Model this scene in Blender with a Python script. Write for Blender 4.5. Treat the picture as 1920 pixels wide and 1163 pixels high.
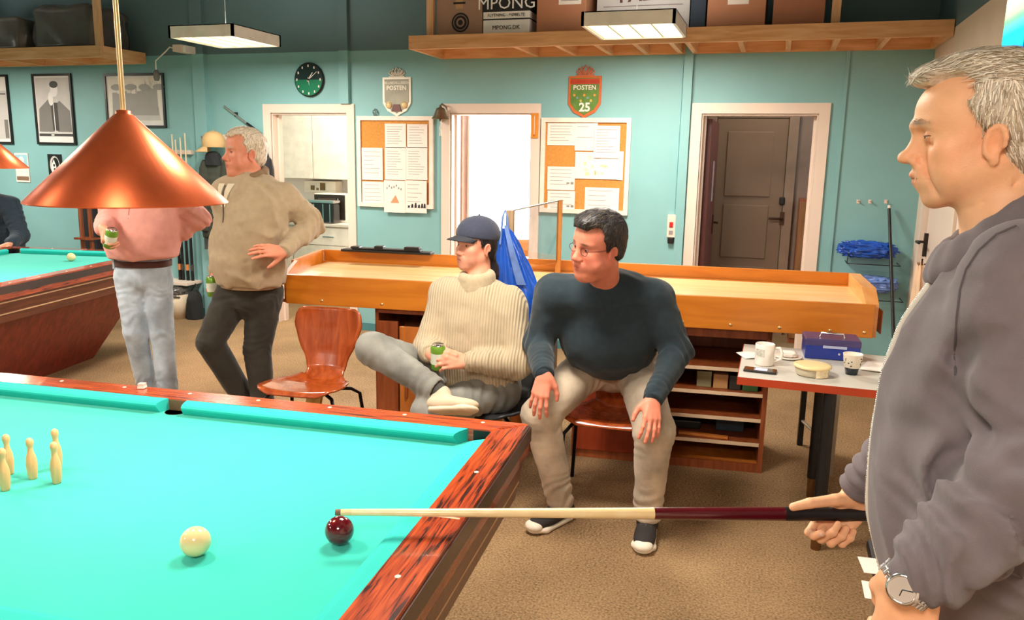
import bpy, bmesh, math, random
import numpy as np
from mathutils import Matrix, Vector
for o in list(bpy.data.objects): bpy.data.objects.remove(o)
SC = bpy.context.scene
COL = SC.collection
random.seed(7); RNG = np.random.RandomState(7)
R = math.radians
# ---------------------------------------------------------------- camera
# world: X along the back wall (right), Y towards the back wall (plane Y = YW), Z up, metres
F = 1500.0; HC = 1.62; YW = 6.553
_p, _r, _w = R(10.818), R(1.098), R(17.993)
def _rot(v): return np.array([v[0]*math.cos(_w)-v[1]*math.sin(_w), v[0]*math.sin(_w)+v[1]*math.cos(_w), v[2]])
_fw = np.array([0, math.cos(_p), -math.sin(_p)]); _r0 = np.array([1., 0, 0]); _u0 = np.array([0, math.sin(_p), math.cos(_p)])
FW = _rot(_fw); RT = _rot(_r0*math.cos(_r)+_u0*math.sin(_r)); UP = _rot(-_r0*math.sin(_r)+_u0*math.cos(_r))
CAM = np.array([0, 0, HC])
cd = bpy.data.cameras.new('camera'); cam = bpy.data.objects.new('camera', cd); COL.objects.link(cam)
cd.sensor_width = 36; cd.lens = F/1920*36; cd.clip_start = .02; cd.clip_end = 60
m = Matrix.Identity(4)
for i in range(3): m[i][0], m[i][1], m[i][2], m[i][3] = RT[i], UP[i], -FW[i], CAM[i]
cam.matrix_world = m
SC.camera = cam
def ray(x, y): return FW + RT*(x-960)/F - UP*(y-581.5)/F
def AY(x, y, Y): d = ray(x, y); return CAM + d*(Y/d[1])            # photo pixel on the plane Y
def AX(x, y, X): d = ray(x, y); return CAM + d*(X/d[0])
def AZ(x, y, z): d = ray(x, y); return CAM + d*((z-HC)/d[2])
def AD(x, y, D): return CAM + ray(x, y)*D                           # at a depth
# ---------------------------------------------------------------- world, exposure
wd = bpy.data.worlds.new('world'); SC.world = wd; wd.use_nodes = True
wd.node_tree.nodes['Background'].inputs[0].default_value = (.92, .96, 1, 1)
wd.node_tree.nodes['Background'].inputs[1].default_value = 1.0
vs = SC.view_settings; vs.view_transform = 'Standard'; vs.look = 'None'; vs.gamma = 1; vs.use_curve_mapping = False
vs.exposure = 0.35
PANEL_W = 50.0      # watts of each hanging light panel
LAMP_W = 15.5       # watts in each copper lamp
# ---------------------------------------------------------------- colour and materials
def S(r, g, b):
    f = lambda c: (c/255/12.92) if c/255 <= .04045 else ((c/255+.055)/1.055)**2.4
    return (f(r), f(g), f(b), 1)
MATS = {}
def _n(nt, t, **kw):
    n = nt.nodes.new(t)
    for k, v in kw.items(): setattr(n, k, v)
    return n
def mat(name, col, rough=.6, metal=0, var=.10, scale=8, bump=0, bscale=120, coat=0, spec=.5, emit=0, trans=0, stretch=(1, 1, 1), sheen=0, ecol=None, sss=0, attr=None):
    if name in MATS: return MATS[name]
    m = bpy.data.materials.new(name); m.use_nodes = True; nt = m.node_tree; b = nt.nodes['Principled BSDF']; L = nt.links.new
    c = S(*col)
    tc = _n(nt, 'ShaderNodeTexCoord'); mp = _n(nt, 'ShaderNodeMapping'); mp.inputs['Scale'].default_value = stretch
    L(tc.outputs['Object'], mp.inputs['Vector'])
    no = _n(nt, 'ShaderNodeTexNoise'); no.inputs['Scale'].default_value = scale; no.inputs['Detail'].default_value = 5
    L(mp.outputs[0], no.inputs['Vector'])
    rp = _n(nt, 'ShaderNodeMapRange'); rp.inputs[1].default_value = .3; rp.inputs[2].default_value = .7
    rp.inputs[3].default_value = 1-var; rp.inputs[4].default_value = 1+var
    L(no.outputs['Fac'], rp.inputs[0])
    mx = _n(nt, 'ShaderNodeVectorMath', operation='SCALE')
    if attr:
        at = _n(nt, 'ShaderNodeAttribute', attribute_name=attr); L(at.outputs['Color'], mx.inputs[0])
    else: mx.inputs[0].default_value = c[:3]
    L(rp.outputs[0], mx.inputs['Scale']); L(mx.outputs[0], b.inputs['Base Color'])
    b.inputs['Roughness'].default_value = rough; b.inputs['Metallic'].default_value = metal
    b.inputs['Specular IOR Level'].default_value = spec; b.inputs['Coat Weight'].default_value = coat
    b.inputs['Coat Roughness'].default_value = .12
    b.inputs['Transmission Weight'].default_value = trans; b.inputs['Sheen Weight'].default_value = sheen
    if sss: b.inputs['Subsurface Weight'].default_value = sss; b.inputs['Subsurface Radius'].default_value = (.012, .005, .003)
    if emit: b.inputs['Emission Color'].default_value = S(*(ecol or col)); b.inputs['Emission Strength'].default_value = emit
    if bump:
        n2 = _n(nt, 'ShaderNodeTexNoise'); n2.inputs['Scale'].default_value = bscale; n2.inputs['Detail'].default_value = 3
        L(mp.outputs[0], n2.inputs['Vector'])
        bp = _n(nt, 'ShaderNodeBump'); bp.inputs['Strength'].default_value = bump; bp.inputs['Distance'].default_value = .004
        L(n2.outputs['Fac'], bp.inputs['Height']); L(bp.outputs[0], b.inputs['Normal'])
    MATS[name] = m; return m
def wood(name, c1, c2, scale=3, axis=0, rough=.35, coat=.2, stretch=14, dark=None, lo=.35, hi=.65, spec=.5):
    if name in MATS: return MATS[name]
    m = bpy.data.materials.new(name); m.use_nodes = True; nt = m.node_tree; b = nt.nodes['Principled BSDF']; L = nt.links.new
    tc = _n(nt, 'ShaderNodeTexCoord'); mp = _n(nt, 'ShaderNodeMapping'); sc = [stretch]*3; sc[axis] = 1
    mp.inputs['Scale'].default_value = sc; L(tc.outputs['Object'], mp.inputs['Vector'])
    no = _n(nt, 'ShaderNodeTexNoise'); no.inputs['Scale'].default_value = scale; no.inputs['Detail'].default_value = 6; no.inputs['Distortion'].default_value = .6
    L(mp.outputs[0], no.inputs['Vector'])
    cr = _n(nt, 'ShaderNodeValToRGB'); e = cr.color_ramp.elements
    e[0].position = lo; e[0].color = S(*c1); e[1].position = hi; e[1].color = S(*c2)
    if dark: x = e.new(lo-.08); x.color = S(*dark)
    L(no.outputs['Fac'], cr.inputs[0]); L(cr.outputs[0], b.inputs['Base Color'])
    b.inputs['Roughness'].default_value = rough; b.inputs['Coat Weight'].default_value = coat; b.inputs['Specular IOR Level'].default_value = spec
    MATS[name] = m; return m
# ---------------------------------------------------------------- mesh builder
class MB:
    def __init__(s): s.v = []; s.f = []; s.sm = []
    def add(s, vs, fs, sm=False, M=None):
        k = len(s.v)
        if M is not None: vs = [tuple(M @ Vector(v)) for v in vs]
        s.v += [tuple(map(float, v)) for v in vs]; s.f += [tuple(i+k for i in f) for f in fs]; s.sm += [sm]*len(fs); return s
    def box(s, a, b, M=None):
        x0, x1 = sorted((a[0], b[0])); y0, y1 = sorted((a[1], b[1])); z0, z1 = sorted((a[2], b[2]))
        return s.add([(x0, y0, z0), (x1, y0, z0), (x1, y1, z0), (x0, y1, z0), (x0, y0, z1), (x1, y0, z1), (x1, y1, z1), (x0, y1, z1)],
                     [(3, 2, 1, 0), (4, 5, 6, 7), (0, 1, 5, 4), (1, 2, 6, 5), (2, 3, 7, 6), (3, 0, 4, 7)], M=M)
    def rbox(s, a, b, r=.01, M=None):                                # bevelled box
        bm = bmesh.new(); bmesh.ops.create_cube(bm, size=1)
        c = [(a[i]+b[i])/2 for i in range(3)]; d = [abs(b[i]-a[i]) for i in range(3)]
        for v in bm.verts: v.co = Vector((c[i]+v.co[i]*d[i] for i in range(3)))
        bmesh.ops.bevel(bm, geom=bm.edges[:], offset=min(r, min(d)*.45), segments=2, affect='EDGES', profile=.6)
        bm.verts.index_update(); vs = [tuple(v.co) for v in bm.verts]; fs = [tuple(v.index for v in f.verts) for f in bm.faces]; bm.free()
        return s.add(vs, fs, M=M)
    def prism(s, poly, z0, z1, M=None, sm=False, top=None):          # polygon (x, y) extruded z0..z1 ; top = other polygon
        n = len(poly); top = top or poly
        vs = [(x, y, z0) for x, y in poly]+[(x, y, z1) for x, y in top]
        return s.add(vs, [tuple(range(n-1, -1, -1)), tuple(range(n, 2*n))]+[(i, (i+1) % n, n+(i+1) % n, n+i) for i in range(n)], sm, M)
    def tube(s, pts, rad, n=10, caps=True, M=None, sm=True):         # round tube through points
        pts = [np.array(p, float) for p in pts]; rad = list(rad) if hasattr(rad, '__len__') else [rad]*len(pts)
        vs = []; fs = []; up = None
        for i, p in enumerate(pts):
            t = pts[min(i+1, len(pts)-1)]-pts[max(i-1, 0)]; t /= np.linalg.norm(t)+1e-12
            if up is None: up = np.array([0, 0, 1.]) if abs(t[2]) < .9 else np.array([1., 0, 0])
            a = np.cross(t, up); a /= np.linalg.norm(a)+1e-12; b = np.cross(t, a); up = -b if False else np.cross(a, t)
            for k in range(n):
                q = 2*math.pi*k/n; vs.append(p+rad[i]*(a*math.cos(q)+b*math.sin(q)))
        for i in range(len(pts)-1):
            for k in range(n): fs.append((i*n+k, i*n+(k+1) % n, (i+1)*n+(k+1) % n, (i+1)*n+k))
        s.add(vs, fs, sm, M)
        if caps:
            s.add(vs[:n], [tuple(range(n-1, -1, -1))], False, M); s.add(vs[-n:], [tuple(range(n))], False, M)
        return s
    def lathe(s, prof, n=24, c=(0, 0, 0), M=None, sm=True, caps=True):  # (r, z) profile about z
        vs = []; fs = []
        for r, z in prof:
            for k in range(n): q = 2*math.pi*k/n; vs.append((c[0]+r*math.cos(q), c[1]+r*math.sin(q), c[2]+z))
        for i in range(len(prof)-1):
            for k in range(n): fs.append((i*n+k, i*n+(k+1) % n, (i+1)*n+(k+1) % n, (i+1)*n+k))
        s.add(vs, fs, sm, M)
        if caps:
            if prof[0][0] > 1e-4: s.add(vs[:n], [tuple(range(n-1, -1, -1))], False, M)
            if prof[-1][0] > 1e-4: s.add(vs[-n:], [tuple(range(n))], False, M)
        return s
    def ball(s, c, r, n=24, M=None):
        r = r if hasattr(r, '__len__') else (r, r, r); k = n//2; vs = []; fs = []
        for i in range(k+1):
            t = math.pi*i/k
            for j in range(n): q = 2*math.pi*j/n; vs.append((c[0]+r[0]*math.sin(t)*math.cos(q), c[1]+r[1]*math.sin(t)*math.sin(q), c[2]-r[2]*math.cos(t)))
        for i in range(k):
            for j in range(n): fs.append((i*n+j, i*n+(j+1) % n, (i+1)*n+(j+1) % n, (i+1)*n+j))
        return s.add(vs, fs, True, M)
    def grid(s, fn, nu, nv, closed=False, sm=True, M=None):          # surface fn(u, v), u, v in 0..1
        vs = [fn(i/(nu-1), j/(nv-1)) for i in range(nu) for j in range(nv)]
        fs = [(i*nv+j, (i+1)*nv+j, (i+1)*nv+j+1, i*nv+j+1) for i in range(nu-1) for j in range(nv-1)]
        return s.add(vs, fs, sm, M)
    def sheet(s, fn, nu, nv, t, M=None):                             # grid with thickness t along its normals
        P = np.array([[fn(i/(nu-1), j/(nv-1)) for j in range(nv)] for i in range(nu)], float)
        du = np.gradient(P, axis=0); dv = np.gradient(P, axis=1); nn = np.cross(du, dv); nn /= np.linalg.norm(nn, axis=2, keepdims=True)+1e-12
        A = (P+nn*t/2).reshape(-1, 3); B = (P-nn*t/2).reshape(-1, 3); n = nu*nv
        fs = []
        for i in range(nu-1):
            for j in range(nv-1):
                q = (i*nv+j, (i+1)*nv+j, (i+1)*nv+j+1, i*nv+j+1); fs += [q, tuple(n+k for k in reversed(q))]
        ed = [i*nv for i in range(nu)]+[(nu-1)*nv+j for j in range(1, nv)]+[i*nv+nv-1 for i in range(nu-2, -1, -1)]+[j for j in range(nv-2, 0, -1)]
        m = len(ed); fs += [(ed[(k+1) % m], ed[k], n+ed[k], n+ed[(k+1) % m]) for k in range(m)]
        return s.add(np.vstack([A, B]).tolist(), fs, True, M)
    def mesh(s, name, mt):
        me = bpy.data.meshes.new(name); me.from_pydata(s.v, [], s.f); me.polygons.foreach_set('use_smooth', s.sm)
        if mt: me.materials.append(mt)
        if mt and mt.node_tree.nodes['Principled BSDF'].inputs['Transmission Weight'].default_value > 0:
            bm = bmesh.new(); bm.from_mesh(me); bmesh.ops.recalc_face_normals(bm, faces=bm.faces[:]); bm.to_mesh(me); bm.free()
        me.update(); return me
PM = {}   # world matrix of each thing
def thing(name, label, cat, loc=(0, 0, 0), rz=0, group=None, rot=None):
    o = bpy.data.objects.new(name, None); COL.objects.link(o); o.empty_display_size = .1
    mw = Matrix.Translation(Vector([float(c) for c in loc])) @ (rot.to_4x4() if rot is not None else Matrix.Rotation(rz, 4, 'Z'))
    o.matrix_world = mw; PM[o.name] = mw; tag(o, label, cat, group); return o
def tag(o, label=None, cat=None, group=None, kind=None):
    if label: o['label'] = label
    if cat: o['category'] = cat
    if group: o['group'] = group
    if kind: o['kind'] = kind
    return o
def obj(name, mb, mt, parent=None, world=False, label=None, kind=None):
    me = mb.mesh(name, mt) if isinstance(mb, MB) else mb
    o = bpy.data.objects.new(name, me); COL.objects.link(o)
    if parent is not None:
        o.parent = parent; PM[o.name] = PM.get(parent.name, Matrix.Identity(4))
        if world: me.transform(PM[parent.name].inverted())
    else: PM[o.name] = Matrix.Identity(4)
    if label: o['label'] = label
    if kind: o['kind'] = kind
    return o
def single(name, mb, mt, label, cat, loc=(0, 0, 0), rz=0, group=None, rot=None):   # thing that is one mesh
    o = obj(name, mb, mt); o.matrix_world = Matrix.Translation(Vector([float(c) for c in loc])) @ (rot.to_4x4() if rot is not None else Matrix.Rotation(rz, 4, 'Z'))
    PM[o.name] = o.matrix_world.copy(); return tag(o, label, cat, group)
def struct(name, mb, mt, parent=None, label=None): return obj(name, mb, mt, parent, kind='structure' if parent is None else None, label=label)
def dup(root, loc, rz=0, label=None, group=None):
    def cp(o, par):
        c = o.copy(); COL.objects.link(c); c.parent = par
        for ch in list(o.children): cp(ch, c)
        return c
    r = cp(root, None); r.matrix_world = Matrix.Translation(Vector([float(c) for c in loc])) @ Matrix.Rotation(rz, 4, 'Z'); PM[r.name] = r.matrix_world.copy()
    if label: r['label'] = label
    if group: r['group'] = group
    return r
def text(name, body, size, mt, parent, M, align='CENTER', ext=.0006, sx=1, bold=0):
    cu = bpy.data.curves.new('t', 'FONT'); cu.body = body; cu.size = size; cu.align_x = align; cu.align_y = 'CENTER'; cu.extrude = ext; cu.offset = bold; cu.resolution_u = 2
    to = bpy.data.objects.new('t', cu); COL.objects.link(to); bpy.context.view_layer.update()
    me = bpy.data.meshes.new_from_object(to.evaluated_get(bpy.context.evaluated_depsgraph_get()))
    bpy.data.objects.remove(to); bpy.data.curves.remove(cu)
    me.transform(M @ Matrix.Diagonal((sx, 1, 1, 1))); me.materials.clear(); me.materials.append(mt); me.name = name
    return obj(name, me, mt, parent)
FACE = Matrix.Rotation(R(90), 4, 'X')        # text plane standing up, readable from -Y
def area(name, loc, size, power, col=(1, .95, .88), rot=(0, 0, 0), parent=None, sy=None, spread=None):
    l = bpy.data.lights.new(name, 'AREA'); l.energy = power; l.color = col; l.size = size
    if sy: l.shape = 'RECTANGLE'; l.size_y = sy
    if spread: l.spread = spread
    o = bpy.data.objects.new(name, l); COL.objects.link(o); o.location = loc; o.rotation_euler = rot
    if parent is not None: o.parent = parent
    return o
# ================================================================ room
M_teal = mat('teal_paint', (132, 182, 185), .55, var=.05, scale=2.5, bump=.08, bscale=60)
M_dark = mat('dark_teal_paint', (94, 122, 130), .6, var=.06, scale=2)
M_white = mat('white_gloss_paint', (230, 211, 197), .4, var=.02, scale=5)
M_beige = mat('beige_plaster', (226, 208, 190), .8, var=.04, scale=4, bump=.1, bscale=90)
M_wwall = mat('white_wall', (244, 240, 236), .8, var=.02)
M_chr = mat('chrome', (226, 226, 230), .15, metal=1)
XL, XR, YB, ZC = -9.6, .99, -2.6, 3.35
def X_(px, py=200): return float(AY(px, py, YW)[0])
DL, DM, DR = (X_(494), X_(665)), (X_(829), X_(1015)), (X_(1298), X_(1558))
DT = 2.06; TW = .078
bounds = [(d[0]+TW, d[1]-TW) for d in (DL, DM, DR)]
def wall_boxes(z0, z1, y0, y1, holes):
    mb = MB(); x = XL
    for a, b in holes: mb.box((x, y0, z0), (a, y1, z1)); x = b
    mb.box((x, y0, z0), (XR+.12, y1, z1)); return mb
w = wall_boxes(0, DT-TW, YW, YW+.14, bounds); w.box((XL, YW, DT-TW), (XR+.12, YW+.14, 2.515))
struct('wall_back', w, M_teal)
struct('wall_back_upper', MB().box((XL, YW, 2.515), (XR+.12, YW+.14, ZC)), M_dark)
# floor: carpet
def carpet():
    m = bpy.data.materials.new('brown_carpet'); m.use_nodes = True; nt = m.node_tree; b = nt.nodes['Principled BSDF']; L = nt.links.new
    tc = _n(nt, 'ShaderNodeTexCoord')
    n1 = _n(nt, 'ShaderNodeTexNoise'); n1.inputs['Scale'].default_value = 2.2; n1.inputs['Detail'].default_value = 6
    n2 = _n(nt, 'ShaderNodeTexNoise'); n2.inputs['Scale'].default_value = 110; n2.inputs['Detail'].default_value = 3
    L(tc.outputs['Object'], n1.inputs['Vector']); L(tc.outputs['Object'], n2.inputs['Vector'])
    mx = _n(nt, 'ShaderNodeMath', operation='MULTIPLY_ADD'); mx.inputs[1].default_value = .75; L(n2.outputs['Fac'], mx.inputs[0]); 
    m2 = _n(nt, 'ShaderNodeMath', operation='MULTIPLY'); m2.inputs[1].default_value = .35; L(n1.outputs['Fac'], m2.inputs[0]); L(m2.outputs[0], mx.inputs[2])
    cr = _n(nt, 'ShaderNodeValToRGB'); e = cr.color_ramp.elements
    e[0].position = .34; e[0].color = S(92, 71, 49); e[1].position = .72; e[1].color = S(174, 142, 105)
    L(mx.outputs[0], cr.inputs[0]); L(cr.outputs[0], b.inputs['Base Color']); b.inputs['Roughness'].default_value = .95; b.inputs['Specular IOR Level'].default_value = .15
    bp = _n(nt, 'ShaderNodeBump'); bp.inputs['Strength'].default_value = .6; bp.inputs['Distance'].default_value = .006; L(n2.outputs['Fac'], bp.inputs['Height']); L(bp.outputs[0], b.inputs['Normal'])
    return m
struct('floor', MB().box((XL, YB, -.08), (XR+.12, 11.2, 0)), carpet())
struct('ceiling', MB().box((XL, YB, ZC), (XR+.12, 11.2, ZC+.1)), mat('dark_ceiling', (120, 124, 118), .8))
struct('wall_left', MB().box((XL-.12, YB, 0), (XL, 11.2, ZC)), M_teal)
struct('wall_behind', MB().box((XL, YB-.12, 0), (XR+.12, YB, ZC)), M_beige)
# right wall with a white door close to the corner
D4 = (5.18, 6.30)
wr = MB(); wr.box((XR, YB, 0), (XR+.12, D4[0], 2.48)); wr.box((XR, D4[1], 0), (XR+.12, YW, 2.48)); wr.box((XR, D4[0], 2.0), (XR+.12, D4[1], 2.48))
struct('wall_right', wr, M_beige)
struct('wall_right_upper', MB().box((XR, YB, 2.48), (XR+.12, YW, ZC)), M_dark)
d4 = struct('door_4', MB().rbox((XR+.02, D4[0]+.06, .01), (XR+.06, D4[1]-.10, 1.95), .004), M_white)
obj('door_frame', MB().box((XR-.018, D4[1]-.09, 0), (XR+.11, D4[1], 2.0)).box((XR-.018, D4[0]-.02, 0), (XR+.11, D4[0]+.05, 2.0)).box((XR-.018, D4[0]-.02, 1.955), (XR+.11, D4[1], 2.03)), M_white, d4)
obj('door_handle', MB().box((XR-.004, 6.10, 1.0), (XR+.02, 6.13, 1.16)).tube([(XR-.005, 6.115, 1.1), (XR-.05, 6.115, 1.1), (XR-.05, 6.0, 1.1)], .009), mat('dark_handle', (52, 42, 40), .4, metal=.6), d4)
# door casings in the back wall
casing = []
for i, (a, b) in enumerate((DL, DM, DR)):
    mb = MB(); y0 = YW-.016
    mb.box((a, y0, 0), (a+TW, YW+.005, DT)); mb.box((b-TW, y0, 0), (b, YW+.005, DT)); mb.box((a+TW, y0, DT-TW), (b-TW, YW+.005, DT))
    mb.box((a+TW-.012, YW+.006, 0), (a+TW+.012, YW+.16, DT-TW)); mb.box((b-TW-.012, YW+.006, 0), (b-TW+.012, YW+.16, DT-TW)); mb.box((a+TW+.013, YW+.006, DT-TW-.014), (b-TW-.013, YW+.16, DT-TW+.01))
    d = struct('door_%d' % (i+1), mb, M_white); casing.append(d)
    st = MB(); st.box((a+TW+.012, YW+.08, 0), (a+TW+.03, YW+.13, DT-TW-.014)); st.box((b-TW-.03, YW+.08, 0), (b-TW-.012, YW+.13, DT-TW-.014))
    obj('door_stop', st, M_white, d)
# teal battens on the wall
for i, (px0, px1) in enumerate(((367, 389), (640, 657), (1283, 1299), (1583, 1590))):
    mb = MB(); z1 = ZC if i < 3 else 2.42; x0, x1 = X_(px0, 150), X_(px1, 150); t = .045 if i < 3 else .014
    z0 = DT if i == 1 else 0
    struct('trim_%d' % (i+1), MB().box((x0, YW-t, z0), (x1, YW, 2.515)), M_teal)
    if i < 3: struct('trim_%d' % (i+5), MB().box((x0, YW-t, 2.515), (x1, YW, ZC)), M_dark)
struct('baseboard_back', MB().box((XL, YW-.012, 0), (DL[0], YW, .07)).box((DL[1], YW-.012, 0), (DM[0], YW, .07)).box((DM[1], YW-.012, 0), (DR[0], YW, .07)).box((DR[1], YW-.012, 0), (XR, YW, .07)), mat('teal_skirting', (72, 128, 134), .5))
# rooms behind the doors
struct('wall_kitchen_left', MB().box((-6.3, YW+.14, 0), (-6.2, 11.1, 2.7)), M_wwall)
struct('wall_kitchen_right', MB().box((-3.32, YW+.14, 0), (-3.22, 11.1, 2.7)), M_wwall)
struct('wall_kitchen_back', MB().box((-6.2, 8.55, 0), (-3.32, 8.65, 2.7)), M_wwall)
struct('wall_corridor_left', MB().box((-1.3, YW+.14, 0), (-1.2, 11.1, 2.7)), M_wwall)
mb = MB(); mb.box((-3.22, 11.0, 0), (-1.3, 11.1, .8)); mb.box((-3.22, 11.0, 2.35), (-1.3, 11.1, 2.7)); mb.box((-3.22, 11.0, .8), (-3.05, 11.1, 2.35)); mb.box((-1.45, 11.0, .8), (-1.3, 11.1, 2.35))
struct('wall_side_room_back', mb, M_wwall)
w1 = struct('window_1', MB().box((-3.05, 11.02, .8), (-2.99, 11.08, 2.35)).box((-1.51, 11.02, .8), (-1.45, 11.08, 2.35)).box((-3.05, 11.02, 2.29), (-1.45, 11.08, 2.35)).box((-3.05, 11.02, .8), (-1.45, 11.08, .86)).box((-2.28, 11.02, .8), (-2.22, 11.08, 2.35)), M_white)
for x in (-2.99, -2.22): obj('pane', MB().box((x, 11.045, .86), (x+.71, 11.052, 2.29)), mat('window_glass', (245, 250, 255), .02, trans=1), w1)
struct('ceiling_back_rooms', MB().box((-6.3, YW+.14, 2.7), (XR+.12, 11.1, 2.78)), M_wwall)
struct('wall_corridor_back', MB().box((-1.2, 7.95, 0), (XR+.12, 8.05, 2.7)), mat('brown_corridor_paint', (140, 118, 104), .8))  # one even grey-brown for the corridor wall
# ================================================================ billiard tables
M_cloth = mat('turquoise_cloth', (36, 188, 172), .9, var=.03, scale=3, bump=.15, bscale=900, spec=.15, sheen=.2)
M_cush = mat('turquoise_cushion_cloth', (44, 186, 178), .85, var=.03, scale=3, bump=.12, bscale=900, spec=.2)
M_rail = wood('rosewood_rail', (150, 54, 20), (196, 86, 34), 7, 0, .22, .5, 16, dark=(58, 18, 8), lo=.42, hi=.68)
M_railY = wood('rosewood_rail_across', (140, 48, 18), (190, 80, 32), 7, 1, .22, .5, 16, dark=(48, 14, 8), lo=.45, hi=.68)
M_apron = wood('dark_brown_apron', (84, 40, 26), (112, 58, 38), 4, 0, .4, .2, 12)
M_body = wood('red_brown_body', (104, 36, 26), (132, 50, 36), 3, 2, .42, .15, 10)
M_inlay = mat('pale_inlay', (206, 168, 130), .4)
M_pearl = mat('pearl_dot', (236, 226, 200), .25)
M_leather = mat('pocket_leather', (92, 74, 50), .6)
M_black = mat('black_plastic', (18, 18, 20), .4)
def billiard_table(label, loc, rz):
    t = thing('billiard_table', label, 'billiard table', loc, rz)
    LX, LY, ZS, ZT = 1.178, .69, .77, .81
    WX, WY, NX, NY = 1.08, .598, 1.03, .54
    obj('bed', MB().box((-WX-.03, -WY-.03, .72), (WX+.03, WY+.03, ZS)), M_cloth, t)
    # wooden rails with mitred ends, rounded outer edge
    def rail(poly, m, nm='rail'):
        mb = MB(); inner = poly
        mb.prism(poly, .72, ZT-.006); c = np.mean(poly, axis=0)
        top = [tuple(np.array(p)+(c-np.array(p))*np.array([.012, .012])) for p in poly]
        mb.prism(poly, ZT-.006, ZT, top=top); return obj(nm, mb, m, t)
    for s in (1, -1):
        q = [(-LX, s*LY), (LX, s*LY), (WX, s*WY), (-WX, s*WY)]; r = rail(q if s < 0 else q[::-1], M_rail)
        for k in range(-4, 5):
            if abs(k)*.2585 < 1.06: obj('rail_dot', MB().lathe([(.0065, 0), (.0065, .0012), (.004, .0018)], 10, (k*.2585, s*.663, ZT-.0005)), M_pearl, r)
        q = [(s*LX, -LY), (s*LX, LY), (s*WX, WY), (s*WX, -WY)]; r = rail(q if s > 0 else q[::-1], M_railY)
        for k in (-1, 0, 1):
            if k: obj('rail_dot', MB().lathe([(.0065, 0), (.0065, .0012), (.004, .0018)], 10, (s*1.126, k*.275, ZT-.0005)), M_pearl, r)
        obj('inlay_line', MB().box((s*WX, -.004, ZT-.001), (s*(LX-.012), .004, ZT+.0006)), M_inlay, r)
    # cushions: profile falls from the wood to a nose, undercut below it
    def cushion(p0, p1, inward, c0, c1):
        d = np.array(p1, float)-np.array(p0, float); L = np.linalg.norm(d); d /= L; n = np.array(inward, float)
        pr = [(0, ZS), (0, .809), (.028, .8085), (.044, .805), (.0505, .799), (.049, .793), (.034, ZS)]
        vs = []
        for e, (p, c) in enumerate(((p0, c0), (p1, c1))):
            for u, z in pr:
                q = np.array(p)+n*u+d*(c*(u/.05)*(1 if e == 0 else -1)); vs.append((q[0], q[1], z))
        k = len(pr); fs = [(i, (i+1) % k, k+(i+1) % k, k+i) for i in range(k)]+[tuple(range(k-1, -1, -1)), tuple(range(k, 2*k))]
        return obj('cushion', MB().add(vs, fs), M_cush, t)
    for s in (1, -1):
        for a, b, ca, cb in ((-WX+.075, -.035, .03, .012), (.035, WX-.075, .012, .03)):
            cushion((a, s*WY), (b, s*WY), (0, -s), ca, cb)
        cushion((s*WX, -WY+.075), (s*WX, WY-.075), (-s, 0), .03, .03)
    # pockets: leather-lined drop holes
    for x in (-WX+.022, 0, WX-.022):
        for s in (1, -1):
            y = s*(WY-.022) if x else s*(WY-.012)
            p = obj('pocket', MB().lathe([(.036, ZS+.0008), (.033, ZS+.001), (.03, .74)], 20, (x, y, 0), caps=False), M_leather, t)
            obj('pocket_hole', MB().lathe([(.0345, ZS+.0012), (.0, ZS+.0012)], 20, (x, y, 0)), M_black, p)
            if not x: obj('pocket_back', MB().box((-.03, s*(WY-.004), ZS), (.03, s*(WY+.002), .806)), M_leather, p)
            else: obj('pocket_back', MB().box((x-.035, s*(WY-.003), ZS), (np.sign(x)*WX, s*(WY+.002), .806)).box((np.sign(x)*(WX-.003), y-s*.035, ZS), (np.sign(x)*(WX+.002), s*WY, .806)), M_black, p)
    # apron with two inlay strips, tapered body
    a = .020
    def ring(z0, z1, i0, i1): 
        p = lambda i: [(-LX+i, -LY+i), (LX-i, -LY+i), (LX-i, LY-i), (-LX+i, LY-i)]
        return MB().prism(p(i0), z0, z1, top=p(i1))
    ap = obj('apron', ring(.575, .72, .035, .012), M_apron, t)
    for z, i in ((.70, .0135), (.628, .0255)): obj('inlay_strip', ring(z-.004, z+.004, i, i), M_inlay, ap)
    obj('body', ring(0.0, .575, .42, .13), M_body, t)
    eb = MB(); o_ = .004
    for q in ((-LX-o_, -LY-o_, LX+o_, -LY), (-LX-o_, LY, LX+o_, LY+o_), (-LX-o_, -LY, -LX, LY), (LX, -LY, LX+o_, LY)): eb.box((q[0], q[1], .755), (q[2], q[3], .800))
    obj('rail_edge_band', eb, mat('dark_edge_band', (58, 28, 20), .3, coat=.4), t)
    return t
TC = (-1.791, 1.488); TA = R(4.488)
billiard_table('near turquoise billiard table with five wooden pins standing on it', (TC[0], TC[1], 0), TA)
def TB(l, s, z=0.0): return (TC[0]+l*math.cos(TA)-s*math.sin(TA), TC[1]+l*math.sin(TA)+s*math.cos(TA), z)
FT = (-5.15, 4.01)
billiard_table('far turquoise billiard table with a single white ball, beside man in pink shirt', (FT[0], FT[1], 0), R(101))
# balls
M_ivory = mat('ivory_ball', (236, 206, 152), .12, var=.03, scale=30, coat=.4)
M_red = mat('dark_red_ball', (92, 6, 22), .08, var=.15, scale=25, coat=.6)
for nm, l, p, m in (('cream white ball lying alone on the near billiard table', 'cue_ball', (368, 1042), M_ivory), ('dark red ball under the tip of the held cue', 'red_ball', (637, 1020), M_red), ('white ball near the far cushion of the far billiard table', 'cue_ball', (134, 490), M_ivory)):
    q = AZ(p[0], p[1], .77); single(l, MB().ball((0, 0, .032), .032, 40), m, nm, 'ball', (q[0], q[1], .7702))
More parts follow.
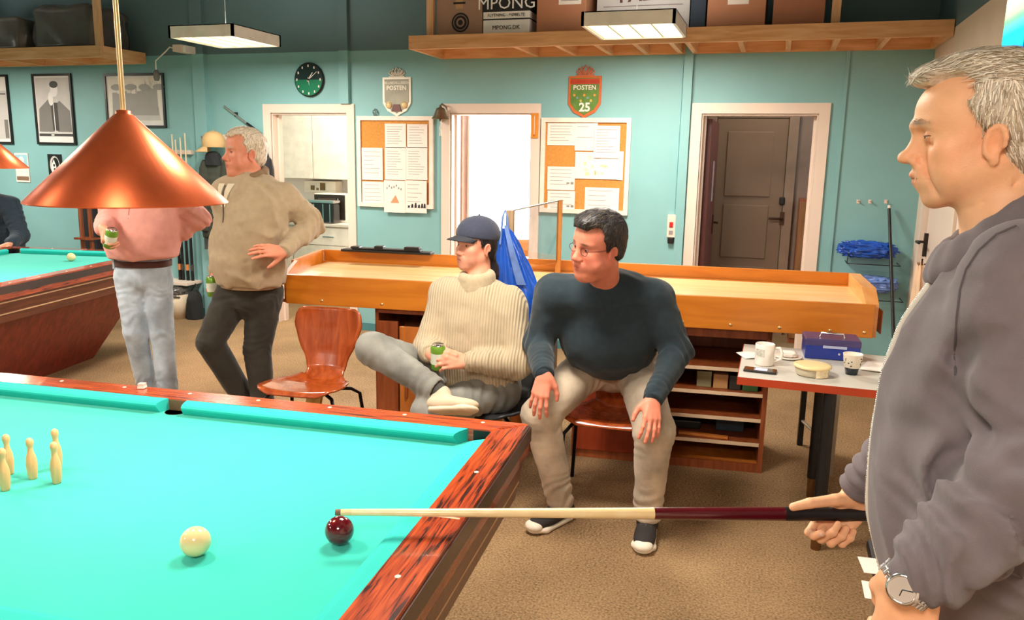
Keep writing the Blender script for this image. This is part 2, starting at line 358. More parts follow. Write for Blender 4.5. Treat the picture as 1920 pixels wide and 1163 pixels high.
# pins
M_pin = wood('pale_beech', (208, 166, 110), (224, 186, 132), 6, 2, .4, .2, 8)
pin = MB().lathe([(.0, 0), (.0095, 0), (.0105, .004), (.0125, .02), (.0135, .04), (.012, .058), (.008, .072), (.0062, .082), (.0075, .09), (.0095, .098), (.0085, .106), (.004, .111), (0, .112)], 16)
pinm = pin.mesh('skittle_pin', M_pin)
cp = AZ(62, 898, .77)
PL = ['wooden skittle pin in the middle of the cross of five pins', 'wooden skittle pin of the cross closest to the red ball', 'wooden skittle pin of the cross farthest from the red ball', 'wooden skittle pin of the cross nearest the middle pocket', 'wooden skittle pin of the cross farthest from the middle pocket']
for lb, (dx, dy) in zip(PL, ((0, 0), (.081, 0), (-.081, 0), (0, .077), (0, -.079))):
    o = bpy.data.objects.new('skittle_pin', pinm); COL.objects.link(o); o.location = (cp[0]+dx, cp[1]+dy, .7702); tag(o, lb, 'pin', 'five skittle pins on the billiard table')
q = TB(-.191, .668); ch = thing('chalk_cube', 'pink and white chalk cube on the far wooden rail', 'chalk', (q[0], q[1], .8115), TA+.2)
obj('chalk_block', MB().rbox((-.011, -.011, 0), (.011, .011, .018), .002), mat('chalk_pink', (236, 190, 180), .9), ch)
obj('paper_wrap', MB().box((-.0113, -.0113, .0005), (.0113, .0113, .009)), mat('chalk_paper', (240, 226, 214), .7), ch)
# copper lamps over the tables
M_copper = mat('brushed_copper', (232, 112, 66), .36, metal=.75, var=.10, scale=14, stretch=(1, 1, .15))
M_brass = mat('pale_brass_rod', (226, 200, 150), .3, metal=.7)
M_bulb = mat('warm_bulb', (255, 236, 200), .4, emit=12)
def copper_lamp(label, loc):
    t = thing('pendant_lamp', label, 'lamp', loc, 0, None)
    obj('shade', MB().lathe([(.221, 0), (.222, .003), (.022, .202), (.016, .206), (.016, .212), (.008, .214)], 64, caps=False).lathe([(.219, 0), (.020, .199)], 64, caps=False).lathe([(.219, 0), (.221, 0)], 64, caps=False), M_copper, t)
    obj('rod', MB().tube([(0, 0, .206), (0, 0, ZC-loc[2])], .006), M_brass, t)
    obj('rod_joint', MB().lathe([(.010, 0), (.011, .004), (.011, .03), (.009, .034)], 16, (0, 0, .50)), M_brass, t)
    obj('ceiling_rose', MB().lathe([(.05, ZC-loc[2]-.03), (.055, ZC-loc[2]-.001)], 20), M_brass, t)
    b = obj('bulb', MB().ball((0, 0, .085), .035, 16).tube([(0, 0, .11), (0, 0, .2)], .016), M_bulb, t)
    l = bpy.data.lights.new('lamp_light', 'POINT'); l.energy = LAMP_W; l.color = (1, .93, .80); l.shadow_soft_size = .05
    lo = bpy.data.objects.new('lamp_light', l); COL.objects.link(lo); lo.parent = t; lo.location = (0, 0, .035)
    return t
copper_lamp('large copper cone lamp hanging in front of man in pink shirt', (-1.458, 1.535, 1.497))
copper_lamp('copper cone lamp over the end of the near billiard table without red ball', (-2.62, 1.42, 1.492))
q = AD(-21, 320, 5.0); copper_lamp('copper cone lamp hanging over the far billiard table', (q[0], q[1], 1.492))
# hanging light panels
M_panel = mat('white_panel_metal', (250, 247, 242), .4)
M_diff = mat('lit_diffuser', (255, 238, 196), .5, emit=2.2, ecol=(255, 236, 196))
def light_panel(label, x0, x1, y0, y1, z=2.43):
    cx, cy = (x0+x1)/2, (y0+y1)/2; w, d = (x1-x0)/2, (y1-y0)/2
    t = thing('hanging_light', label, 'light', (cx, cy, z), 0, 'hanging light panels')
    h = .085; e = .018
    obj('frame', MB().box((-w, -d, 0), (w, -d+e, h)).box((-w, d-e, 0), (w, d, h)).box((-w, -d, 0), (-w+e, d, h)).box((w-e, -d, 0), (w, d, h)).box((-w, -d, h-.006), (w, d, h)), M_panel, t)
    for i in range(4):
        a = -w+e+i*(2*w-2*e)/4; obj('diffuser', MB().box((a+.006, -d+e, .012), (a+(2*w-2*e)/4-.006, d-e, .03)), M_diff, t)
    for i in range(5):
        a = -w+e+i*(2*w-2*e)/4; obj('reflector_bar', MB().box((a-.006, -d+e, .008), (a+.006, d-e, .034)), mat('mirror_louvre', (250, 226, 180), .3, metal=.4), t)
    obj('wire', MB().tube([(0, 0, h), (0, 0, ZC-z)], .003, 6), mat('steel_wire', (150, 150, 146), .4, metal=.8), t)
    area('panel_light', (0, 0, -.004), 2*w-.05, PANEL_W, (1, .92, .80), parent=t, sy=2*d-.05)
    area('added_uplight', (0, 0, h+.01), 2*w-.1, PANEL_W*.22, (1, .94, .84), rot=(R(180), 0, 0), parent=t, sy=2*d-.1)  # upward light added to each panel to brighten ceiling and upper walls
    return t
light_panel('hanging white light panel above the man in beige sweater', -4.312, -3.755, 5.025, 5.612)
light_panel('hanging white light panel in front of the box shelf', -1.238, -.658, 5.09, 5.706)
for i, (x, y) in enumerate(((-4.4, 2.6), (-1.0, 2.6), (-7.6, 5.2), (-7.6, 2.4), (-.25, -.55), (-4.4, -.6))):  # added unseen panels; the one behind the cue player placed to light him
    light_panel('hanging white light panel over the %s' % ['far billiard table beside pink-shirted man', 'near billiard table', 'end of the picture wall', 'far table away from wall', 'floor behind the cue player, unseen, placed to light him', 'floor behind near billiard table'][i], x-.31, x+.31, y-.32, y+.32)
# ================================================================ things on the walls and shelves
M_paper = mat('white_paper', (240, 228, 220), .8, var=.02, scale=12)
M_ink = mat('grey_ink', (150, 138, 134), .8)
M_inkd = mat('black_ink', (36, 34, 36), .8)
M_cork = mat('cork', (206, 140, 66), .9, var=.12, scale=60)
M_frame = mat('board_frame', (240, 224, 210), .45)
M_pine = wood('raw_pine', (214, 160, 110), (236, 190, 142), 3, 0, .6, 0, 10)
M_pineY = wood('raw_pine_across', (214, 160, 110), (236, 190, 142), 3, 1, .6, 0, 10)
M_pineZ = wood('raw_pine_upright', (206, 156, 112), (226, 182, 138), 3, 2, .6, 0, 10)
# ---- hanging shelves of raw pine
def pine_shelf(label, x0, x1, y0, y1, z0, z1, posts, joists):
    t = thing('pine_shelf', label, 'shelf', (x0, y0, z0)); w, d, h = x1-x0, y1-y0, z1-z0
    obj('front_board', MB().box((0, 0, 0), (w, .036, h)), M_pine, t)
    obj('rear_board', MB().box((0, d-.036, 0), (w, d, h)), M_pine, t)
    for a in (0, w-.036): obj('end_board', MB().box((a, .036, 0), (a+.036, d-.036, h)), M_pineY, t)
    for x in joists: obj('joist', MB().box((x-x0-.018, .036, 0.002), (x-x0+.018, d-.036, h-.012)), M_pineY, t)
    obj('deck', MB().box((.036, .036, h-.012), (w-.036, d-.036, h)), M_pine, t)
    for x, y in posts: obj('post', MB().box((x-x0-.028, y-y0-.022, h), (x-x0+.028, y-y0+.022, ZC-z0)), M_pineZ, t)
    return t
zs0, zs1 = 2.428, 2.528; ys0 = 5.90
pine_shelf('long raw pine shelf with cardboard boxes above two noticeboards', -2.80, .985, ys0, YW-.002, zs0, zs1, ((float(AY(808, 40, ys0+.1)[0]), ys0+.1), (float(AY(1567, 30, ys0+.1)[0]), ys0+.1)), [float(AY(x, 100, 6.2)[0]) for x in (985, 1060, 1130, 1200, 1266, 1295, 1390, 1477, 1565, 1655)])
xl = float(AY(183, 100, ys0)[0])
pine_shelf('raw pine shelf with dark wrapped bundles above the framed pictures', -9.5, xl+.03, ys0, 6.45, zs0, zs1, ((xl, ys0+.03), (xl-1.9, ys0+.03)), [xl-.6*i for i in range(1, 6)])
# ---- boxes on the shelf
def cardboard(name, c): return mat(name, c, .8, var=.05, scale=6)
def shelf_box(label, px0, px1, depth, height, m, name='cardboard_box', y=6.0, flaps=True, z=None):
    x0, x1 = float(AY(px0, 40, y)[0]), float(AY(px1, 40, y)[0]); z = zs1+.001 if z is None else z
    t = thing(name, label, 'box', ((x0+x1)/2, y, z)); w = (x1-x0)/2
    obj('carton', MB().rbox((-w, 0, 0), (w, depth, height), .004), m, t)
    if flaps: obj('tape', MB().box((-.03, -.0008, height-.1), (.03, 0.0, height)).box((-.03, 0, height), (.03, depth, height+.0008)), mat('packing_tape', (190, 150, 104), .3), t)
    return t, w
M_cb = cardboard('cardboard_brown', (182, 124, 92)); M_cb2 = cardboard('cardboard_grey_brown', (160, 128, 108)); M_grey = cardboard('grey_carton', (204, 198, 196)); M_wc = cardboard('white_carton', (244, 240, 236)); M_navy = cardboard('dark_navy_carton', (48, 60, 74))
t, w = shelf_box('grey-brown cardboard box printed with a dark round emblem', 819, 904, .34, .30, M_cb2, y=6.0)
em = MB()
for r0, r1 in ((.072, .058), (.052, .034), (.02, 0)): em.lathe([(r0, 0), (r1, 0)], 28, caps=False)
obj('printed_emblem', em, M_inkd, t).matrix_local = Matrix.Translation((.01, -.002, .10)) @ FACE
obj('hand_slot', MB().box((-.05, -.0015, .235), (.05, 0, .25)), M_inkd, t)
t, w = shelf_box('white and black carton printed MPONG', 906, 993, .3, .30, M_wc, 'printed_carton', y=6.0, flaps=False)
obj('black_print', MB().box((-w-.001, -.0015, .168), (w+.001, .3, .301)).box((-w-.001, -.0015, .108), (w+.001, .3005, .118)), M_inkd, t)
text('lettering', 'MPONG', .125, M_wc, t, Matrix.Translation((0, -.003, .225)) @ FACE, sx=1.02)
text('lettering', 'FLYTNING - MØBELTE', .030, M_inkd, t, Matrix.Translation((0, -.003, .142)) @ FACE)
text('lettering', 'MPONG.DK', .042, M_inkd, t, Matrix.Translation((0, -.003, .052)) @ FACE)
t, w = shelf_box('brown cardboard box with white label beside the MPONG carton', 1006, 1098, .38, .42, M_cb)
obj('shipping_label', MB().box((-.02, -.0015, .20), (.15, 0, .32)), M_paper, t)
for i in range(3): obj('label_line', MB().box((-.005, -.0022, .225+i*.022), (.13, -.001, .230+i*.022)), M_ink, t)
t, w = shelf_box("grey carton printed FALKs behind the light panel", 1118, 1292, .36, .36, M_grey, 'printed_carton', y=6.12, flaps=False)
text('lettering', 'FALKs', .11, mat('brown_print', (96, 60, 60), .7), t, Matrix.Translation((.02, -.003, .262)) @ FACE @ Matrix.Rotation(R(3), 4, 'Z'), sx=1.35, bold=.002)
obj('printed_lines', MB().box((-w+.05, -.002, .19), (w-.05, 0, .196)).box((-w+.05, -.002, .32), (w-.05, 0, .326)), M_ink, t)
shelf_box('narrow dark navy carton between the printed grey carton and brown box', 1294, 1322, .3, .36, M_navy, y=6.05, flaps=False)
t, w = shelf_box('brown cardboard box with a small white label near its top', 1325, 1434, .4, .33, M_cb)
obj('shipping_label', MB().box((-.06, -.0015, .155), (.08, 0, .26)), M_paper, t)
shelf_box('plain brown cardboard box closest to the pine post', 1448, 1545, .4, .36, cardboard('cardboard_red_brown', (170, 112, 84)))
# dark wrapped bundles on the other shelf
M_wrap = mat('black_plastic_wrap', (84, 80, 78), .18, var=.3, scale=3, bump=.5, bscale=9, coat=.3)
def bundle(label, x0, x1, y0, y1, h, seed):
    rn = np.random.RandomState(seed); nu, nv = 40, 18
    def fn(u, v):
        a = 2*math.pi*u; cx, cy = math.cos(a), math.sin(a); k = 1/max(abs(cx), abs(cy))**.8; s = 1-.55*max(0, v-.8)/.2 if v > .8 else 1
        wob = .02*math.sin(7*a+9*v+seed)+.015*math.sin(13*a-5*v)
        return ((x0+x1)/2+(x1-x0)/2*(cx*k*s*.97+wob), (y0+y1)/2+(y1-y0)/2*(cy*k*s*.97+wob), zs1+.004+h*min(v/.9, 1)*(1+.03*math.sin(5*a)))
    mb = MB().grid(fn, nu, nv); top = [(nv-1)+i*nv for i in range(nu-1)]; mb.f.append(tuple(top)); mb.sm.append(True); mb.f.append(tuple(i*nv for i in range(nu-2, -1, -1))); mb.sm.append(False)
    return single('wrapped_bundle', mb, M_wrap, label, 'bundle')
bundle('black plastic wrapped bundle beside the pine post on the shelf', xl-.85, xl-.06, 5.95, 6.42, .38, 1)
bundle('black plastic wrapped bundle in the middle of the picture wall shelf', xl-1.7, xl-.9, 5.95, 6.42, .30, 2)
bundle('black plastic wrapped bundle far from the pine post on the shelf', xl-2.6, xl-1.75, 5.95, 6.42, .34, 3)
# ---- pictures
def wall_rect(x0, y0, x1, y1):
    a, b = AY(x0, y0, YW), AY(x1, y1, YW); return float(a[0]), float(b[0]), float(b[2]), float(a[2])
M_bframe = mat('black_frame', (26, 24, 24), .35)
M_photo = [mat('photo_grey_%d' % i, (c, c-4, c-6), .5, var=.05) for i, c in enumerate((66, 124, 164, 200, 232))]
def picture(label, rect, draw, fw=.022, mount=.0):
    x0, x1, z0, z1 = rect; t = thing('framed_picture', label, 'picture', ((x0+x1)/2, YW, z0)); w, h = (x1-x0)/2, z1-z0
    mb = MB(); mb.box((-w, -.022, 0), (w, -.001, fw)); mb.box((-w, -.022, h-fw), (w, -.001, h)); mb.box((-w, -.022, fw), (-w+fw, -.001, h-fw)); mb.box((w-fw, -.022, fw), (w, -.001, h-fw))
    obj('frame', mb, M_bframe, t); obj('print', MB().box((-w+fw, -.010, fw), (w-fw, -.002, h-fw)), M_photo[4], t)
    draw(t, w, h); return t
def blob(t, pts, m, lvl, name='printed_shape'):     # flat printed shape on the picture (x, z)
    obj(name, MB().add([(x, -.0102-lvl*.0003, z) for x, z in pts], [tuple(range(len(pts)))]), m, t)
def oval(cx, cz, rx, rz, n=16): return [(cx+rx*math.cos(2*math.pi*i/n), cz+rz*math.sin(2*math.pi*i/n)) for i in range(n)]
def draw_player(t, w, h):
    blob(t, [(-w+.035, .12), (w-.035, .12), (w-.035, h-.04), (-w+.035, h-.04)], M_photo[3], 1)
    blob(t, [(-w+.04, .13), (-.02, .13), (.0, .40), (-.06, .46), (-w+.06, .36)], M_photo[1], 2)
    blob(t, [(.03, .13), (w-.04, .13), (w-.05, .34), (.08, .44), (.02, .40)], M_photo[1], 3)
    blob(t, [(-.03, .14), (.05, .14), (.05, .42), (-.04, .42)], M_photo[0], 4)
    blob(t, oval(.02, .545, .05, .068), M_photo[4], 5); blob(t, oval(.02, .60, .056, .035), M_photo[0], 6)
    blob(t, oval(-.03, .46, .035, .07), M_photo[4], 7); blob(t, [(-.006, .13), (.006, .13), (.0, .47), (-.008, .47)], M_photo[4], 8)
    blob(t, [(-w+.035, .085), (w-.035, .085), (w-.035, .112), (-w+.035, .112)], M_photo[0], 9)
    blob(t, [(-.06, .09), (-.02, .09), (-.02, .105), (-.06, .105)], M_photo[4], 10)
def draw_scene(t, w, h):
    blob(t, [(-w+.05, .06), (w-.05, .06), (w-.05, h-.05), (-w+.05, h-.05)], mat('photo_pale', (236, 230, 220), .5, var=.06), 1); rn = random.Random(4)
    blob(t, [(-w+.06, .07), (w-.06, .07), (w-.08, .2), (-w+.09, .2)], M_photo[3], 2)
    for i in range(9):
        x = -w+.12+i*(2*w-.24)/8; zz = .24+.07*rn.random(); blob(t, [(x-.04, .12), (x+.035, .12), (x+.03, zz+.08), (x-.03, zz+.08)], M_photo[2], 3+i); blob(t, oval(x, zz+.11, .022, .03, 10), M_photo[4], 13+i)
    for i in range(4): blob(t, oval(-w+.15+i*.17, h-.13, .07, .03, 10), M_photo[2], 23+i)
def draw_small(t, w, h):
    blob(t, [(-w+.035, .05), (w-.04, .05), (w-.04, h-.16), (-w+.035, h-.16)], M_photo[3], 1); blob(t, [(w-.10, .06), (w-.05, .06), (w-.05, .25), (w-.10, .25)], M_photo[1], 2)
    blob(t, [(-w+.03, h-.2), (w-.05, h-.2), (w-.05, h-.19), (-w+.03, h-.19)], M_photo[0], 3)
picture('framed black and white photograph of a cue player in portrait format', wall_rect(61, 139, 145, 272), draw_player)
picture('framed pale landscape photograph of a group beside the lamp rod', wall_rect(196, 139, 314, 240), draw_scene)
r = wall_rect(15, 140, 16, 270); picture('framed photograph partly seen at the end of the picture wall', (r[0]-.52, r[0], r[2], r[3]), draw_small)
def flat_poster(name, label, rect, m, cat='poster'):
    x0, x1, z0, z1 = rect; t = thing(name, label, cat, ((x0+x1)/2, YW, z0)); w, h = (x1-x0)/2, z1-z0
    obj('sheet', MB().box((-w, -.010, 0), (w, -.001, h)), m, t); return t, w, h
t, w, h = flat_poster('small_poster', 'small black poster with pale oval figure under the portrait photograph', wall_rect(90, 289, 119, 331), M_bframe)
blob(t, oval(0, h*.5, w*.72, h*.42), M_photo[3], 1); blob(t, oval(.01, h*.55, w*.5, h*.3), M_bframe, 2); blob(t, [(-w*.5, h*.2), (w*.1, h*.2), (w*.2, h*.45), (-w*.1, h*.78), (-w*.45, h*.5)], M_photo[4], 3); blob(t, oval(-w*.1, h*.5, .012, .016, 8), M_bframe, 4); blob(t, oval(-w*.05, h*.3, .014, .018, 8), M_bframe, 5)
t, w, h = flat_poster('pinned_note', 'pinned light blue and white notes near the far copper lamp', wall_rect(28, 287, 58, 342), M_paper, 'note')
blob(t, [(-w*.9, h*.55), (w*.9, h*.55), (w*.9, h*.95), (-w*.9, h*.95)], mat('pale_blue_print', (150, 200, 214), .7), 1); blob(t, [(-w*.9, h*.06), (w*.9, h*.06), (w*.9, h*.2), (-w*.9, h*.2)], mat('brown_stripe', (132, 104, 84), .7), 2); blob(t, oval(0, h*.75, w*.4, h*.14), M_paper, 3)
# ---- clock
q = AY(582, 150, YW); t = thing('wall_clock', 'round green and black wall clock above the kitchen door', 'clock', (q[0], YW, q[2])); rc = .150
rotf = lambda o: setattr(o, 'matrix_local', FACE)
rotf(obj('case', MB().lathe([(rc*.97, 0), (rc, .006), (rc, .026), (rc*.95, .03)], 40), M_black, t))
rotf(obj('dial', MB().add([(rc*.93*math.cos(a), rc*.93*math.sin(a), .0315) for a in [R(200+i*10) for i in range(15)]]+[(rc*.93, 0, .0315), (-rc*.93, 0, .0315)], [tuple(range(17))]), mat('green_dial', (20, 120, 86), .3, coat=.5), t))
rotf(obj('dial', MB().lathe([(rc*.94, .0305), (0, .0308)], 40, caps=False), mat('dark_dial', (20, 44, 44), .25, coat=.6), t))
for i in range(12):
    a = R(30*i); rotf(obj('hour_mark', MB().add([(rc*.80*math.sin(a)+dx, rc*.80*math.cos(a)+dy, .033) for dx, dy in ((-.006, -.010), (.006, -.010), (.006, .010), (-.006, .010))], [(0, 1, 2, 3)]), M_paper, t))
for a, L_, w_ in ((35, .075, .006), (52, .11, .004), (172, .05, .003)):
    mm = Matrix.Rotation(R(-a), 4, 'Z'); rotf(obj('hand', MB().add([(-w_, -.02, 0), (w_, -.02, 0), (w_*.5, L_, 0), (-w_*.5, L_, 0)], [(0, 1, 2, 3)], M=Matrix.Translation((0, 0, .0345)) @ mm), M_paper, t))
rotf(obj('hub', MB().lathe([(.01, .034), (.009, .038)], 12), M_black, t))
# ---- shields with crowns
def shield(label, px, py, m_rim, m_field, m_crown, m_text, sc=1, extra=None):
    q = AY(px, py, YW); t = thing('crest_shield', label, 'shield', (q[0], YW, q[2]))
    out = [(-.135*sc, .13*sc), (.135*sc, .13*sc), (.135*sc, -.09*sc), (.09*sc, -.155*sc), (.02*sc, -.19*sc), (0, -.205*sc), (-.02*sc, -.19*sc), (-.09*sc, -.155*sc), (-.135*sc, -.09*sc)]
    rf = lambda o: setattr(o, 'matrix_local', FACE)
    rf(obj('plate', MB().prism(out[::-1], 0, .014), m_rim, t)); rf(obj('field', MB().prism([(x*.86, y*.87) for x, y in out][::-1], .012, .017), m_field, t))
    cr = MB()
    for k in range(5):
        a = R(-60+30*k); cx = .045*math.sin(a)*1.4; L_ = .085-.012*abs(k-2)
        cr.tube([(cx*.3-.012, .13, .008), (cx-.022, .13+L_*.55, .008), (cx, .13+L_, .008), (cx+.022, .13+L_*.55, .008), (cx*.3+.012, .13, .008)], .0065, 6)
    cr.tube([(-.075, .135, .008), (.075, .135, .008)], .008, 6); rf(obj('crown', cr, m_crown, t))
    rf(text('lettering', 'BILLARDKLUBBEN', .032, m_text[1], t, Matrix.Translation((0, .082, .0185)), sx=.95))
    rf(text('lettering', 'POSTEN', .052, m_text[0], t, Matrix.Translation((0, .038, .0185)), sx=1.0, bold=.001))
    if extra: extra(t, rf)
    return t
M_tin = mat('pale_tin', (226, 216, 200), .45, metal=.2); M_tin2 = mat('grey_tin', (150, 144, 128), .5, metal=.2, var=.15)
def ex1(t, rf):
    for x in (-.075, .075): rf(obj('ball_emblem', MB().lathe([(.032, .0), (.03, .022), (.014, .03), (0, .031)], 20, (x, -.105, 0)), M_ivory, t))
    rf(obj('emblem', MB().prism([(-.05, -.16), (.05, -.16), (.03, -.10), (-.03, -.10)], .012, .024), mat('emblem_red', (110, 62, 52), .5), t))
shield('grey metal crest shield with crown reading POSTEN above the cork board', 745, 174, M_tin, M_tin2, M_tin, (M_tin, M_tin), 1, ex1)
M_org = mat('orange_crest', (206, 104, 52), .4, var=.08); M_grn = mat('green_field', (92, 130, 52), .5, var=.2, scale=30)
def ex2(t, rf):
    rf(text('lettering', '25', .095, M_paper, t, Matrix.Translation((.005, -.118, .0185)), bold=.003))
    rf(obj('banner', MB().box((-.118, .066, .012), (.118, .108, .0178)), mat('red_banner', (190, 66, 34), .5), t))
    for i in range(7): rf(obj('emblem', MB().lathe([(.012+.006*(i % 2), .0), (.010, .021)], 10, (-.085+i*.028, -.02-.022*(i % 3), 0)), mat('crest_tone_%d' % (i % 3), ((222, 150, 70), (120, 150, 150), (200, 180, 90))[i % 3], .5), t))
shield('orange and green crest shield with crown reading POSTEN 25', 1097, 174, M_org, M_grn, mat('copper_crown', (196, 116, 84), .4), (M_paper, mat('red_letters', (170, 40, 26), .5)), 1, ex2)
# ---- noticeboards
def sheet_px(t, x0, y0, x1, y1, lvl, m=None, name='pinned_sheet'):
    a, b = AY(x0, y0, YW), AY(x1, y1, YW); y = YW-.014-lvl*.0016
    o = obj(name, MB().box((a[0], y-.0008, b[2]), (b[0], y, a[2])), m or M_paper, t, world=True); return o, (a[0], b[0], b[2], a[2], y-.0009)
def lines(sh, n, m=None, top=.12, k=.8, seed=1, th=.0035):
    o, (x0, x1, z0, z1, y) = sh; rn = random.Random(seed); mb = MB(); h = z1-z0; w = x1-x0
    for i in range(n):
        z = z1-h*(top+i*(1-top-.1)/n); L_ = w*k*(.55+.45*rn.random()); mb.box((x0+w*.1, y-.0004, z-th), (x0+w*.1+L_, y, z))
    l = obj('printed_lines', mb, m or M_ink, o); l.data.transform(PM[o.name].inverted()); return l
def board(label, rect_px):
    x0, x1, z0, z1 = rect_px; t = thing('noticeboard', label, 'noticeboard', ((x0+x1)/2, YW, z0)); w, h, f = (x1-x0)/2, z1-z0, .036
    obj('cork_panel', MB().box((-w+f, -.012, f), (w-f, -.001, h-f)), M_cork, t); mb = MB()
    mb.box((-w, -.03, 0), (w, -.001, f)); mb.box((-w, -.03, h-f), (w, -.001, h)); mb.box((-w, -.03, f), (-w+f, -.001, h-f)); mb.box((w-f, -.03, f), (w, -.001, h-f)); obj('frame', mb, M_frame, t); return t
ra = wall_rect(671, 218, 814, 392); t = board('white framed cork noticeboard with typed sheets beside the brass bell', ra)
for i, (a, n) in enumerate((((723, 232, 763, 278), 8), ((765, 233, 803, 278), 7), ((680, 277, 720, 338), 6), ((723, 276, 763, 338), 10), ((763, 276, 803, 338), 10), ((681, 340, 722, 388), 5), ((723, 338, 763, 399), 0), ((763, 338, 803, 400), 6))):
    y = 12 if i in (6, 7) else 2+i % 3
    sh = sheet_px(t, *a, y); 
    if n: lines(sh, n, seed=i)
    if i == 6:
        o, (x0, x1, z0, z1, yy) = sh; w = x1-x0; h = z1-z0
        e = MB().add([(x0+w*.3, yy-.0006, z0+h*.3), (x0+w*.72, yy-.0006, z0+h*.3), (x0+w*.55, yy-.0006, z0+h*.55)], [(0, 1, 2)]); l = obj('printed_picture', e, mat('print_orange', (214, 150, 110), .8), o); l.data.transform(PM[o.name].inverted())
        for k in range(7):
            xx = x0+w*(.12+.11*k); zz = z0+h*(.78-.02*((k-3)**2)*.3+.04*math.sin(k*2)); l = obj('printed_mark', MB().box((xx, yy-.0006, zz), (xx+.011, yy, zz+.018)), M_ink, o); l.data.transform(PM[o.name].inverted())
    if i == 7:
        o, (x0, x1, z0, z1, yy) = sh; w = x1-x0
        for k, (u, hh) in enumerate(((.1, .02), (.26, .034), (.42, .045), (.58, .03), (.72, .04), (.84, .04))): l = obj('printed_mark', MB().prism([(x0+w*u, 0), (x0+w*(u+.11), 0), (x0+w*(u+.06), 0.0006)], 0, .001) if False else MB().add([(x0+w*u, yy-.0006, z0+.045), (x0+w*(u+.12), yy-.0006, z0+.045), (x0+w*(u+.10), yy-.0006, z0+.045+hh), (x0+w*(u+.04), yy-.0006, z0+.045+hh)], [(0, 1, 2, 3)]), M_inkd, o); l.data.transform(PM[o.name].inverted())
rb = wall_rect(1017, 221, 1177, 404); t = board('white framed cork noticeboard beneath the orange crest shield', rb)
for i, (a, n) in enumerate((((1028, 231, 1080, 273), 6), ((1080, 231, 1120, 283), 2), ((1116, 236, 1162, 297), 9), ((1028, 312, 1078, 357), 5), ((1028, 357, 1078, 400), 5), ((1080, 285, 1164, 337), 0), ((1098, 351, 1160, 400), 4), ((1160, 284, 1168, 338), 0))):
    sh = sheet_px(t, *a, 9 if i == 2 else 2+i % 3)
    if n: lines(sh, n, seed=20+i)
    if i in (3, 4):
        o, (x0, x1, z0, z1, yy) = sh; l = obj('printed_mark', MB().box((x1-.07, yy-.0006, z0+.05), (x1-.045, yy, z0+.065)).box((x1-.035, yy-.0006, z0+.048), (x1-.01, yy, z0+.068)), M_ink, o); l.data.transform(PM[o.name].inverted())
    if i == 5:
        o, (x0, x1, z0, z1, yy) = sh; rn = random.Random(3)
        for k in range(12):
            xx = x0+(x1-x0)*(.05+.6*rn.random()); zz = z0+(z1-z0)*(.1+.75*rn.random()); l = obj('printed_mark', MB().box((xx, yy-.0005, zz), (xx+.014+.02*rn.random(), yy, zz+.012+.03*rn.random())), mat('map_tone_%d' % (k % 3), ((240, 214, 160), (236, 196, 150), (226, 220, 190))[k % 3], .8), o); l.data.transform(PM[o.name].inverted())
# glass bulb ornament standing on the board
q = AY(705, 217, YW); single('glass_ornament', MB().lathe([(.008, 0), (.014, .002), (.014, .008), (.02, .018), (.024, .034), (.018, .05), (.006, .06), (.004, .066)], 16), mat('clear_glass', (235, 245, 245), .03, trans=.9), 'small glass bulb ornament standing on the cork board frame', 'ornament', (q[0], YW-.016, ra[3]+.001))
# brass bell on a bracket with rope
q = AY(826, 206, YW-.09); t = thing('ship_bell', 'brass ship bell with white rope beside the bright doorway', 'bell', (q[0], q[1], q[2])); M_bell = mat('aged_brass', (150, 132, 112), .35, metal=.9, var=.15, scale=20)
obj('bell_body', MB().lathe([(.078, -.075), (.074, -.07), (.058, -.045), (.046, -.012), (.036, .012), (.012, .022), (.008, .04)], 28, caps=False).lathe([(.074, -.073), (.03, .005)], 28, caps=False), M_bell, t)
obj('bracket', MB().tube([(0, 0, .035), (.0, .03, .05), (0.02, .075, .03), (.04, .088, -.03)], .008).box((.015, .079, -.17), (.055, .089, .02)), M_bell, t)
obj('clapper', MB().tube([(0, 0, .0), (0, 0, -.08)], .005).ball((0, 0, -.085), .013, 10), M_bell, t)
obj('rope', MB().tube([(0.0, 0, -.09), (.008, 0, -.12), (-.004, 0, -.15), (.004, -.004, -.18), (.0, 0, -.215)], [.008, .009, .008, .009, .013], 8), mat('white_rope', (226, 218, 206), .9, bump=.4), t)
# wooden strip thermometer on the casing, red switch box
a, b = AY(996, 212, YW-.02), AY(1009, 259, YW-.02); t = thing('wall_thermometer', 'narrow orange wooden strip with scale on the door casing', 'thermometer', ((a[0]+b[0])/2, YW-.0165, b[2])); w = (b[0]-a[0])/2; h = a[2]-b[2]
obj('plate', MB().rbox((-w, -.012, 0), (w, 0, h), .003), mat('orange_wood', (222, 142, 48), .5), t); obj('glass_tube', MB().tube([(0, -.013, .03), (0, -.013, h-.02)], .003, 6), M_paper, t); obj('bulb_cover', MB().ball((0, -.013, .022), .009, 10), mat('amber_bulb', (190, 110, 40), .3), t)
a, b = AY(1253, 402, YW), AY(1266, 445, YW); t = thing('switch_box', 'white wall switch box with red button beside the brown doorway', 'switch', ((a[0]+b[0])/2, YW, b[2])); w = (b[0]-a[0])/2; h = a[2]-b[2]
obj('box', MB().rbox((-w, -.035, 0), (w, -.001, h), .004), M_white, t); obj('button', MB().rbox((-w*.45, -.042, h*.45), (w*.45, -.034, h*.68), .003), mat('red_button', (200, 30, 30), .4), t); obj('socket', MB().box((-w*.5, -.037, h*.12), (w*.5, -.034, h*.3)), M_ink, t); obj('plug', MB().rbox((-w*.7, -.04, -.05), (w*.7, -.004, -.001), .006), M_black, t)
obj('cable', MB().tube([(w*.5, -.006, h), (w*.6, -.006, h+.9), (w*.6, -.006, 2.38-b[2])], .004, 6), M_teal, t)
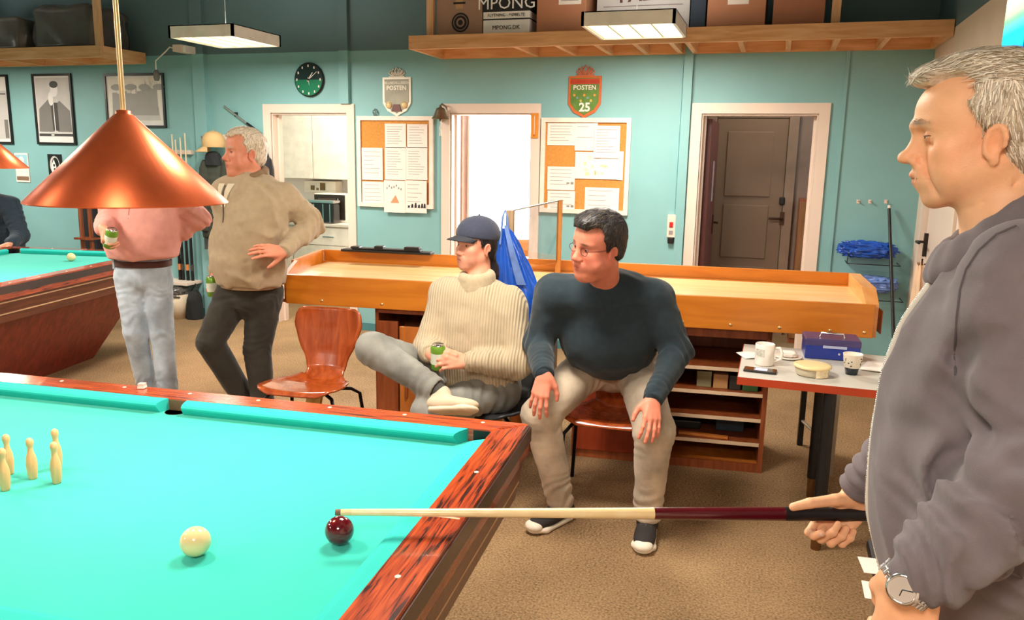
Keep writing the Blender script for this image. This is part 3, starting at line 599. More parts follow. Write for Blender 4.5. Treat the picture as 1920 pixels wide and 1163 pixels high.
# hooks high on the wall with pegs, blue bundles and black pole beside the corner
for i, px in enumerate((1609, 1631, 1661)):
    q = AY(px, 378, YW); t = thing('wall_hook', ('small white wall hook above the blue bags farthest from the pole', 'small white wall hook in the middle of three above blue bags', 'small white wall hook beside the tip of the black pole')[i], 'hook', (q[0], YW, q[2]), 0, 'row of three small hooks'); obj('plate', MB().box((-.012, -.004, -.014), (.012, -.001, .014)), M_white, t); obj('peg', MB().tube([(0, -.003, .004), (0, -.03, 0), (0, -.034, .012)], .004, 8), M_white, t)
M_bag = mat('blue_plastic_bag', (24, 84, 190), .22, var=.25, scale=8, bump=.6, bscale=26, coat=.3)
M_bag2 = mat('pale_blue_bag', (110, 140, 205), .25, var=.35, scale=9, bump=.6, bscale=26, coat=.2)
def crumple(c, r, seed, nu=90, nv=60, amp=.34):
    rn = np.random.RandomState(seed); ks = rn.normal(size=(14, 3))*7.5; ph = rn.rand(14)*6
    def fn(u, v):
        a = 2*math.pi*u; b = math.pi*(v*.998+.001); d = np.array([math.sin(b)*math.cos(a), math.sin(b)*math.sin(a), math.cos(b)])
        s = np.sign(d)*np.abs(d)**.7; k = 1+amp*sum(abs(math.sin(float(q @ d)+p))-.6 for q, p in zip(ks, ph))/4
        return tuple(np.array(c)+np.array(r)*s*k)
    return MB().grid(fn, nu, nv)
q = AY(1625, 468, YW-.10); single('blue_bag', crumple((0, 0, 0), (.175, .085, .055), 3), M_bag, 'bright blue crumpled plastic bag stuffed on a wall bracket', 'bag', (q[0], q[1], q[2]))
q = AY(1632, 533, YW-.10); single('blue_bag', crumple((0, 0, 0), (.165, .085, .055), 8), M_bag2, 'pale and dark blue crumpled bag below the bright blue one', 'bag', (q[0], q[1], q[2]))
for y_, px, lb in ((495, 1630, 'thin dark wire bracket holding the bright blue bag'), (560, 1635, 'thin dark wire bracket holding the pale blue bag')):
    q = AY(px, y_-4, YW); single('wall_bracket', MB().tube([(-.17, -.001, 0), (-.17, -.19, 0), (.19, -.19, 0), (.19, -.001, 0)], .004, 6).tube([(-.17, -.001, .10), (-.17, -.19, .07), (-.17, -.19, 0)], .004, 6), M_black, lb, 'bracket', (q[0], YW, q[2]))
a = AY(1667, 386, YW-.04); b = AZ(1712, 830, 0); b = np.array([a[0]+.10, 5.9, 0]); t = thing('wall_pole', 'thin black pole with pale tip leaning on the wall beside blue bags', 'pole', (b[0], b[1], 0)); v = a-b
obj('shaft', MB().tube([(0, 0, .012), tuple(v*.985)], [.014, .011], 10), M_black, t); obj('tip', MB().tube([tuple(v*.985), tuple(v)], .011, 10), M_paper, t); obj('foot', MB().tube([(0, 0, 0), (0, 0, .02)], .018, 10), M_black, t)
# pale coat on the side wall behind the cue player
q = AX(1712, 585, XR-.06); t = thing('pale_coat', 'pale beige coat hanging on the wall behind the cue player', 'coat', (q[0], q[1], q[2]))
obj('hook', MB().tube([(.058, 0, .33), (.02, 0, .32), (.02, 0, .36)], .006, 8), M_black, t)
def coatfn(u, v): a = 2*math.pi*u; k = .05+.16*v**.6; return (.01-(.045+.012*math.sin(5*a))*math.cos(a)*(.5+.5*v)*.9, k*math.sin(a)*(1+.10*math.sin(9*a+3*v)), .33-.95*v+.012*math.sin(8*a))
obj('cloth', MB().grid(coatfn, 49, 24), mat('beige_cloth', (232, 196, 164), .9, bump=.2, bscale=60), t)
# colourful lit screen on the right wall
q = AX(1905, 60, XR); t = thing('light_screen', 'glowing rainbow screen with dark rounded frame on the side wall', 'screen', (XR, q[1], q[2]))
def rr(w, h, r, n=6): return [(sx*(w-r)+r*math.cos(a), sy*(h-r)+r*math.sin(a)) for sx, sy, a0 in ((1, 1, 0), (-1, 1, 90), (-1, -1, 180), (1, -1, 270)) for a in [R(a0+90*i/n) for i in range(n+1)]]
TW_ = Matrix(((0, 0, -1, 0), (-1, 0, 0, 0), (0, 1, 0, 0), (0, 0, 0, 1)))
obj('frame', MB().prism(rr(.20, .20, .06), .001, .035), M_black, t).matrix_local = TW_ @ Matrix.Translation((.12, 0, 0))
def rainbow():
    m = bpy.data.materials.new('rainbow_light'); m.use_nodes = True; nt = m.node_tree; b = nt.nodes['Principled BSDF']; L = nt.links.new
    tc = _n(nt, 'ShaderNodeTexCoord'); sp = _n(nt, 'ShaderNodeSeparateXYZ'); L(tc.outputs['Generated'], sp.inputs[0]); cr = _n(nt, 'ShaderNodeValToRGB'); e = cr.color_ramp.elements
    e[0].position = 0; e[0].color = (.15, .05, .8, 1); e[1].position = 1; e[1].color = (1, .3, .5, 1)
    for p, c in ((.2, (.0, .3, 1, 1)), (.45, (.0, .9, .8, 1)), (.62, (.2, 1, .3, 1)), (.8, (1, .9, .5, 1))): x = e.new(p); x.color = c
    L(sp.outputs['Y'], cr.inputs[0]); L(cr.outputs[0], b.inputs['Emission Color']); b.inputs['Emission Strength'].default_value = 1.6; b.inputs['Base Color'].default_value = (.02, .02, .02, 1); return m
obj('lit_panel', MB().prism(rr(.185, .185, .05), .033, .038), rainbow(), t).matrix_local = TW_ @ Matrix.Translation((.12, 0, 0))
# junction box with hanging cable and plug beneath the shelf end
q = AY(335, 92, 6.40); t = thing('cable_box', 'small white cable box with hanging lead above the landscape photograph', 'cable box', (q[0], q[1], q[2]))
obj('box', MB().rbox((-.03, -.05, -.03), (.07, .149, .035), .008), M_white, t); obj('mount', MB().rbox((.065, -.03, -.035), (.10, .152, .03), .006), M_panel, t)
p = AY(293, 135, 6.40)-q; obj('lead', MB().tube([(-.03, 0, .0), (-.10, 0, .02), (-.15, 0, -.02), (float(p[0]), 0, -.10), (float(p[0]), 0, float(p[2]))], .006, 8), M_panel, t)
obj('plug', MB().lathe([(.012, .0), (.026, -.02), (.03, -.07), (.02, -.10)], 12, (float(p[0]), 0, float(p[2])+.02)), mat('grey_plug', (112, 110, 100), .6), t)
# metal rod hooked on the wall
a = AY(420, 199, YW-.03); b = AY(489, 251, YW-.03); t = thing('metal_rod', 'slanted metal rod with black grip on the wall above the coats', 'rod', (a[0], YW-.03, a[2])); v = b-a
obj('shaft', MB().tube([(0, 0, 0), tuple(v*.62)], .009, 10), mat('bright_steel', (214, 214, 210), .25, metal=.9), t); obj('grip', MB().tube([tuple(v*.62), tuple(v)], [.012, .014], 10), M_black, t); obj('wall_clip', MB().box((float(v[0])*.3-.012, .006, float(v[2])*.3-.02), (float(v[0])*.3+.012, .0295, float(v[2])*.3+.02)), M_black, t)
# ================================================================ furniture
M_ply = wood('orange_plywood', (196, 110, 22), (216, 130, 34), 2.2, 0, .38, .25, 7)
M_plyT = wood('pale_plywood_field', (232, 184, 120), (242, 202, 146), 2.2, 0, .4, .2, 9)
M_plyE = wood('light_plywood_end', (222, 150, 84), (234, 170, 104), 2.2, 1, .45, .1, 8)
M_cab = wood('red_brown_cabinet', (128, 62, 30), (158, 82, 42), 3, 2, .42, .15, 10)
M_cabD = wood('orange_cabinet_door', (178, 98, 34), (200, 118, 48), 2.4, 2, .4, .2, 8)
M_shelfedge = mat('pale_shelf_edge', (226, 196, 164), .6)
M_screw = mat('brass_screw', (240, 208, 150), .3, metal=.8)
SBo = (-2.62, 3.88); SBa = R(6.2)
def SB(x, y, z=0.): return (SBo[0]+x*math.cos(SBa)-y*math.sin(SBa), SBo[1]+x*math.sin(SBa)+y*math.cos(SBa), z)
t = thing('shuffleboard_table', 'long orange plywood shuffleboard tray behind the seated men', 'game table', (SBo[0], SBo[1], 0), SBa)
zb, zf, zr = .774, .942, 1.004; LN = 3.14
obj('front_board', MB().rbox((.0, 0, zb), (LN, .022, zf), .004), M_ply, t)
obj('rear_board', MB().rbox((-.09, .70, zb), (LN+.04, .722, zr), .004), M_ply, t)
obj('back_rim', MB().rbox((-.09, .672, zf-.03), (LN+.04, .70, zf-.006), .006), M_ply, t)
for s, xa, xb in ((0, -.02, -.115), (1, LN, LN+.04)):
    x = [(xa-.0, .022), (xa+.022*(1 if s == 0 else 1), .022), (xb+.03, .70), (xb, .70)]
    mb = MB(); w_ = .024 if s == 0 else .06
    p = [(xa, .022), (xa+w_, .022), (xb+w_, .70), (xb, .70)]; p0 = [(xa, .022), (xa+w_, .022), (xa+w_+(xb-xa)*.2, .155), (xa+(xb-xa)*.2, .155)]; p1 = [p0[3], p0[2], p[2], p[3]]
    if s == 1: p = [(x_-w_+.02, y_) for x_, y_ in p]; p0 = [(x_-w_+.02, y_) for x_, y_ in p0]; p1 = [(x_-w_+.02, y_) for x_, y_ in p1]
    mb.prism(p0, zb, zf); mb.prism(p0, zf, zr, top=[(a[0], .154) if i < 2 else a for i, a in enumerate(p0)]); mb.prism(p1, zb, zr); obj('end_board', mb, M_ply if s == 0 else M_plyE, t)
obj('playing_field', MB().box((-.05, .022, zf-.045), (LN, .70, zf-.012)), M_plyT, t)
obj('bottom_panel', MB().box((-.04, .024, zb+.002), (LN, .69, zb+.02)), M_cab, t)
for x in (.22, .58, .94, 1.5, 1.86, 2.22, 2.46, 2.70, 2.94, 3.1):
    obj('screw', MB().lathe([(.009, 0), (.008, .003), (.003, .005)], 10), M_screw, t).matrix_local = Matrix.Translation((x, 0, zb+.028)) @ FACE
for x in (.5, .75, 2.9): obj('dowel', MB().lathe([(.008, 0), (.007, .004)], 10), M_inlay, t).matrix_local = Matrix.Translation((x, .672, zf-.018)) @ FACE
for i, y in enumerate((.12, .3, .5)): obj('loose_end_strip', MB().box((LN+.062, y, zb+.0), (LN+.066+.004*i, y+.12, zb+.12)), M_plyE if i else M_cab, t)
# cabinets below it
def cabinet(label, x0, x1, y0, y1, h):
    return thing('low_cabinet', label, 'cabinet', SB(x0, y0), SBa), x1-x0, y1-y0, h
t, w, d, h = cabinet('low cabinet with orange door behind the man in cap', .52, 1.50, .05, .50, .772)
obj('carcass', MB().box((0, 0, 0), (w, .02, .06)).box((0, .0, 0), (.02, d, h)).box((w-.02, 0, 0), (w, d, h)).box((0, d-.015, 0), (w, d, h)).box((0, 0, h-.03), (w, d, h)).box((0, .02, .05), (w, d, .07)), M_cab, t)
dr = obj('door', MB().rbox((.012, -.02, .055), (.14, -.001, .70), .003).add([], []), M_cab, t)
dr = obj('door', MB().rbox((.15, -.02, .055), (.70, -.001, .675), .003), M_cabD, t); obj('handle', MB().rbox((.185, -.036, .26), (.20, -.02, .40), .004), M_cab, dr)
dr = obj('door', MB().rbox((.71, -.02, .055), (w-.01, -.001, .675), .003), M_cabD, t)
t, w, d, h = cabinet('low open shelf cabinet beside the leaning man and small table', 1.66, 2.675, .05, .55, .772)
xm = 1.0-.475-.05; zsh = [float(AY(1390, y, 4.12)[2]) for y in (700, 746.6, 794.5, 841)]
obj('carcass', MB().box((w-.024, 0, 0), (w, d, h)).box((0, 0, 0), (.024, d, h)).box((0, d-.015, 0), (w, d, h)).box((0, 0, h-.05), (w, d, h)).box((xm-.012, .02, .02), (xm+.012, d, h-.05)).box((.024, .0, 0.0), (w-.024, .02, .045)), M_cab, t)
obj('front_panel', MB().rbox((.01, -.018, .05), (xm, -.001, h-.055), .003), wood('dark_red_panel', (128, 44, 20), (156, 60, 30), 3, 2, .4, .2, 8), t)
obj('base_shelf', MB().box((xm+.012, .02, .03), (w-.024, d-.015, .045)), M_cabD, t)
for z in zsh:
    s_ = obj('shelf', MB().box((xm+.012, .012, z-.018), (w-.024, d-.015, z)), M_cab, t); obj('edge_strip', MB().box((xm+.012, .005, z-.018), (w-.024, .012, z)), M_shelfedge, s_)
def on_shelf(name, label, cat, px0, px1, z, hgt, dep, m, dy=.08):
    a, b = AY(px0, 720, 4.14), AY(px1, 720, 4.14); ww = float(b[0]-a[0])
    t = thing(name, label, cat, (float(a[0]), 4.17+dy, z+.001), SBa); obj('carton', MB().rbox((0, 0, 0), (ww, dep, hgt), .003), m, t); obj('lid', MB().rbox((-.001, -.001, hgt*.72), (ww+.001, dep+.001, hgt+.002), .003), m, t); return t
on_shelf('small_box', 'small grey-green box on a cabinet shelf', 'box', 1303, 1331, zsh[1], .085, .10, mat('grey_green_box', (134, 130, 96), .6))
on_shelf('small_box', 'small light brown box between the green boxes on cabinet shelf', 'box', 1335, 1363, zsh[1], .075, .10, mat('light_brown_box', (184, 138, 88), .6))
on_shelf('small_box', 'small black box beside the dark green box on shelf', 'box', 1366, 1388, zsh[1], .075, .10, mat('black_box', (40, 36, 32), .5))
on_shelf('small_box', 'dark green box at the end of the cabinet shelf', 'box', 1392, 1422, zsh[1], .085, .10, mat('dark_green_box', (44, 84, 40), .6))
q = SB(1.66+xm+.10, .10, zsh[3]+.001); single('wooden_ruler', MB().rbox((0, 0, 0), (.26, .03, .014), .003), M_cabD, 'short wooden ruler lying on the lowest cabinet shelf', 'ruler', q, SBa-.10)
q = SB(1.66+xm+.03, .20, zsh[3]+.001); single('flat_case', MB().rbox((0, 0, 0), (.19, .14, .045), .006), M_black, 'flat black case lying on the lowest cabinet shelf', 'case', q, SBa+.05)
q = SB(1.66+xm+.30, .22, zsh[3]+.001); single('dark_box', MB().rbox((0, 0, 0), (.15, .16, .07), .006), M_navy, 'dark box at the end of the lowest cabinet shelf', 'box', q, SBa)
# folding trestle under the tray's end
q = SB(3.02, .10); t = thing('folding_trestle', 'grey metal folding trestle under the end of the plywood tray', 'trestle', q, SBa); M_gm = mat('grey_metal', (176, 164, 146), .4, metal=.5)
obj('leg', MB().box((-.02, -.0, 0), (.02, .03, zb-.002)), M_gm, t); obj('leg', MB().box((-.10, .45, 0), (-.07, .48, zb-.002)), M_black, t); obj('brace', MB().tube([(-.0, .02, .40), (-.085, .46, .70)], .010, 8), M_gm, t); obj('cross_bar', MB().tube([(0, .015, .15), (-.085, .465, .15)], .009, 8), M_gm, t)
# black case lying on the rear board
q = SB(.06, .60, 1.0055); t = thing('black_case', 'long black cue case lying on the rear edge of the tray', 'case', q, SBa); 
obj('body', MB().rbox((0, .03, 0), (.60, .12, .016), .005), M_black, t); obj('lid', MB().rbox((.07, .04, .016), (.53, .11, .026), .004), M_black, t)
for x0, x1, hh in ((.22, .28, .042), (.42, .52, .044), (.06, .12, .034)): obj('clasp', MB().rbox((x0, .045, .02), (x1, .10, hh), .006), M_black, t)
# ---- chairs with a moulded shell
M_chair = wood('mahogany_ply', (150, 62, 22), (186, 88, 38), 3, 2, .25, .5, 9)
M_chairB = mat('black_shell', (30, 30, 34), .5)
M_leg = mat('black_steel', (24, 22, 24), .3, metal=.6)
def shell_chair(label, loc, rz, m, back=True):
    t = thing('shell_chair', label, 'chair', loc, rz)      # faces -y
    def prof(v):      # v 0 front edge .. 1 top of back : y, z
        pts = [(0, -.22, .435), (.06, -.205, .450), (.3, -.06, .437), (.45, .07, .428), (.55, .15, .437), (.63, .195, .478), (.72, .222, .56), (.86, .245, .68), (1, .262, .80)]
        for (a, y0, z0), (b, y1, z1) in zip(pts, pts[1:]):
            if v <= b: k = (v-a)/(b-a); k = k*k*(3-2*k)*.4+k*.6; return y0+(y1-y0)*k, z0+(z1-z0)*k
        return pts[-1][1:]
    def hw(v):
        k = [(0, .13), (.05, .185), (.14, .212), (.3, .215), (.42, .19), (.52, .125), (.6, .105), (.68, .12), (.8, .17), (.9, .195), (.97, .185), (1, .15)]
        for (a, w0), (b, w1) in zip(k, k[1:]):
            if v <= b: return w0+(w1-w0)*(v-a)/(b-a)
        return .17
    def fn(u, v):
        y, z = prof(v); w = hw(v); x = (2*u-1)*w; c = (abs(2*u-1)**2)
        if v < .55: z += .018*c*(1 if v > .1 else v/.1)-.012*(1-c)*(v > .1)
        else: y -= .03*c*min(1, (v-.55)/.2)
        return (x, y, z)
    obj('shell', MB().sheet(fn, 17, 44, .011), m, t)
    for sx in (-1, 1):
        obj('leg', MB().tube([(sx*.09, -.05, .415), (sx*.17, -.12, .405), (sx*.20, -.165, .37), (sx*.225, -.21, .0)], .0095, 10), M_leg, t)
        obj('leg', MB().tube([(sx*.09, .05, .410), (sx*.17, .12, .395), (sx*.20, .165, .36), (sx*.225, .235, .0)], .0095, 10), M_leg, t)
    obj('seat_mount', MB().lathe([(.10, .400), (.10, .420)], 20), M_leg, t)
    return t
shell_chair('empty mahogany plywood chair between beige sweater man and seated man', (-2.23, 3.50, 0), R(6), M_chair)
shell_chair('mahogany plywood chair behind the legs of the leaning man', (-.66, 3.60, 0), R(3), M_chair)
# ---- small table
M_lam = mat('grey_laminate', (206, 202, 194), .35, var=.03)
t = thing('side_table', 'small grey laminate table with red-brown edge and mugs', 'table', (-.10, 3.395, 0))
obj('tabletop', MB().rbox((0.003, .003, .698), (.897, .652, .730), .002), M_lam, t); eb = MB(); 
for q in ((0, 0, .90, .003), (0, .652, .90, .655), (0, .003, .003, .652), (.897, .003, .90, .652)): eb.box((q[0], q[1], .696), (q[2], q[3], .7285))
obj('edge_band', eb, mat('red_brown_edge', (176, 62, 30), .4), t)
for x, y in ((.372, .03), (.372, .60)):
    l = obj('leg', MB().tube([(x, y, .10), (x, y, .698)], .026, 18), M_black, t); obj('foot', MB().tube([(x, y, .0), (x, y, .10)], [.021, .023], 18), mat('tarnished_chrome', (150, 120, 90), .2, metal=1), l)
obj('under_frame', MB().box((.35, .03, .66), (.394, .60, .697)).box((.08, .30, .675), (.82, .34, .697)), M_black, t)
ZT_ = .731
def onT(px, py): q = AZ(px, py, .73); return (float(q[0]), float(q[1]), ZT_)
M_mug = mat('white_ceramic', (244, 236, 226), .2, coat=.4)
t = thing('mug', 'white ceramic mug with faint print on the small table', 'mug', onT(1432, 684)); obj('cup', MB().lathe([(.0, 0), (.038, 0), (.041, .004), (.042, .095), (.040, .096), (.038, .09), (.037, .012), (0, .010)], 28), M_mug, t)
obj('handle', MB().tube([(.040, 0, .078), (.062, -.003, .082), (.074, -.004, .060), (.070, -.004, .032), (.040, 0, .018)], .0065, 8), M_mug, t)
obj('print', MB().grid(lambda u, v: (.0424*math.sin(R(-60+60*u)), -.0424*math.cos(R(-60+60*u)), .042+.034*v), 8, 3), mat('faint_print', (206, 204, 192), .3, var=.3, scale=80), t)
q = onT(1425, 697); t = thing('smartphone', 'black smartphone lying beside the white mug', 'phone', q, R(-4)); obj('body', MB().rbox((-.068, -.033, 0), (.068, .033, .009), .004), M_black, t); obj('screen', MB().box((-.062, -.029, .009), (.062, .029, .0095)), mat('black_glass', (16, 16, 22), .05, coat=.6), t); obj('screen_glow', MB().box((-.02, -.02, .0095), (.03, .022, .0098)), mat('lit_screen', (190, 180, 220), .3, emit=.6), t)
q = onT(1478, 672); t = thing('crumpled_napkin', 'crumpled white napkin on saucer between mug and food tub', 'napkin', q); obj('saucer', MB().lathe([(.03, 0), (.055, .004), (.062, .010), (.060, .011), (.03, .005), (0, .005)], 28), M_mug, t); obj('napkin', crumple((0, .0, .02), (.035, .03, .012), 5, 30, 18, .3), M_paper, t)
q = onT(1408, 668); single('paper_sheet', MB().sheet(lambda u, v: (-.05+.1*u, -.06+.12*v, .002+.004*math.sin(3*u)), 8, 6, .001), M_paper, 'white paper sheet lying behind the white mug', 'paper', q, .4)
q = onT(1522, 703); t = thing('food_tub', 'round plastic food tub with cream lid and paper label', 'food tub', q); obj('tub', MB().lathe([(0, 0), (.060, 0), (.066, .004), (.072, .036), (.070, .036), (.064, .008), (0, .006)], 36), mat('clear_tub', (226, 214, 186), .15, var=.05, trans=.35), t); obj('lid', MB().lathe([(.074, .034), (.078, .036), (.078, .044), (.066, .047), (0, .045)], 36), mat('cream_lid', (238, 214, 160), .35), t)
obj('label_patch', MB().grid(lambda u, v: (.0725*math.sin(R(10+50*u)), -.0725*math.cos(R(10+50*u)), .002+.034*v), 8, 3), mat('label_paper', (242, 226, 190), .6, var=.15, scale=70), t); obj('contents', MB().lathe([(.061, .006), (.064, .026), (0, .028)], 24), mat('yellow_food', (206, 180, 120), .7, var=.2, scale=40), t)
a, b = AZ(1508, 672, .73), AZ(1612, 680, .73); rzb = math.atan2(b[1]-a[1], b[0]-a[0]); wb = float(np.hypot(b[0]-a[0], b[1]-a[1])); t = thing('cash_box', 'blue metal cash box with carrying handle on the small table', 'cash box', (a[0], a[1], ZT_), rzb)
M_blue = mat('blue_enamel', (14, 44, 140), .3, coat=.3); obj('box', MB().rbox((0, 0, 0), (wb, .17, .078), .006), M_blue, t); obj('lid', MB().rbox((-.002, -.002, .062), (wb+.002, .172, .094), .007), mat('violet_blue_enamel', (62, 52, 104), .35, coat=.3), t); obj('handle', MB().tube([(wb*.28, .06, .094), (wb*.30, .06, .112), (wb*.70, .06, .112), (wb*.72, .06, .094)], .005, 8), mat('chrome', (226, 226, 230), .15, metal=1), t); obj('label_plate', MB().box((wb*.32, -.0022, .054), (wb*.75, 0, .066)), mat('pale_label', (170, 178, 214), .5), t); obj('lock', MB().lathe([(.006, 0), (.005, .003)], 12), mat('chrome', (226, 226, 230), .15, metal=1), t).matrix_local = Matrix.Translation((wb*.62, 0, .03)) @ FACE
q = onT(1596, 702); t = thing('patterned_cup', 'white speckled cup with dark blue base in front of cash box', 'cup', q); obj('cup', MB().lathe([(.028, .03), (.034, .032), (.040, .088), (.041, .09), (.038, .09), (.030, .036), (0, .034)], 28), mat('cup_cream', (246, 236, 218), .3), t); obj('base', MB().lathe([(0, 0), (.024, 0), (.030, .032)], 28), mat('cup_navy', (22, 34, 48), .3), t)
rn = random.Random(2); M_leaf = [mat('cup_print_%d' % i, c, .5) for i, c in enumerate(((70, 60, 40), (96, 80, 50), (60, 66, 80)))]
for k in range(42):
    a_ = rn.random()*2*math.pi; zz = .04+.042*rn.random(); rr_ = .034+.006*(zz-.032)/.056+.0012; s_ = .0035+.002*rn.random()
    obj('printed_leaf', MB().add([(rr_*math.cos(a_+dx/rr_), rr_*math.sin(a_+dx/rr_), zz+dz) for dx, dz in ((-s_, 0), (0, -s_*.7), (s_, 0), (0, s_))], [(0, 1, 2, 3)]), M_leaf[k % 3], t)
q = onT(1650, 690); single('paper_sheet', MB().sheet(lambda u, v: (-.07+.14*u, -.10+.2*v, .002+.01*u*u), 8, 6, .001), M_paper, 'white paper sheet beside the speckled cup on the small table', 'paper', q, -.3)
# ---- glass screen and hanging blue bag
p0 = AY(957, 395, 3.965); p1 = AY(1050, 375, 4.45); t = thing('glass_screen', 'glass pane between two wooden posts at the plywood tray', 'screen', (p0[0], p0[1], 0)); v = p1-p0
M_post = wood('weathered_post', (168, 138, 106), (190, 160, 124), 4, 2, .7, 0, 12); M_post2 = wood('orange_post', (196, 124, 52), (214, 144, 70), 4, 2, .5, .1, 12)
obj('post', MB().box((-.02, -.014, 0), (.02, .014, float(p0[2]))), M_post, t); zf2 = zf-.008
obj('post', MB().box((float(v[0])-.013, float(v[1])-.013, zf2), (float(v[0])+.013, float(v[1])+.013, float(p1[2]))), M_post2, t)
vv = np.array([v[0], v[1]]); nrm = np.array([-vv[1], vv[0]])/np.linalg.norm(vv)*.002
obj('pane', MB().add([(nrm[0]*s, nrm[1]*s, 1.03) for s in (-1, 1)]+[(vv[0]+nrm[0]*s, vv[1]+nrm[1]*s, 1.03) for s in (1, -1)]+[(nrm[0]*s, nrm[1]*s, float(p0[2])-.004) for s in (-1, 1)]+[(vv[0]+nrm[0]*s, vv[1]+nrm[1]*s, float(p1[2])-.004) for s in (1, -1)], [(3, 2, 1, 0), (4, 5, 6, 7), (0, 1, 5, 4), (1, 2, 6, 5), (2, 3, 7, 6), (3, 0, 4, 7)]), mat('pane_glass', (240, 244, 248), .02, trans=1), t)
obj('top_rail', MB().tube([(0, 0, float(p0[2])-.002), tuple(v*np.array([1, 1, 0])+np.array([0, 0, p1[2]-.002]))], .005, 6), mat('steel_edge', (170, 166, 156), .35, metal=.6), t)
t = thing('blue_carrier_bag', 'large shiny blue carrier bag hanging from the wooden post', 'bag', (float(p0[0]), 3.90, .66))
def bagfn(u, v):
    z = 1.26-.60*v-.66; a = 2*math.pi*u; w = .018+.125*min(1, v/.55)**.75; cx = .0+.075*v; d = .012+.03*min(1, v/.6)
    f = 1+.10*math.sin(9*a+6*v)+.07*math.sin(17*a-11*v); return (cx+w*math.cos(a)*f, d*math.sin(a)*f, z)
mb = MB().grid(bagfn, 73, 30); obj('bag_body', mb, M_bag, t); obj('handle_strap', MB().tube([(-.02, -.03, .52), (-.012, -.022, .66), (0, -.018, .695), (.012, -.022, .66), (.03, -.03, .50)], .006, 6), M_bag2, t)
obj('light_panel_strip', MB().grid(lambda u, v: (.015+.09*v+.02*(u-.5)*(1-v)+.05*(u-.5)*v, -.05-.012*math.sin(3*v), .62-.30*v), 6, 14), M_bag2, t)
# ================================================================ coats, cues and things along the picture wall
M_coat = mat('dark_green_coat', (54, 58, 48), .8, var=.15, scale=12, bump=.3, bscale=30); M_coatb = mat('black_coat', (30, 32, 36), .85, var=.15, bump=.2, bscale=40); M_slate = mat('slate_coat', (72, 80, 84), .85, var=.1)
def hung(t, name, m, cx, y, z0, z1, w0, w1, d, folds=5, seed=0, quilt=0):
    def fn(u, v):
        a = 2*math.pi*u; k = v; sh = min(1, v/.12)**.5; w = (w0+(w1-w0)*k)*sh; dd = d*(.45+.55*min(1, v/.3)); f = 1+.06*math.sin(folds*a+seed+2*v)+.03*math.sin(2*folds*a-5*v); q = 1+quilt*abs(math.sin(v*38))
        return (cx+w*math.cos(a)*f, y+dd*math.sin(a)*f*q, z1-(z1-z0)*v)
    mb = MB().grid(fn, 49, 46); n = 46; mb.f.append(tuple((n-1)+i*n for i in range(48))); mb.sm.append(False); mb.f.append(tuple(i*n for i in range(47, -1, -1))); mb.sm.append(False)
    return obj(name, mb, m, t)
yc = YW-.13
def PX(px, py, Y=yc): q = AY(px, py, Y); return float(q[0]), float(q[2])
xh, zh = PX(402, 262); t = thing('coat_rack', 'white wall rail with hooks carrying the coats', 'coat rack', (xh, YW, zh+.02))
obj('rail', MB().rbox((-.28, -.02, -.03), (.34, -.001, .03), .004), M_white, t)
for x in (-.2, .02, .24): obj('hook', MB().tube([(x, -.02, .0), (x, -.055, -.01), (x, -.06, .02)], .006, 8), M_chr, t)
x, z1 = PX(404, 290); _, z0 = PX(404, 445); t = thing('quilted_jacket', 'dark green quilted jacket hanging behind the man in beige sweater', 'jacket', (x, yc, z0)); M_q = M_coat
o = hung(t, 'jacket_body', M_q, 0, 0, 0, z1-z0, .13, .17, .085, 5, 1, .10); o2 = hung(t, 'sleeve', M_q, -.10, -.04, .06, z1-z0-.05, .05, .06, .05, 3, 2, .12); o2 = hung(t, 'sleeve', M_q, .14, -.04, .06, z1-z0-.05, .05, .06, .05, 3, 4, .12); hung(t, 'hood', M_coatb, 0, -.03, z1-z0-.10, z1-z0+.03, .06, .10, .06, 3, 3)
hung(t, 'long_slate_coat', M_slate, .0, .02, -.22, .16, .12, .15, .06, 4, 2); hung(t, 'slate_coat_sleeve', M_slate, -.14, .02, -.12, .2, .04, .05, .03, 3, 1)  # separate slate coat hanging under the jacket, grouped as its parts
xq, zq = PX(402, 268, yc-.03); t = thing('tan_cap', 'tan cap resting on top of the hanging jackets', 'cap', (xq, yc-.04, zq+.045)); M_cap = mat('tan_cotton', (206, 172, 122), .9, var=.08, bump=.2)
obj('crown', MB().lathe([(.10, -.085), (.108, -.05), (.10, .0), (.075, .04), (.03, .062), (0, .065)], 28), M_cap, t); obj('brim', MB().sheet(lambda u, v: ((.095+.075*v*math.sin(math.pi*u))*math.cos(R(150+120*u)), (.095+.075*v*math.sin(math.pi*u))*math.sin(R(150+120*u)), -.08-.05*v), 20, 6, .006), M_cap, t); obj('button', MB().ball((0, 0, .066), .008, 8), M_cap, t)
x, z1 = PX(165, 385); _, z0 = PX(165, 474); t = thing('black_jacket', 'black jacket hanging on the wall behind the man in pink shirt', 'jacket', (x, yc, z0)); hung(t, 'jacket_body', M_coatb, 0, 0, .02, z1-z0+.25, .10, .12, .06, 4, 5); hung(t, 'sleeve', M_coatb, .12, -.02, 0, z1-z0+.2, .04, .045, .04, 3, 2); obj('hook', MB().tube([(0, .129, z1-z0+.27), (0, .04, z1-z0+.265), (0, .03, z1-z0+.24)], .006, 8), M_chr, t)
x, z1 = PX(492, 290); t = thing('dark_bag', 'dark bag hanging beside the kitchen door casing', 'bag', (x, yc+.02, z1-.35)); hung(t, 'bag_body', M_coatb, 0, 0, 0, .35, .07, .10, .06, 3, 1); obj('strap', MB().tube([(-.05, 0, .33), (0, .02, .45), (.05, 0, .33)], .008, 8), M_coatb, t)
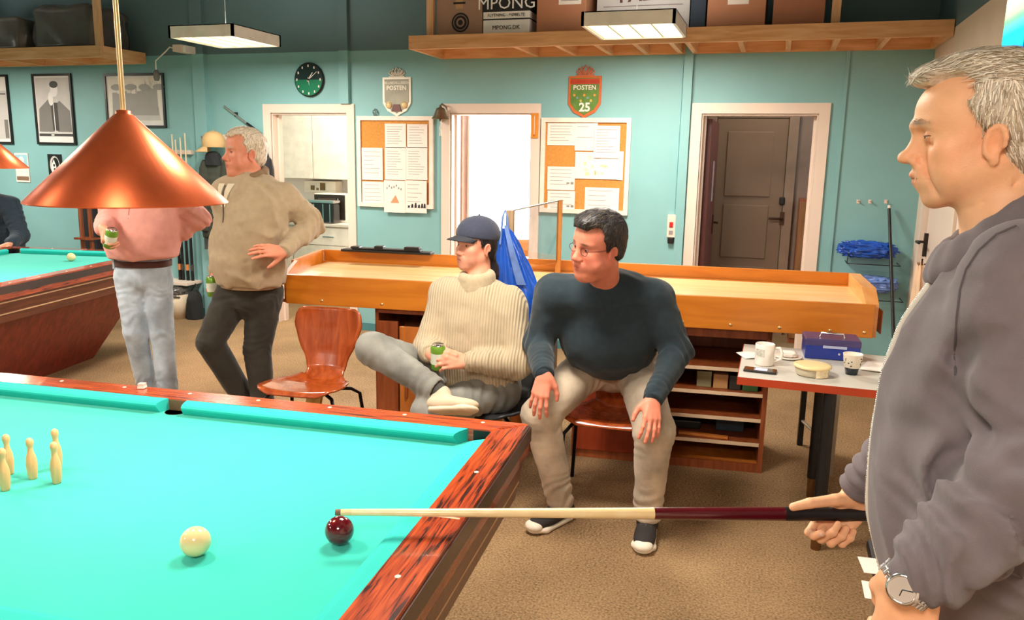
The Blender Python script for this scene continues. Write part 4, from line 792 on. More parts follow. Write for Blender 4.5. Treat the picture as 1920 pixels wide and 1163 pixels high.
# cue rack
xr0, zr0 = PX(318, 284, YW-.03); xr1, _ = PX(360, 284, YW-.03); t = thing('cue_rack', 'white wall cue rack with clips and lower shelf', 'cue rack', (xr0, YW, 0))
obj('clip_rail', MB().rbox((0, -.05, zr0-.025), (xr1-xr0, -.001, zr0+.015), .004), M_white, t)
xs0, zs_ = PX(318, 524, YW-.10); xs1, _ = PX(366, 524, YW-.10); obj('cue_shelf', MB().rbox((xs0-xr0-.05, -.22, zs_-.03), (xs1-xr0, -.001, zs_), .004), M_white, t)
obj('divider', MB().box((xs1-xr0+.03, -.012, .75), (xs1-xr0+.045, -.001, 1.35)), M_dark, t)
M_shaft = mat('pale_maple', (240, 222, 190), .35)
for i, px in enumerate((327, 333, 342, 351)):
    xx = PX(px, 300, YW-.06)[0]; t = thing('rack_cue', ('pale tipped cue in the wall rack beside the landscape photograph', 'pale tipped cue second in the wall rack', 'pale tipped cue third in the wall rack', 'pale tipped cue in the wall rack closest to the coats')[i], 'cue', (xx, YW-.075, zs_+.001)); zt = float(AY(px, (252, 262, 258, 250)[i], YW-.06)[2])-zs_
    obj('shaft', MB().tube([(0, 0, .62), (0, .0, zt)], [.011, .0065], 10), M_shaft, t); obj('butt', MB().tube([(0, 0, .0), (0, 0, .62)], [.016, .011], 12), M_black, t); obj('band', MB().tube([(0, 0, .10), (0, 0, .16)], .0165, 12), mat(('cue_orange', 'cue_band')[i % 2], ((214, 132, 70), (70, 64, 60))[i % 2], .4), t)
q = AZ(331, 596, 0); t = thing('waste_bin', 'cream round waste bin holding dark bag on the floor', 'bin', (q[0], q[1]+.02, 0)); obj('bin', MB().lathe([(.0, 0), (.10, 0), (.125, .24), (.118, .24), (.095, .02), (0, .02)], 28), mat('cream_bin', (222, 206, 180), .6), t); obj('bin_bag', crumple((0, 0, .25), (.115, .115, .055), 9, 40, 24, .25), M_wrap, t)
q = AZ(352, 590, 0); t = thing('dark_bag', 'dark bag standing on floor beside the waste bin', 'bag', (q[0]+.20, YW-.17, 0)); hung(t, 'bag_body', M_coatb, 0, 0, 0, .28, .05, .075, .09, 3, 1); obj('strap', MB().tube([(-.05, 0, .26), (0, .02, .34), (.05, 0, .26)], .008, 8), M_coatb, t)
# wooden easel legs standing by the picture wall
x, _ = PX(196, 470); t = thing('wooden_stand', 'brown wooden stand against the wall behind the far table', 'stand', (x, YW-.34, 0)); 
for dx in (-.05, .06): obj('leg', MB().box((dx-.014, -.014, 0), (dx+.014, .014, 1.12)), M_cab, t)
obj('shelf', MB().box((-.10, -.06, .74), (.11, .06, .76)), M_cab, t)
# planks leaning by the empty chair, paper sheets
q = AZ(548, 735, 0); t = thing('plank', 'narrow yellowish wooden plank leaning behind the empty chair', 'plank', (-2.42, 3.74, 0)); obj('board', MB().box((-.045, -.012, 0), (.045, .012, .45), M=Matrix.Rotation(R(-10), 4, 'X') @ Matrix.Rotation(R(6), 4, 'Y')), wood('yellow_plank', (206, 150, 66), (222, 170, 86), 3, 2), t)
# ================================================================ kitchen, side room and corridor seen through the doors
M_cup = mat('cupboard_white', (250, 240, 226), .4)
def kp(x, y, Y): return AY(x, y, Y)
yk = 7.85; zc = float(kp(640, 421, yk)[2]); xk0, xk1 = -6.1, -3.34
for i in range(3):
    x0 = xk0+i*.92; t = thing('base_cabinet', 'white kitchen base cabinet ' + ('beneath the microwave', 'beneath the bread bin', 'at the hidden end of the counter')[2-i if i else 2], 'cabinet', (x0, yk, 0)) if False else thing('base_cabinet', ('white kitchen base cabinet at the hidden end of the counter', 'white kitchen base cabinet in the middle of the counter', 'white kitchen base cabinet beneath the microwave')[i], 'cabinet', (x0, yk, 0))
    obj('carcass', MB().box((.002, .02, 0), (.916, .68, zc-.032)), M_cup, t)
    d = obj('drawer', MB().rbox((.006, 0, zc-.24), (.912, .019, zc-.05), .003), M_cup, t); obj('handle', MB().box((.39, -.012, zc-.15), (.53, -.002, zc-.14)), M_chr, d)
    d = obj('door', MB().rbox((.006, 0, .08), (.912, .019, zc-.25), .003), M_cup, t); obj('handle', MB().box((.39, -.012, zc-.31), (.53, -.002, zc-.30)), M_chr, d)
single('worktop', MB().rbox((xk0, yk-.02, zc-.03), (xk1, 8.548, zc), .004), mat('pale_worktop', (226, 214, 200), .4), 'pale kitchen worktop carrying the microwave', 'worktop')
for i in range(3):
    x0 = (-6.1, float(kp(541, 250, 8.2)[0])-.42, float(kp(585, 250, 8.2)[0]))[i]; x1 = (float(kp(541, 250, 8.2)[0])-.43, float(kp(585, 250, 8.2)[0])-.004, xk1)[i]; zz = float(kp(600, 336, 8.2)[2])
    t = thing('wall_cupboard', ('white tall wall cupboard at the hidden end of kitchen', 'white tall wall cupboard beside the kitchen door casing', 'white tall wall cupboard directly above the fuse box')[i], 'cupboard', (x0, 8.2, zz)); w = x1-x0
    obj('carcass', MB().box((0, .02, 0), (w, .348, 2.66-zz)), M_cup, t); obj('door', MB().rbox((.003, 0, .003), (w-.003, .019, 2.655-zz), .003), M_cup, t)
a, b = kp(570, 338, 8.38), kp(629, 362, 8.38); t = thing('fuse_box', 'white fuse box with dark buttons above the microwave', 'fuse box', (a[0], 8.38, b[2])); w, h = float(b[0]-a[0]), float(a[2]-b[2])-.004
obj('box', MB().rbox((0, 0, 0), (w, .168, h), .006), M_cup, t)
for x0, x1, hh in ((.22, .34, .5), (.40, .47, .25), (.52, .68, .8)): obj('button', MB().rbox((w*x0, -.008, h*.2), (w*x1, .001, h*(.2+hh*.8)), .002), mat('brown_button', (120, 92, 52), .4), t)
a, b = kp(588, 362, 8.05), kp(648, 417, 8.05); t = thing('microwave', 'black microwave oven standing on the kitchen worktop', 'microwave', (a[0], 8.05, zc+.001)); w, h = float(b[0]-a[0]), float(a[2]-zc)-.004
obj('case', MB().rbox((0, .01, 0), (w, .40, h), .008), M_cup, t); dd = obj('door', MB().rbox((.01, -.008, .03), (w-.005, .012, h-.01), .005), mat('microwave_black', (48, 40, 36), .2), t); obj('window', MB().box((.06, -.0095, .07), (w*.72, -.007, h-.05)), mat('dark_glass', (84, 70, 60), .1, coat=.5), dd); obj('handle', MB().tube([(w*.8, -.02, .06), (w*.8, -.02, h-.05)], .007, 8), M_chr, dd)
a, b = kp(572, 374, 7.86), kp(626, 421, 7.86); t = thing('bread_bin', 'black and steel bread bin in front of the microwave', 'bread bin', (a[0], 7.855, zc+.001)); w, h = float(b[0]-a[0]), float(a[2]-zc)-.002
obj('body', MB().rbox((0, 0, 0), (w, .16, h*.86), .02), mat('gloss_black', (28, 26, 28), .12, coat=.6), t); obj('lid', MB().rbox((-.004, -.004, h*.86), (w+.004, .164, h), .012), M_chr, t)
for x in (.3, .62, .86): obj('steel_band', MB().box((w*x, -.0015, .01), (w*x+.012, 0, h*.84)), M_chr, t)
t = thing('kitchen_lamp', 'flat kitchen ceiling lamp behind the first doorway', 'lamp', (-4.3, 7.6, 2.66)); obj('plate', MB().box((-.3, -.15, .02), (.3, .15, .039)), M_white, t); obj('shade', MB().rbox((-.29, -.14, 0), (.29, .14, .02), .008), M_diff, t); area('kitchen_light', (0, 0, -.01), .5, 34, (1, .90, .76), parent=t)
# side room: window light, curtain, tables, chairs
area('window_daylight', (-2.25, 10.96, 1.6), 1.5, 260, (.94, .97, 1), (R(-90), 0, 0), sy=1.5)
t = thing('side_room_fill_lamp', 'added unseen round lamp whitening the side room', 'lamp', (-2.3, 8.6, 2.6)); obj('shade', MB().lathe([(0, 0), (.2, .01), (.24, .06), (.2, .09)], 32), M_diff, t); obj('base', MB().lathe([(.1, .085), (.1, .099)], 20), M_white, t); area('side_room_fill_light', (0, 0, -.02), .4, 130, (1, .97, .92), parent=t)  # strong lamp added out of view so the side room reads white
t = thing('curtain', 'pink-brown curtain strip inside the bright doorway', 'curtain', (float(AY(872, 300, 7.3)[0]), 7.3, 0)); obj('cloth', MB().sheet(lambda u, v: (-.05+.10*u, .02*math.sin(12*u), .05+2.2*v), 24, 4, .004), mat('pink_curtain', (206, 150, 130), .8), t); obj('rail', MB().tube([(-.30, 0, 2.27), (.2, 0, 2.27)], .01, 8), M_chr, t); obj('ceiling_bracket', MB().tube([(0, 0, 2.27), (0, 0, 2.699)], .006, 6), M_chr, t)
a, b = AY(884, 253, 10.98), AY(898, 284, 10.98); 
a = AX(890, 252, -3.215); t = thing('small_picture', 'small pale framed picture inside the bright side room', 'picture', (-3.22, a[1], a[2]-.3)); obj('frame', MB().box((.001, -.12, 0), (.015, .12, .3)), M_ink, t); obj('print', MB().box((.015, -.10, .02), (.017, .10, .28)), M_paper, t)
M_tabw = mat('white_cloth_top', (248, 244, 240), .6); M_or = wood('orange_beech', (222, 120, 50), (236, 140, 70), 3, 0, .4, .2, 8)
def room_table(label, x, y):
    t = thing('dining_table', label, 'table', (x, y, 0)); obj('tabletop', MB().rbox((-.4, -.4, .71), (.4, .4, .74), .006), M_tabw, t)
    for sx in (-1, 1):
        for sy in (-1, 1): obj('leg', MB().box((sx*.36-.02, sy*.36-.02, 0), (sx*.36+.02, sy*.36+.02, .71)), M_or, t)
    return t
room_table('white topped dining table in side room nearest the door', -2.05, 8.1); room_table('white topped dining table in side room near the window', -2.2, 9.7)
def wood_chair(label, x, y, rz):
    t = thing('dining_chair', label, 'chair', (x, y, 0), rz); obj('seat', MB().rbox((-.2, -.2, .43), (.2, .2, .455), .008), M_or, t); obj('backrest', MB().sheet(lambda u, v: (-.2+.4*u, .205-.03*math.sin(math.pi*u)*-1, .70+.16*v), 12, 4, .014), M_or, t)
    for sx in (-1, 1):
        obj('leg', MB().tube([(sx*.18, -.18, 0), (sx*.18, -.18, .43)], .014, 8), M_or, t); obj('leg', MB().tube([(sx*.18, .19, 0), (sx*.18, .205, .72)], .014, 8), M_or, t)
    return t
wood_chair('orange beech chair at the near dining table facing the window', -2.35, 7.42, R(180)); wood_chair('orange beech chair beside the near dining table', -1.72, 7.45, R(170)); wood_chair('orange beech chair at the window dining table', -2.3, 9.1, R(180))
q = AY(906, 385, 9.7); t = thing('flower_vase', 'vase of yellow flowers on the window dining table', 'vase', (-2.43, 9.6, .741)); obj('vase', MB().lathe([(.03, 0), (.05, .03), (.03, .12), (.035, .15)], 16), M_mug, t)
for i in range(7): obj('flower', MB().tube([(0, 0, .1), (.05*math.cos(i*.9), .05*math.sin(i*.9), .25)], .004, 5).ball((.06*math.cos(i*.9), .06*math.sin(i*.9), .27), .035, 10), mat('yellow_petals', (236, 210, 70), .8), t)
for x, y, lb in ((-1.9, 7.95, 'red folded napkin on the near dining table'), (-2.15, 8.3, 'red folded napkin far side of the near dining table')): single('red_napkin', MB().rbox((-.08, -.05, 0), (.08, .05, .02), .006), mat('red_napkin', (214, 70, 60), .8), lb, 'napkin', (x, y, .741), .4)
# corridor behind the brown doorway
M_dd = mat('brown_corridor_door', (136, 110, 90), .5, var=.03); M_maroon = mat('maroon_leaf', (92, 46, 42), .45, var=.08)  # one even brown for the corridor door, maroon for the open leaf
yd = 7.93; a, b = AY(1347, 224, yd), AY(1480, 224, yd); x0, x1 = float(a[0]), float(b[0]); ztop = float(AY(1410, 222, yd)[2])
d = struct('door_5', MB().box((x0, yd-.03, .01), (x1, yd+.01, ztop)), M_dd)
for z0, z1 in ((1.30, ztop-.12), (.72, 1.22), (.08, .64)): obj('door_panel', MB().rbox((x0+.10, yd-.045, z0), (x1-.12, yd-.028, z1), .008), M_dd, d)
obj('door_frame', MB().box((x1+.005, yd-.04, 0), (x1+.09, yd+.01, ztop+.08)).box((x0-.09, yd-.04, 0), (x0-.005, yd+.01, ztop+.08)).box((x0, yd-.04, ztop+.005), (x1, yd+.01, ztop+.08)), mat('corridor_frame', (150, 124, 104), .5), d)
q = AY(1466, 380, yd-.05); obj('lock_plate', MB().rbox((q[0]-.025, yd-.06, q[2]-.02), (q[0]+.025, yd-.03, q[2]+.05), .01), M_black, d)
q = AY(1466, 410, yd-.05); obj('door_handle', MB().box((q[0]-.02, yd-.05, q[2]-.06), (q[0]+.02, yd-.03, q[2]+.06)).tube([(q[0], yd-.045, q[2]), (q[0], yd-.09, q[2]), (q[0]-.12, yd-.09, q[2])], .011, 8), mat('brown_metal', (84, 58, 44), .4, metal=.5), d)
lf = struct('door_6', MB().rbox((DR[0]+TW+.03, YW+.17, .01), (DR[0]+TW+.07, YW+.95, 1.95), .004), M_maroon); obj('note', MB().box((DR[0]+TW+.0705, 7.05, 1.28), (DR[0]+TW+.072, 7.22, 1.62)), M_ink, lf); obj('door_handle', MB().box((DR[0]+TW+.07, 7.38, .98), (DR[0]+TW+.08, 7.41, 1.15)).tube([(DR[0]+TW+.075, 7.395, 1.08), (DR[0]+TW+.12, 7.395, 1.08), (DR[0]+TW+.12, 7.30, 1.08)], .009, 8), mat('brown_metal', (84, 58, 44), .4, metal=.5), lf)
a = AY(1497, 395, 7.75); t = thing('corridor_cupboard', 'dark brown wooden cupboard inside the brown doorway', 'cupboard', (float(a[0]), 7.55, 0)); obj('carcass', MB().box((0, .02, 0), (.5, .36, 1.30)), M_cab, t); obj('door', MB().rbox((.003, 0, .05), (.497, .019, 1.28), .003), wood('tan_cupboard', (124, 80, 44), (148, 98, 56), 3, 2), t)
t = thing('corridor_fill_lamp', 'added unseen round lamp brightening the corridor', 'lamp', (-.1, 7.3, 2.6)); obj('shade', MB().lathe([(0, 0), (.10, .01), (.12, .05), (.1, .08)], 24), M_diff, t); obj('base', MB().lathe([(.06, .075), (.06, .099)], 16), M_white, t); area('corridor_fill_light', (0, 0, -.02), .2, 5, (1, .86, .70), parent=t)  # lamp added out of view to brighten the corridor
# ================================================================ soft bodies: signed distance shapes meshed by surface nets
def V3(*a): return np.array(a, float)
def _nz(v): v = np.array(v, float); return v/(np.linalg.norm(v)+1e-12)
_perm = np.random.RandomState(11).rand(64, 64, 64).astype(np.float32)*2-1
def vnoise(p):
    i = np.floor(p).astype(np.int32); f = (p-i).astype(np.float32); f = f*f*(3-2*f); i &= 63; j = (i+1) & 63
    x0, y0, z0 = i[..., 0], i[..., 1], i[..., 2]; x1, y1, z1 = j[..., 0], j[..., 1], j[..., 2]; fx, fy, fz = f[..., 0], f[..., 1], f[..., 2]
    a = _perm[x0, y0, z0]*(1-fx)+_perm[x1, y0, z0]*fx; b = _perm[x0, y1, z0]*(1-fx)+_perm[x1, y1, z0]*fx
    c = _perm[x0, y0, z1]*(1-fx)+_perm[x1, y0, z1]*fx; d = _perm[x0, y1, z1]*(1-fx)+_perm[x1, y1, z1]*fx
    return (a*(1-fy)+b*fy)*(1-fz)+(c*(1-fy)+d*fy)*fz
class Sdf:
    """list of shapes joined smoothly in order; op '+' joins, '-' cuts"""
    def __init__(s): s.p = []; s.lo = []; s.hi = []; s.post = []
    def _add(s, fn, op, k, pts, r):
        s.p.append((fn, op, k))
        if op == '+': pts = np.array(pts); s.lo.append(pts.min(0)-r); s.hi.append(pts.max(0)+r)
        return s
    def cone(s, a, b, ra, rb=None, k=.02, op='+', fold=None):        # capsule with changing radius
        a = np.array(a, float); b = np.array(b, float); rb = ra if rb is None else rb; ab = b-a; L2 = ab @ ab+1e-12
        def fn(P):
            t = np.clip((P-a) @ ab/L2, 0, 1); d = np.sqrt((((P-a)-t[..., None]*ab)**2).sum(-1))-(ra+(rb-ra)*t)
            return d
        return s._add(fn, op, k, [a, b], max(ra, rb)+.01)
    def chain(s, pts, rads, k=.02, op='+'):
        for i in range(len(pts)-1): s.cone(pts[i], pts[i+1], rads[i], rads[i+1], k if i == 0 else .004+.25*min(rads[i], rads[i+1]), op)
        return s
    def ell(s, c, r, k=.02, op='+', M=None):                          # ellipsoid, M = 3x3 rows of axes
        c = np.array(c, float); r = np.array(r if hasattr(r, '__len__') else (r, r, r), float); A = None if M is None else np.array(M, float)
        def fn(P):
            q = P-c
            if A is not None: q = q @ A.T
            k0 = np.sqrt(((q/r)**2).sum(-1)); k1 = np.sqrt(((q/(r*r))**2).sum(-1))+1e-9; return k0*(k0-1)/k1
        return s._add(fn, op, k, [c], max(r)+.01)
    def seg(s, a, b, ra, rb, side, k=.03, op='+', pw=2.0):             # tube of oval section: ra = (half width along side, half depth)
        a = np.array(a, float); b = np.array(b, float); ab = b-a; L = np.linalg.norm(ab); w = ab/L; u = np.array(side, float); u = _nz(u-w*(u @ w)); v = np.cross(w, u)
        def fn(P):
            q = P-a; h = q @ w; t = np.clip(h/L, 0, 1); e = h-t*L; x = q @ u; y = q @ v; ru = ra[0]+(rb[0]-ra[0])*t; rv = ra[1]+(rb[1]-ra[1])*t; mn = np.minimum(ru, rv)
            n = (np.abs(x/ru)**pw+np.abs(y/rv)**pw+np.abs(e/mn)**pw)**(1/pw); return (n-1)*mn
        return s._add(fn, op, k, [a, b], max(ra[0], ra[1], rb[0], rb[1])+.01)
    def plane(s, c, n, k=.01):                                        # cut away everything on the side n points to
        c = np.array(c, float); n = _nz(n); s.p.append((lambda P: -((P-c) @ n), '-', k)); return s
    def disp(s, fn): s.post.append(fn); return s
    def eval(s, P, d=None, C=None, br=0):
        d = np.full(P.shape[:-1], 1.0, np.float32)
        for fn, op, k in s.p:
            if C is not None:
                c = fn(C); idx = np.nonzero((c < br+k+.03) if op == '+' else (c < br+k+.02))[0]
                if not len(idx): continue
                e = fn(P[idx]).astype(np.float32); cur = d[idx]
            else: e = fn(P).astype(np.float32); cur = d; idx = slice(None)
            if op == '+':
                h = np.maximum(k-np.abs(cur-e), 0)/k; d[idx] = np.minimum(cur, e)-h*h*k*.25
            else:
                e = -e; h = np.maximum(k-np.abs(cur-e), 0)/k; d[idx] = np.maximum(cur, e)+h*h*k*.25
        for f in s.post: d = d+f(P).astype(np.float32)
        return d
    def mesh(s, h):
        lo = np.min(s.lo, 0)-3*h; hi = np.max(s.hi, 0)+3*h; B = 8
        nb = np.ceil((hi-lo)/(h*B)).astype(int)+1; br = h*B*math.sqrt(3)/2
        I = np.stack(np.meshgrid(*[np.arange(n) for n in nb], indexing='ij'), -1).reshape(-1, 3); C = lo+(I+.5)*B*h
        post = s.post; s.post = []; dc = s.eval(C); s.post = post
        act = np.abs(dc) < br*1.35+.025
        G = np.full(tuple(nb*B), 1.0, np.float32); ins = I[(dc < 0) & ~act]
        for b in ins: G[b[0]*B:b[0]*B+B, b[1]*B:b[1]*B+B, b[2]*B:b[2]*B+B] = -1
        o = np.stack(np.meshgrid(*[np.arange(B)]*3, indexing='ij'), -1).reshape(-1, 3)
        Ia = I[act]; Ca = C[act]
        for q in range(0, len(Ia), 3000):
            ia = Ia[q:q+3000]; P = lo+(ia[:, None, :]*B+o[None])*h; D = s.eval(P, None, Ca[q:q+3000], br)
            X = (ia[:, None, :]*B+o[None]); G[X[..., 0], X[..., 1], X[..., 2]] = D
        # surface nets
        n = G < 0; a = n[:-1, :-1, :-1]; cnt = np.zeros(a.shape, np.int8)
        sl = [(slice(0, -1), slice(1, None))[i] for i in (0, 1)]
        for i in (0, 1):
            for j in (0, 1):
                for k in (0, 1): cnt += n[sl[i], sl[j], sl[k]]
        cells = np.argwhere((cnt > 0) & (cnt < 8)); idx = np.full(a.shape, -1, np.int32); idx[cells[:, 0], cells[:, 1], cells[:, 2]] = np.arange(len(cells))
        acc = np.zeros((len(cells), 3)); num = np.zeros(len(cells)); c0, c1, c2 = cells.T
        corner = {(i, j, k): G[c0+i, c1+j, c2+k] for i in (0, 1) for j in (0, 1) for k in (0, 1)}
        for ax in range(3):
            for i in (0, 1):
                for j in (0, 1):
                    p = [i, j]; p.insert(ax, 0); q = [i, j]; q.insert(ax, 1); A = corner[tuple(p)]; Bv = corner[tuple(q)]; m = (A < 0) != (Bv < 0)
                    t = A[m]/(A[m]-Bv[m]); pos = np.tile(np.array(p, float), (m.sum(), 1)); pos[:, ax] = t; acc[m] += pos; num[m] += 1
        Vt = lo+(cells+acc/num[:, None])*h; quads = []
        for ax in range(3):
            s0 = [slice(None)]*3; s1 = [slice(None)]*3; s0[ax] = slice(0, -1); s1[ax] = slice(1, None); A = n[tuple(s0)]; Bv = n[tuple(s1)]; e = np.argwhere(A != Bv); b_, c_ = [x for x in range(3) if x != ax]
            e = e[(e[:, b_] > 0) & (e[:, c_] > 0)]; e = e[(e[:, b_] < idx.shape[b_]) & (e[:, c_] < idx.shape[c_]) & (e[:, ax] < idx.shape[ax])]
            def at(db, dc_): q = e.copy(); q[:, b_] += db; q[:, c_] += dc_; return idx[q[:, 0], q[:, 1], q[:, 2]]
            Q = np.stack([at(-1, -1), at(0, -1), at(0, 0), at(-1, 0)], 1); fl = A[e[:, 0], e[:, 1], e[:, 2]] ^ (ax == 1); Q[~fl] = Q[~fl][:, ::-1]; quads.append(Q)
        Q = np.vstack(quads); Q = Q[(Q >= 0).all(1)]
        return Vt, Q
def sdf_obj(name, sd, h, mt, parent, color=None, label=None, smooth=1):
    Vt, Q = sd.mesh(h)
    if smooth:
        E = np.vstack([Q[:, [0, 1]], Q[:, [1, 2]], Q[:, [2, 3]], Q[:, [3, 0]]])
        for _ in range(smooth):
            sm = np.zeros_like(Vt); ct = np.zeros(len(Vt)); 
            for a, b in ((0, 1), (1, 0)):
                for ax in range(3): sm[:, ax] += np.bincount(E[:, a], Vt[E[:, b], ax], len(Vt))
                ct += np.bincount(E[:, a], minlength=len(Vt))
            Vt = Vt*.5+.5*sm/ct[:, None]
    me = bpy.data.meshes.new(name); nq = len(Q)
    col = color(Vt) if color else None
    Mi = np.array(PM[parent.name].inverted()); W = Vt @ Mi[:3, :3].T+Mi[:3, 3]
    me.vertices.add(len(W)); me.vertices.foreach_set('co', W.astype(np.float32).ravel()); me.loops.add(nq*4); me.loops.foreach_set('vertex_index', Q.astype(np.int32).ravel()); me.polygons.add(nq)
    me.polygons.foreach_set('loop_start', np.arange(nq, dtype=np.int32)*4); me.polygons.foreach_set('loop_total', np.full(nq, 4, np.int32)); me.update(calc_edges=True); me.validate()
    me.polygons.foreach_set('use_smooth', np.ones(len(me.polygons), bool)); me.materials.append(mt)
    if col is not None:
        at = me.color_attributes.new('Col', 'FLOAT_COLOR', 'POINT'); at.data.foreach_set('color', np.hstack([col, np.ones((len(col), 1))]).astype(np.float32).ravel())
    return obj(name, me, mt, parent, label=label)
# ---------------------------------------------------------------- heads
class Frame:
    def __init__(s, o, fwd, up):       # local x = person's left... right-handed: x = fwd x up (person's right), y = fwd, z = up
        s.o = np.array(o, float); s.y = _nz(fwd); s.x = _nz(np.cross(s.y, up)); s.z = np.cross(s.x, s.y); s.R = np.stack([s.x, s.y, s.z]); s.ey = 0.0
    def __call__(s, x, y, z): return s.o+s.x*x+s.y*y+s.z*z
    def inv(s, P): return (P-s.o) @ s.R.T
def head_shapes(b, f, sc=1.0, neck=None, P=None, jaw=1.0, fat=0.0, side_only=None):
    P = P or {}; g = lambda k, d: P.get(k, d)
    q = lambda x, y, z: f(x*sc, y*sc, z*sc); r = lambda *a: tuple(v*sc for v in a); M = f.R
    b.ell(q(0, -.010, .048), r(.076, .100, .083), .03*sc, M=M)                        # cranium
    fo = g('fore', 0); f.ey = fo*.55; b.ell(q(0, .030+fo, .050), r(.066, .068, .060), .03*sc, M=M)                         # forehead
    b.ell(q(0, .030, -.020), r(.062+fat*.6, .064, .080), .035*sc, M=M)                # face mass
    for s in (-1, 1):
        b.cone(q(s*.052, .002, -.045), q(s*.020, .070, -.090+g('chin_z', 0)), .019*sc*jaw+fat*.5, .017*sc*jaw, .03*sc)   # jaw
        b.ell(q(s*.042, .066, -.016), r(.022, .020, .018), .022*sc, M=M)              # cheekbone
        b.ell(q(s*(.036+fat), .060, -.052), r(.022+fat, .022, .026), .03*sc, M=M)     # cheek
    b.ell(q(0, .080+g('chin', 0), -.096+g('chin_z', 0)), r(.021, .017, .017), .022*sc, M=M)
    if fat > .004: b.ell(q(0, .045, -.112), r(.040, .045, .024), .03*sc, M=M)         # soft under-chin
    b.ell(q(0, .076, -.058), r(.030, .024, .028), .022*sc, M=M)                       # muzzle
    for s in (-1, 1):
        b.cone(q(s*.010, .090+g('brow', 0)+fo, .028), q(s*.045, .074+fo*.6, .031), .0095*sc, .009*sc, .014*sc)            # brow ridge
        b.ell(q(s*.031, .0965+f.ey, .009), r(.0165, .014, .0105), .012*sc, '-', M=M)        # socket
        b.ell(q(s*.031, .076+f.ey, .009), r(.0142, .0135, .0128), .004*sc, M=M)             # closed form of the eye
    nt = g('nose', .0); nz = g('nose_z', 0)
    b.cone(q(0, .090+fo*.8, .020), q(0, .109+nt*.7, -.022+nz), .0078*sc, .0105*sc, .014*sc); b.cone(q(0, .088+fo*.5, -.005), q(0, .098+nt*.4, -.030+nz), .012*sc, .0135*sc, .012*sc)
    b.ell(q(0, .112+nt, -.027+nz), r(.0118, .0115, .0105), .010*sc, M=M); b.ell(q(0, .090, -.046), r(.018, .014, .014), .012*sc, M=M)
    for s in (-1, 1): b.ell(q(s*.0125, .102+nt*.6, -.033+nz), r(.0082, .0105, .0082), .007*sc, M=M); b.ell(q(s*.0065, .109+nt*.8, -.041+nz), r(.0035, .006, .004), .003*sc, '-', M=M)
    mz = g('muz', 0); b.ell(q(0, .080+mz, -.060), r(.027, .020, .024), .018*sc, M=M)
    for s in (-1, 1):
        b.cone(q(0, .1010+mz, -.0565), q(s*.021, .088+mz*.6, -.061), .0052*sc, .003*sc, .006*sc)
        b.cone(q(0, .0975+mz*.7, -.0695), q(s*.018, .087+mz*.5, -.0655), .0062*sc, .003*sc, .006*sc)
        b.cone(q(0, .106+mz, -.0632), q(s*.022, .090+mz*.7, -.0632), .0022*sc, .0016*sc, .002*sc, '-')
        b.cone(q(s*.020, .094, -.036), q(s*.030, .086, -.060), .0022*sc, .0018*sc, .007*sc, '-')   # nasolabial fold
    for s in (-1, 1):                                                                 # ears
        e = Frame(q(s*.0755, -.004, -.006), f.y*.22+f.x*s*.98-0*f.z, f.z-.18*f.y)       # y of frame = outward
        for t0 in range(9):
            a0, a1 = R(-100+t0*30), R(-70+t0*30); rx, rz = .0145*sc, .026*sc
            b.cone(e(rx*math.sin(a0)*-s, .011*sc, rz*math.cos(a0)), e(rx*math.sin(a1)*-s, .011*sc, rz*math.cos(a1)), .0042*sc, .0042*sc, .004*sc)
        b.ell(e(0, .004*sc, -.001), r(.0135, .0075, .025), .006*sc, M=e.R); b.ell(e(.0045*s*sc, .006*sc, -.029*sc), r(.0075, .005, .0095), .006*sc, M=e.R); b.ell(e(.003*s*sc, .0135*sc, -.003*sc), r(.0068, .0065, .012), .005*sc, '-', M=e.R)
    if neck is not None: b.seg(q(0, -.018, -.060), neck, r(.056+fat, .060+fat*.6), (.060+fat, .062), f.x, .03)
def head_color(f, sc, skin, lip=(196, 112, 98), brow=(120, 96, 80), shade=None, rosy=(226, 140, 110), stub=None):
    sk, lp, bw, rs = [np.array(S(*c)[:3]) for c in (skin, lip, brow, rosy)]; sb = None if stub is None else np.array(S(*stub)[:3])
    def fn(Vt):
        L = f.inv(Vt)/sc; c = np.tile(sk, (len(Vt), 1)); near = (np.abs(L) < .2).all(1); x, y, z = L.T; ax = np.abs(x)
        def mix(w, col): nonlocal c; w = np.clip(w, 0, 1)*near; c = c*(1-w[:, None])+col*w[:, None]
        ga = lambda dx, dy, dz, a: np.exp(-((dx/a[0])**2+(dy/a[1])**2+(dz/a[2])**2))
        mix(.5*ga(ax-.045, y-.07, z+.03, (.025, .05, .028)), rs); mix(.55*ga(x, y-.118, z+.03, (.016, .02, .014)), rs); mix(.5*ga(ax-.08, y, z+.005, (.014, .04, .035)), rs)
        if sb is not None: mix(.35*ga(x*.6, y-.07, z+.085, (.05, .06, .03)), sb)
        mix(1.1*(ga(x, y-.100, z+.0565, (.019, .03, .0048))+ga(x, y-.098, z+.070, (.016, .03, .0055))), lp)
        mix(.9*ga(x, 0, z+.0632, (.021, 9, .0016))*(y > .085), lp*.35)
        mix(1.2*ga(ax-.030, 0, z-.0325+.10*(ax-.03)**1, (.019, 9, .0042))*(y > .055), bw)
        return c
    return fn
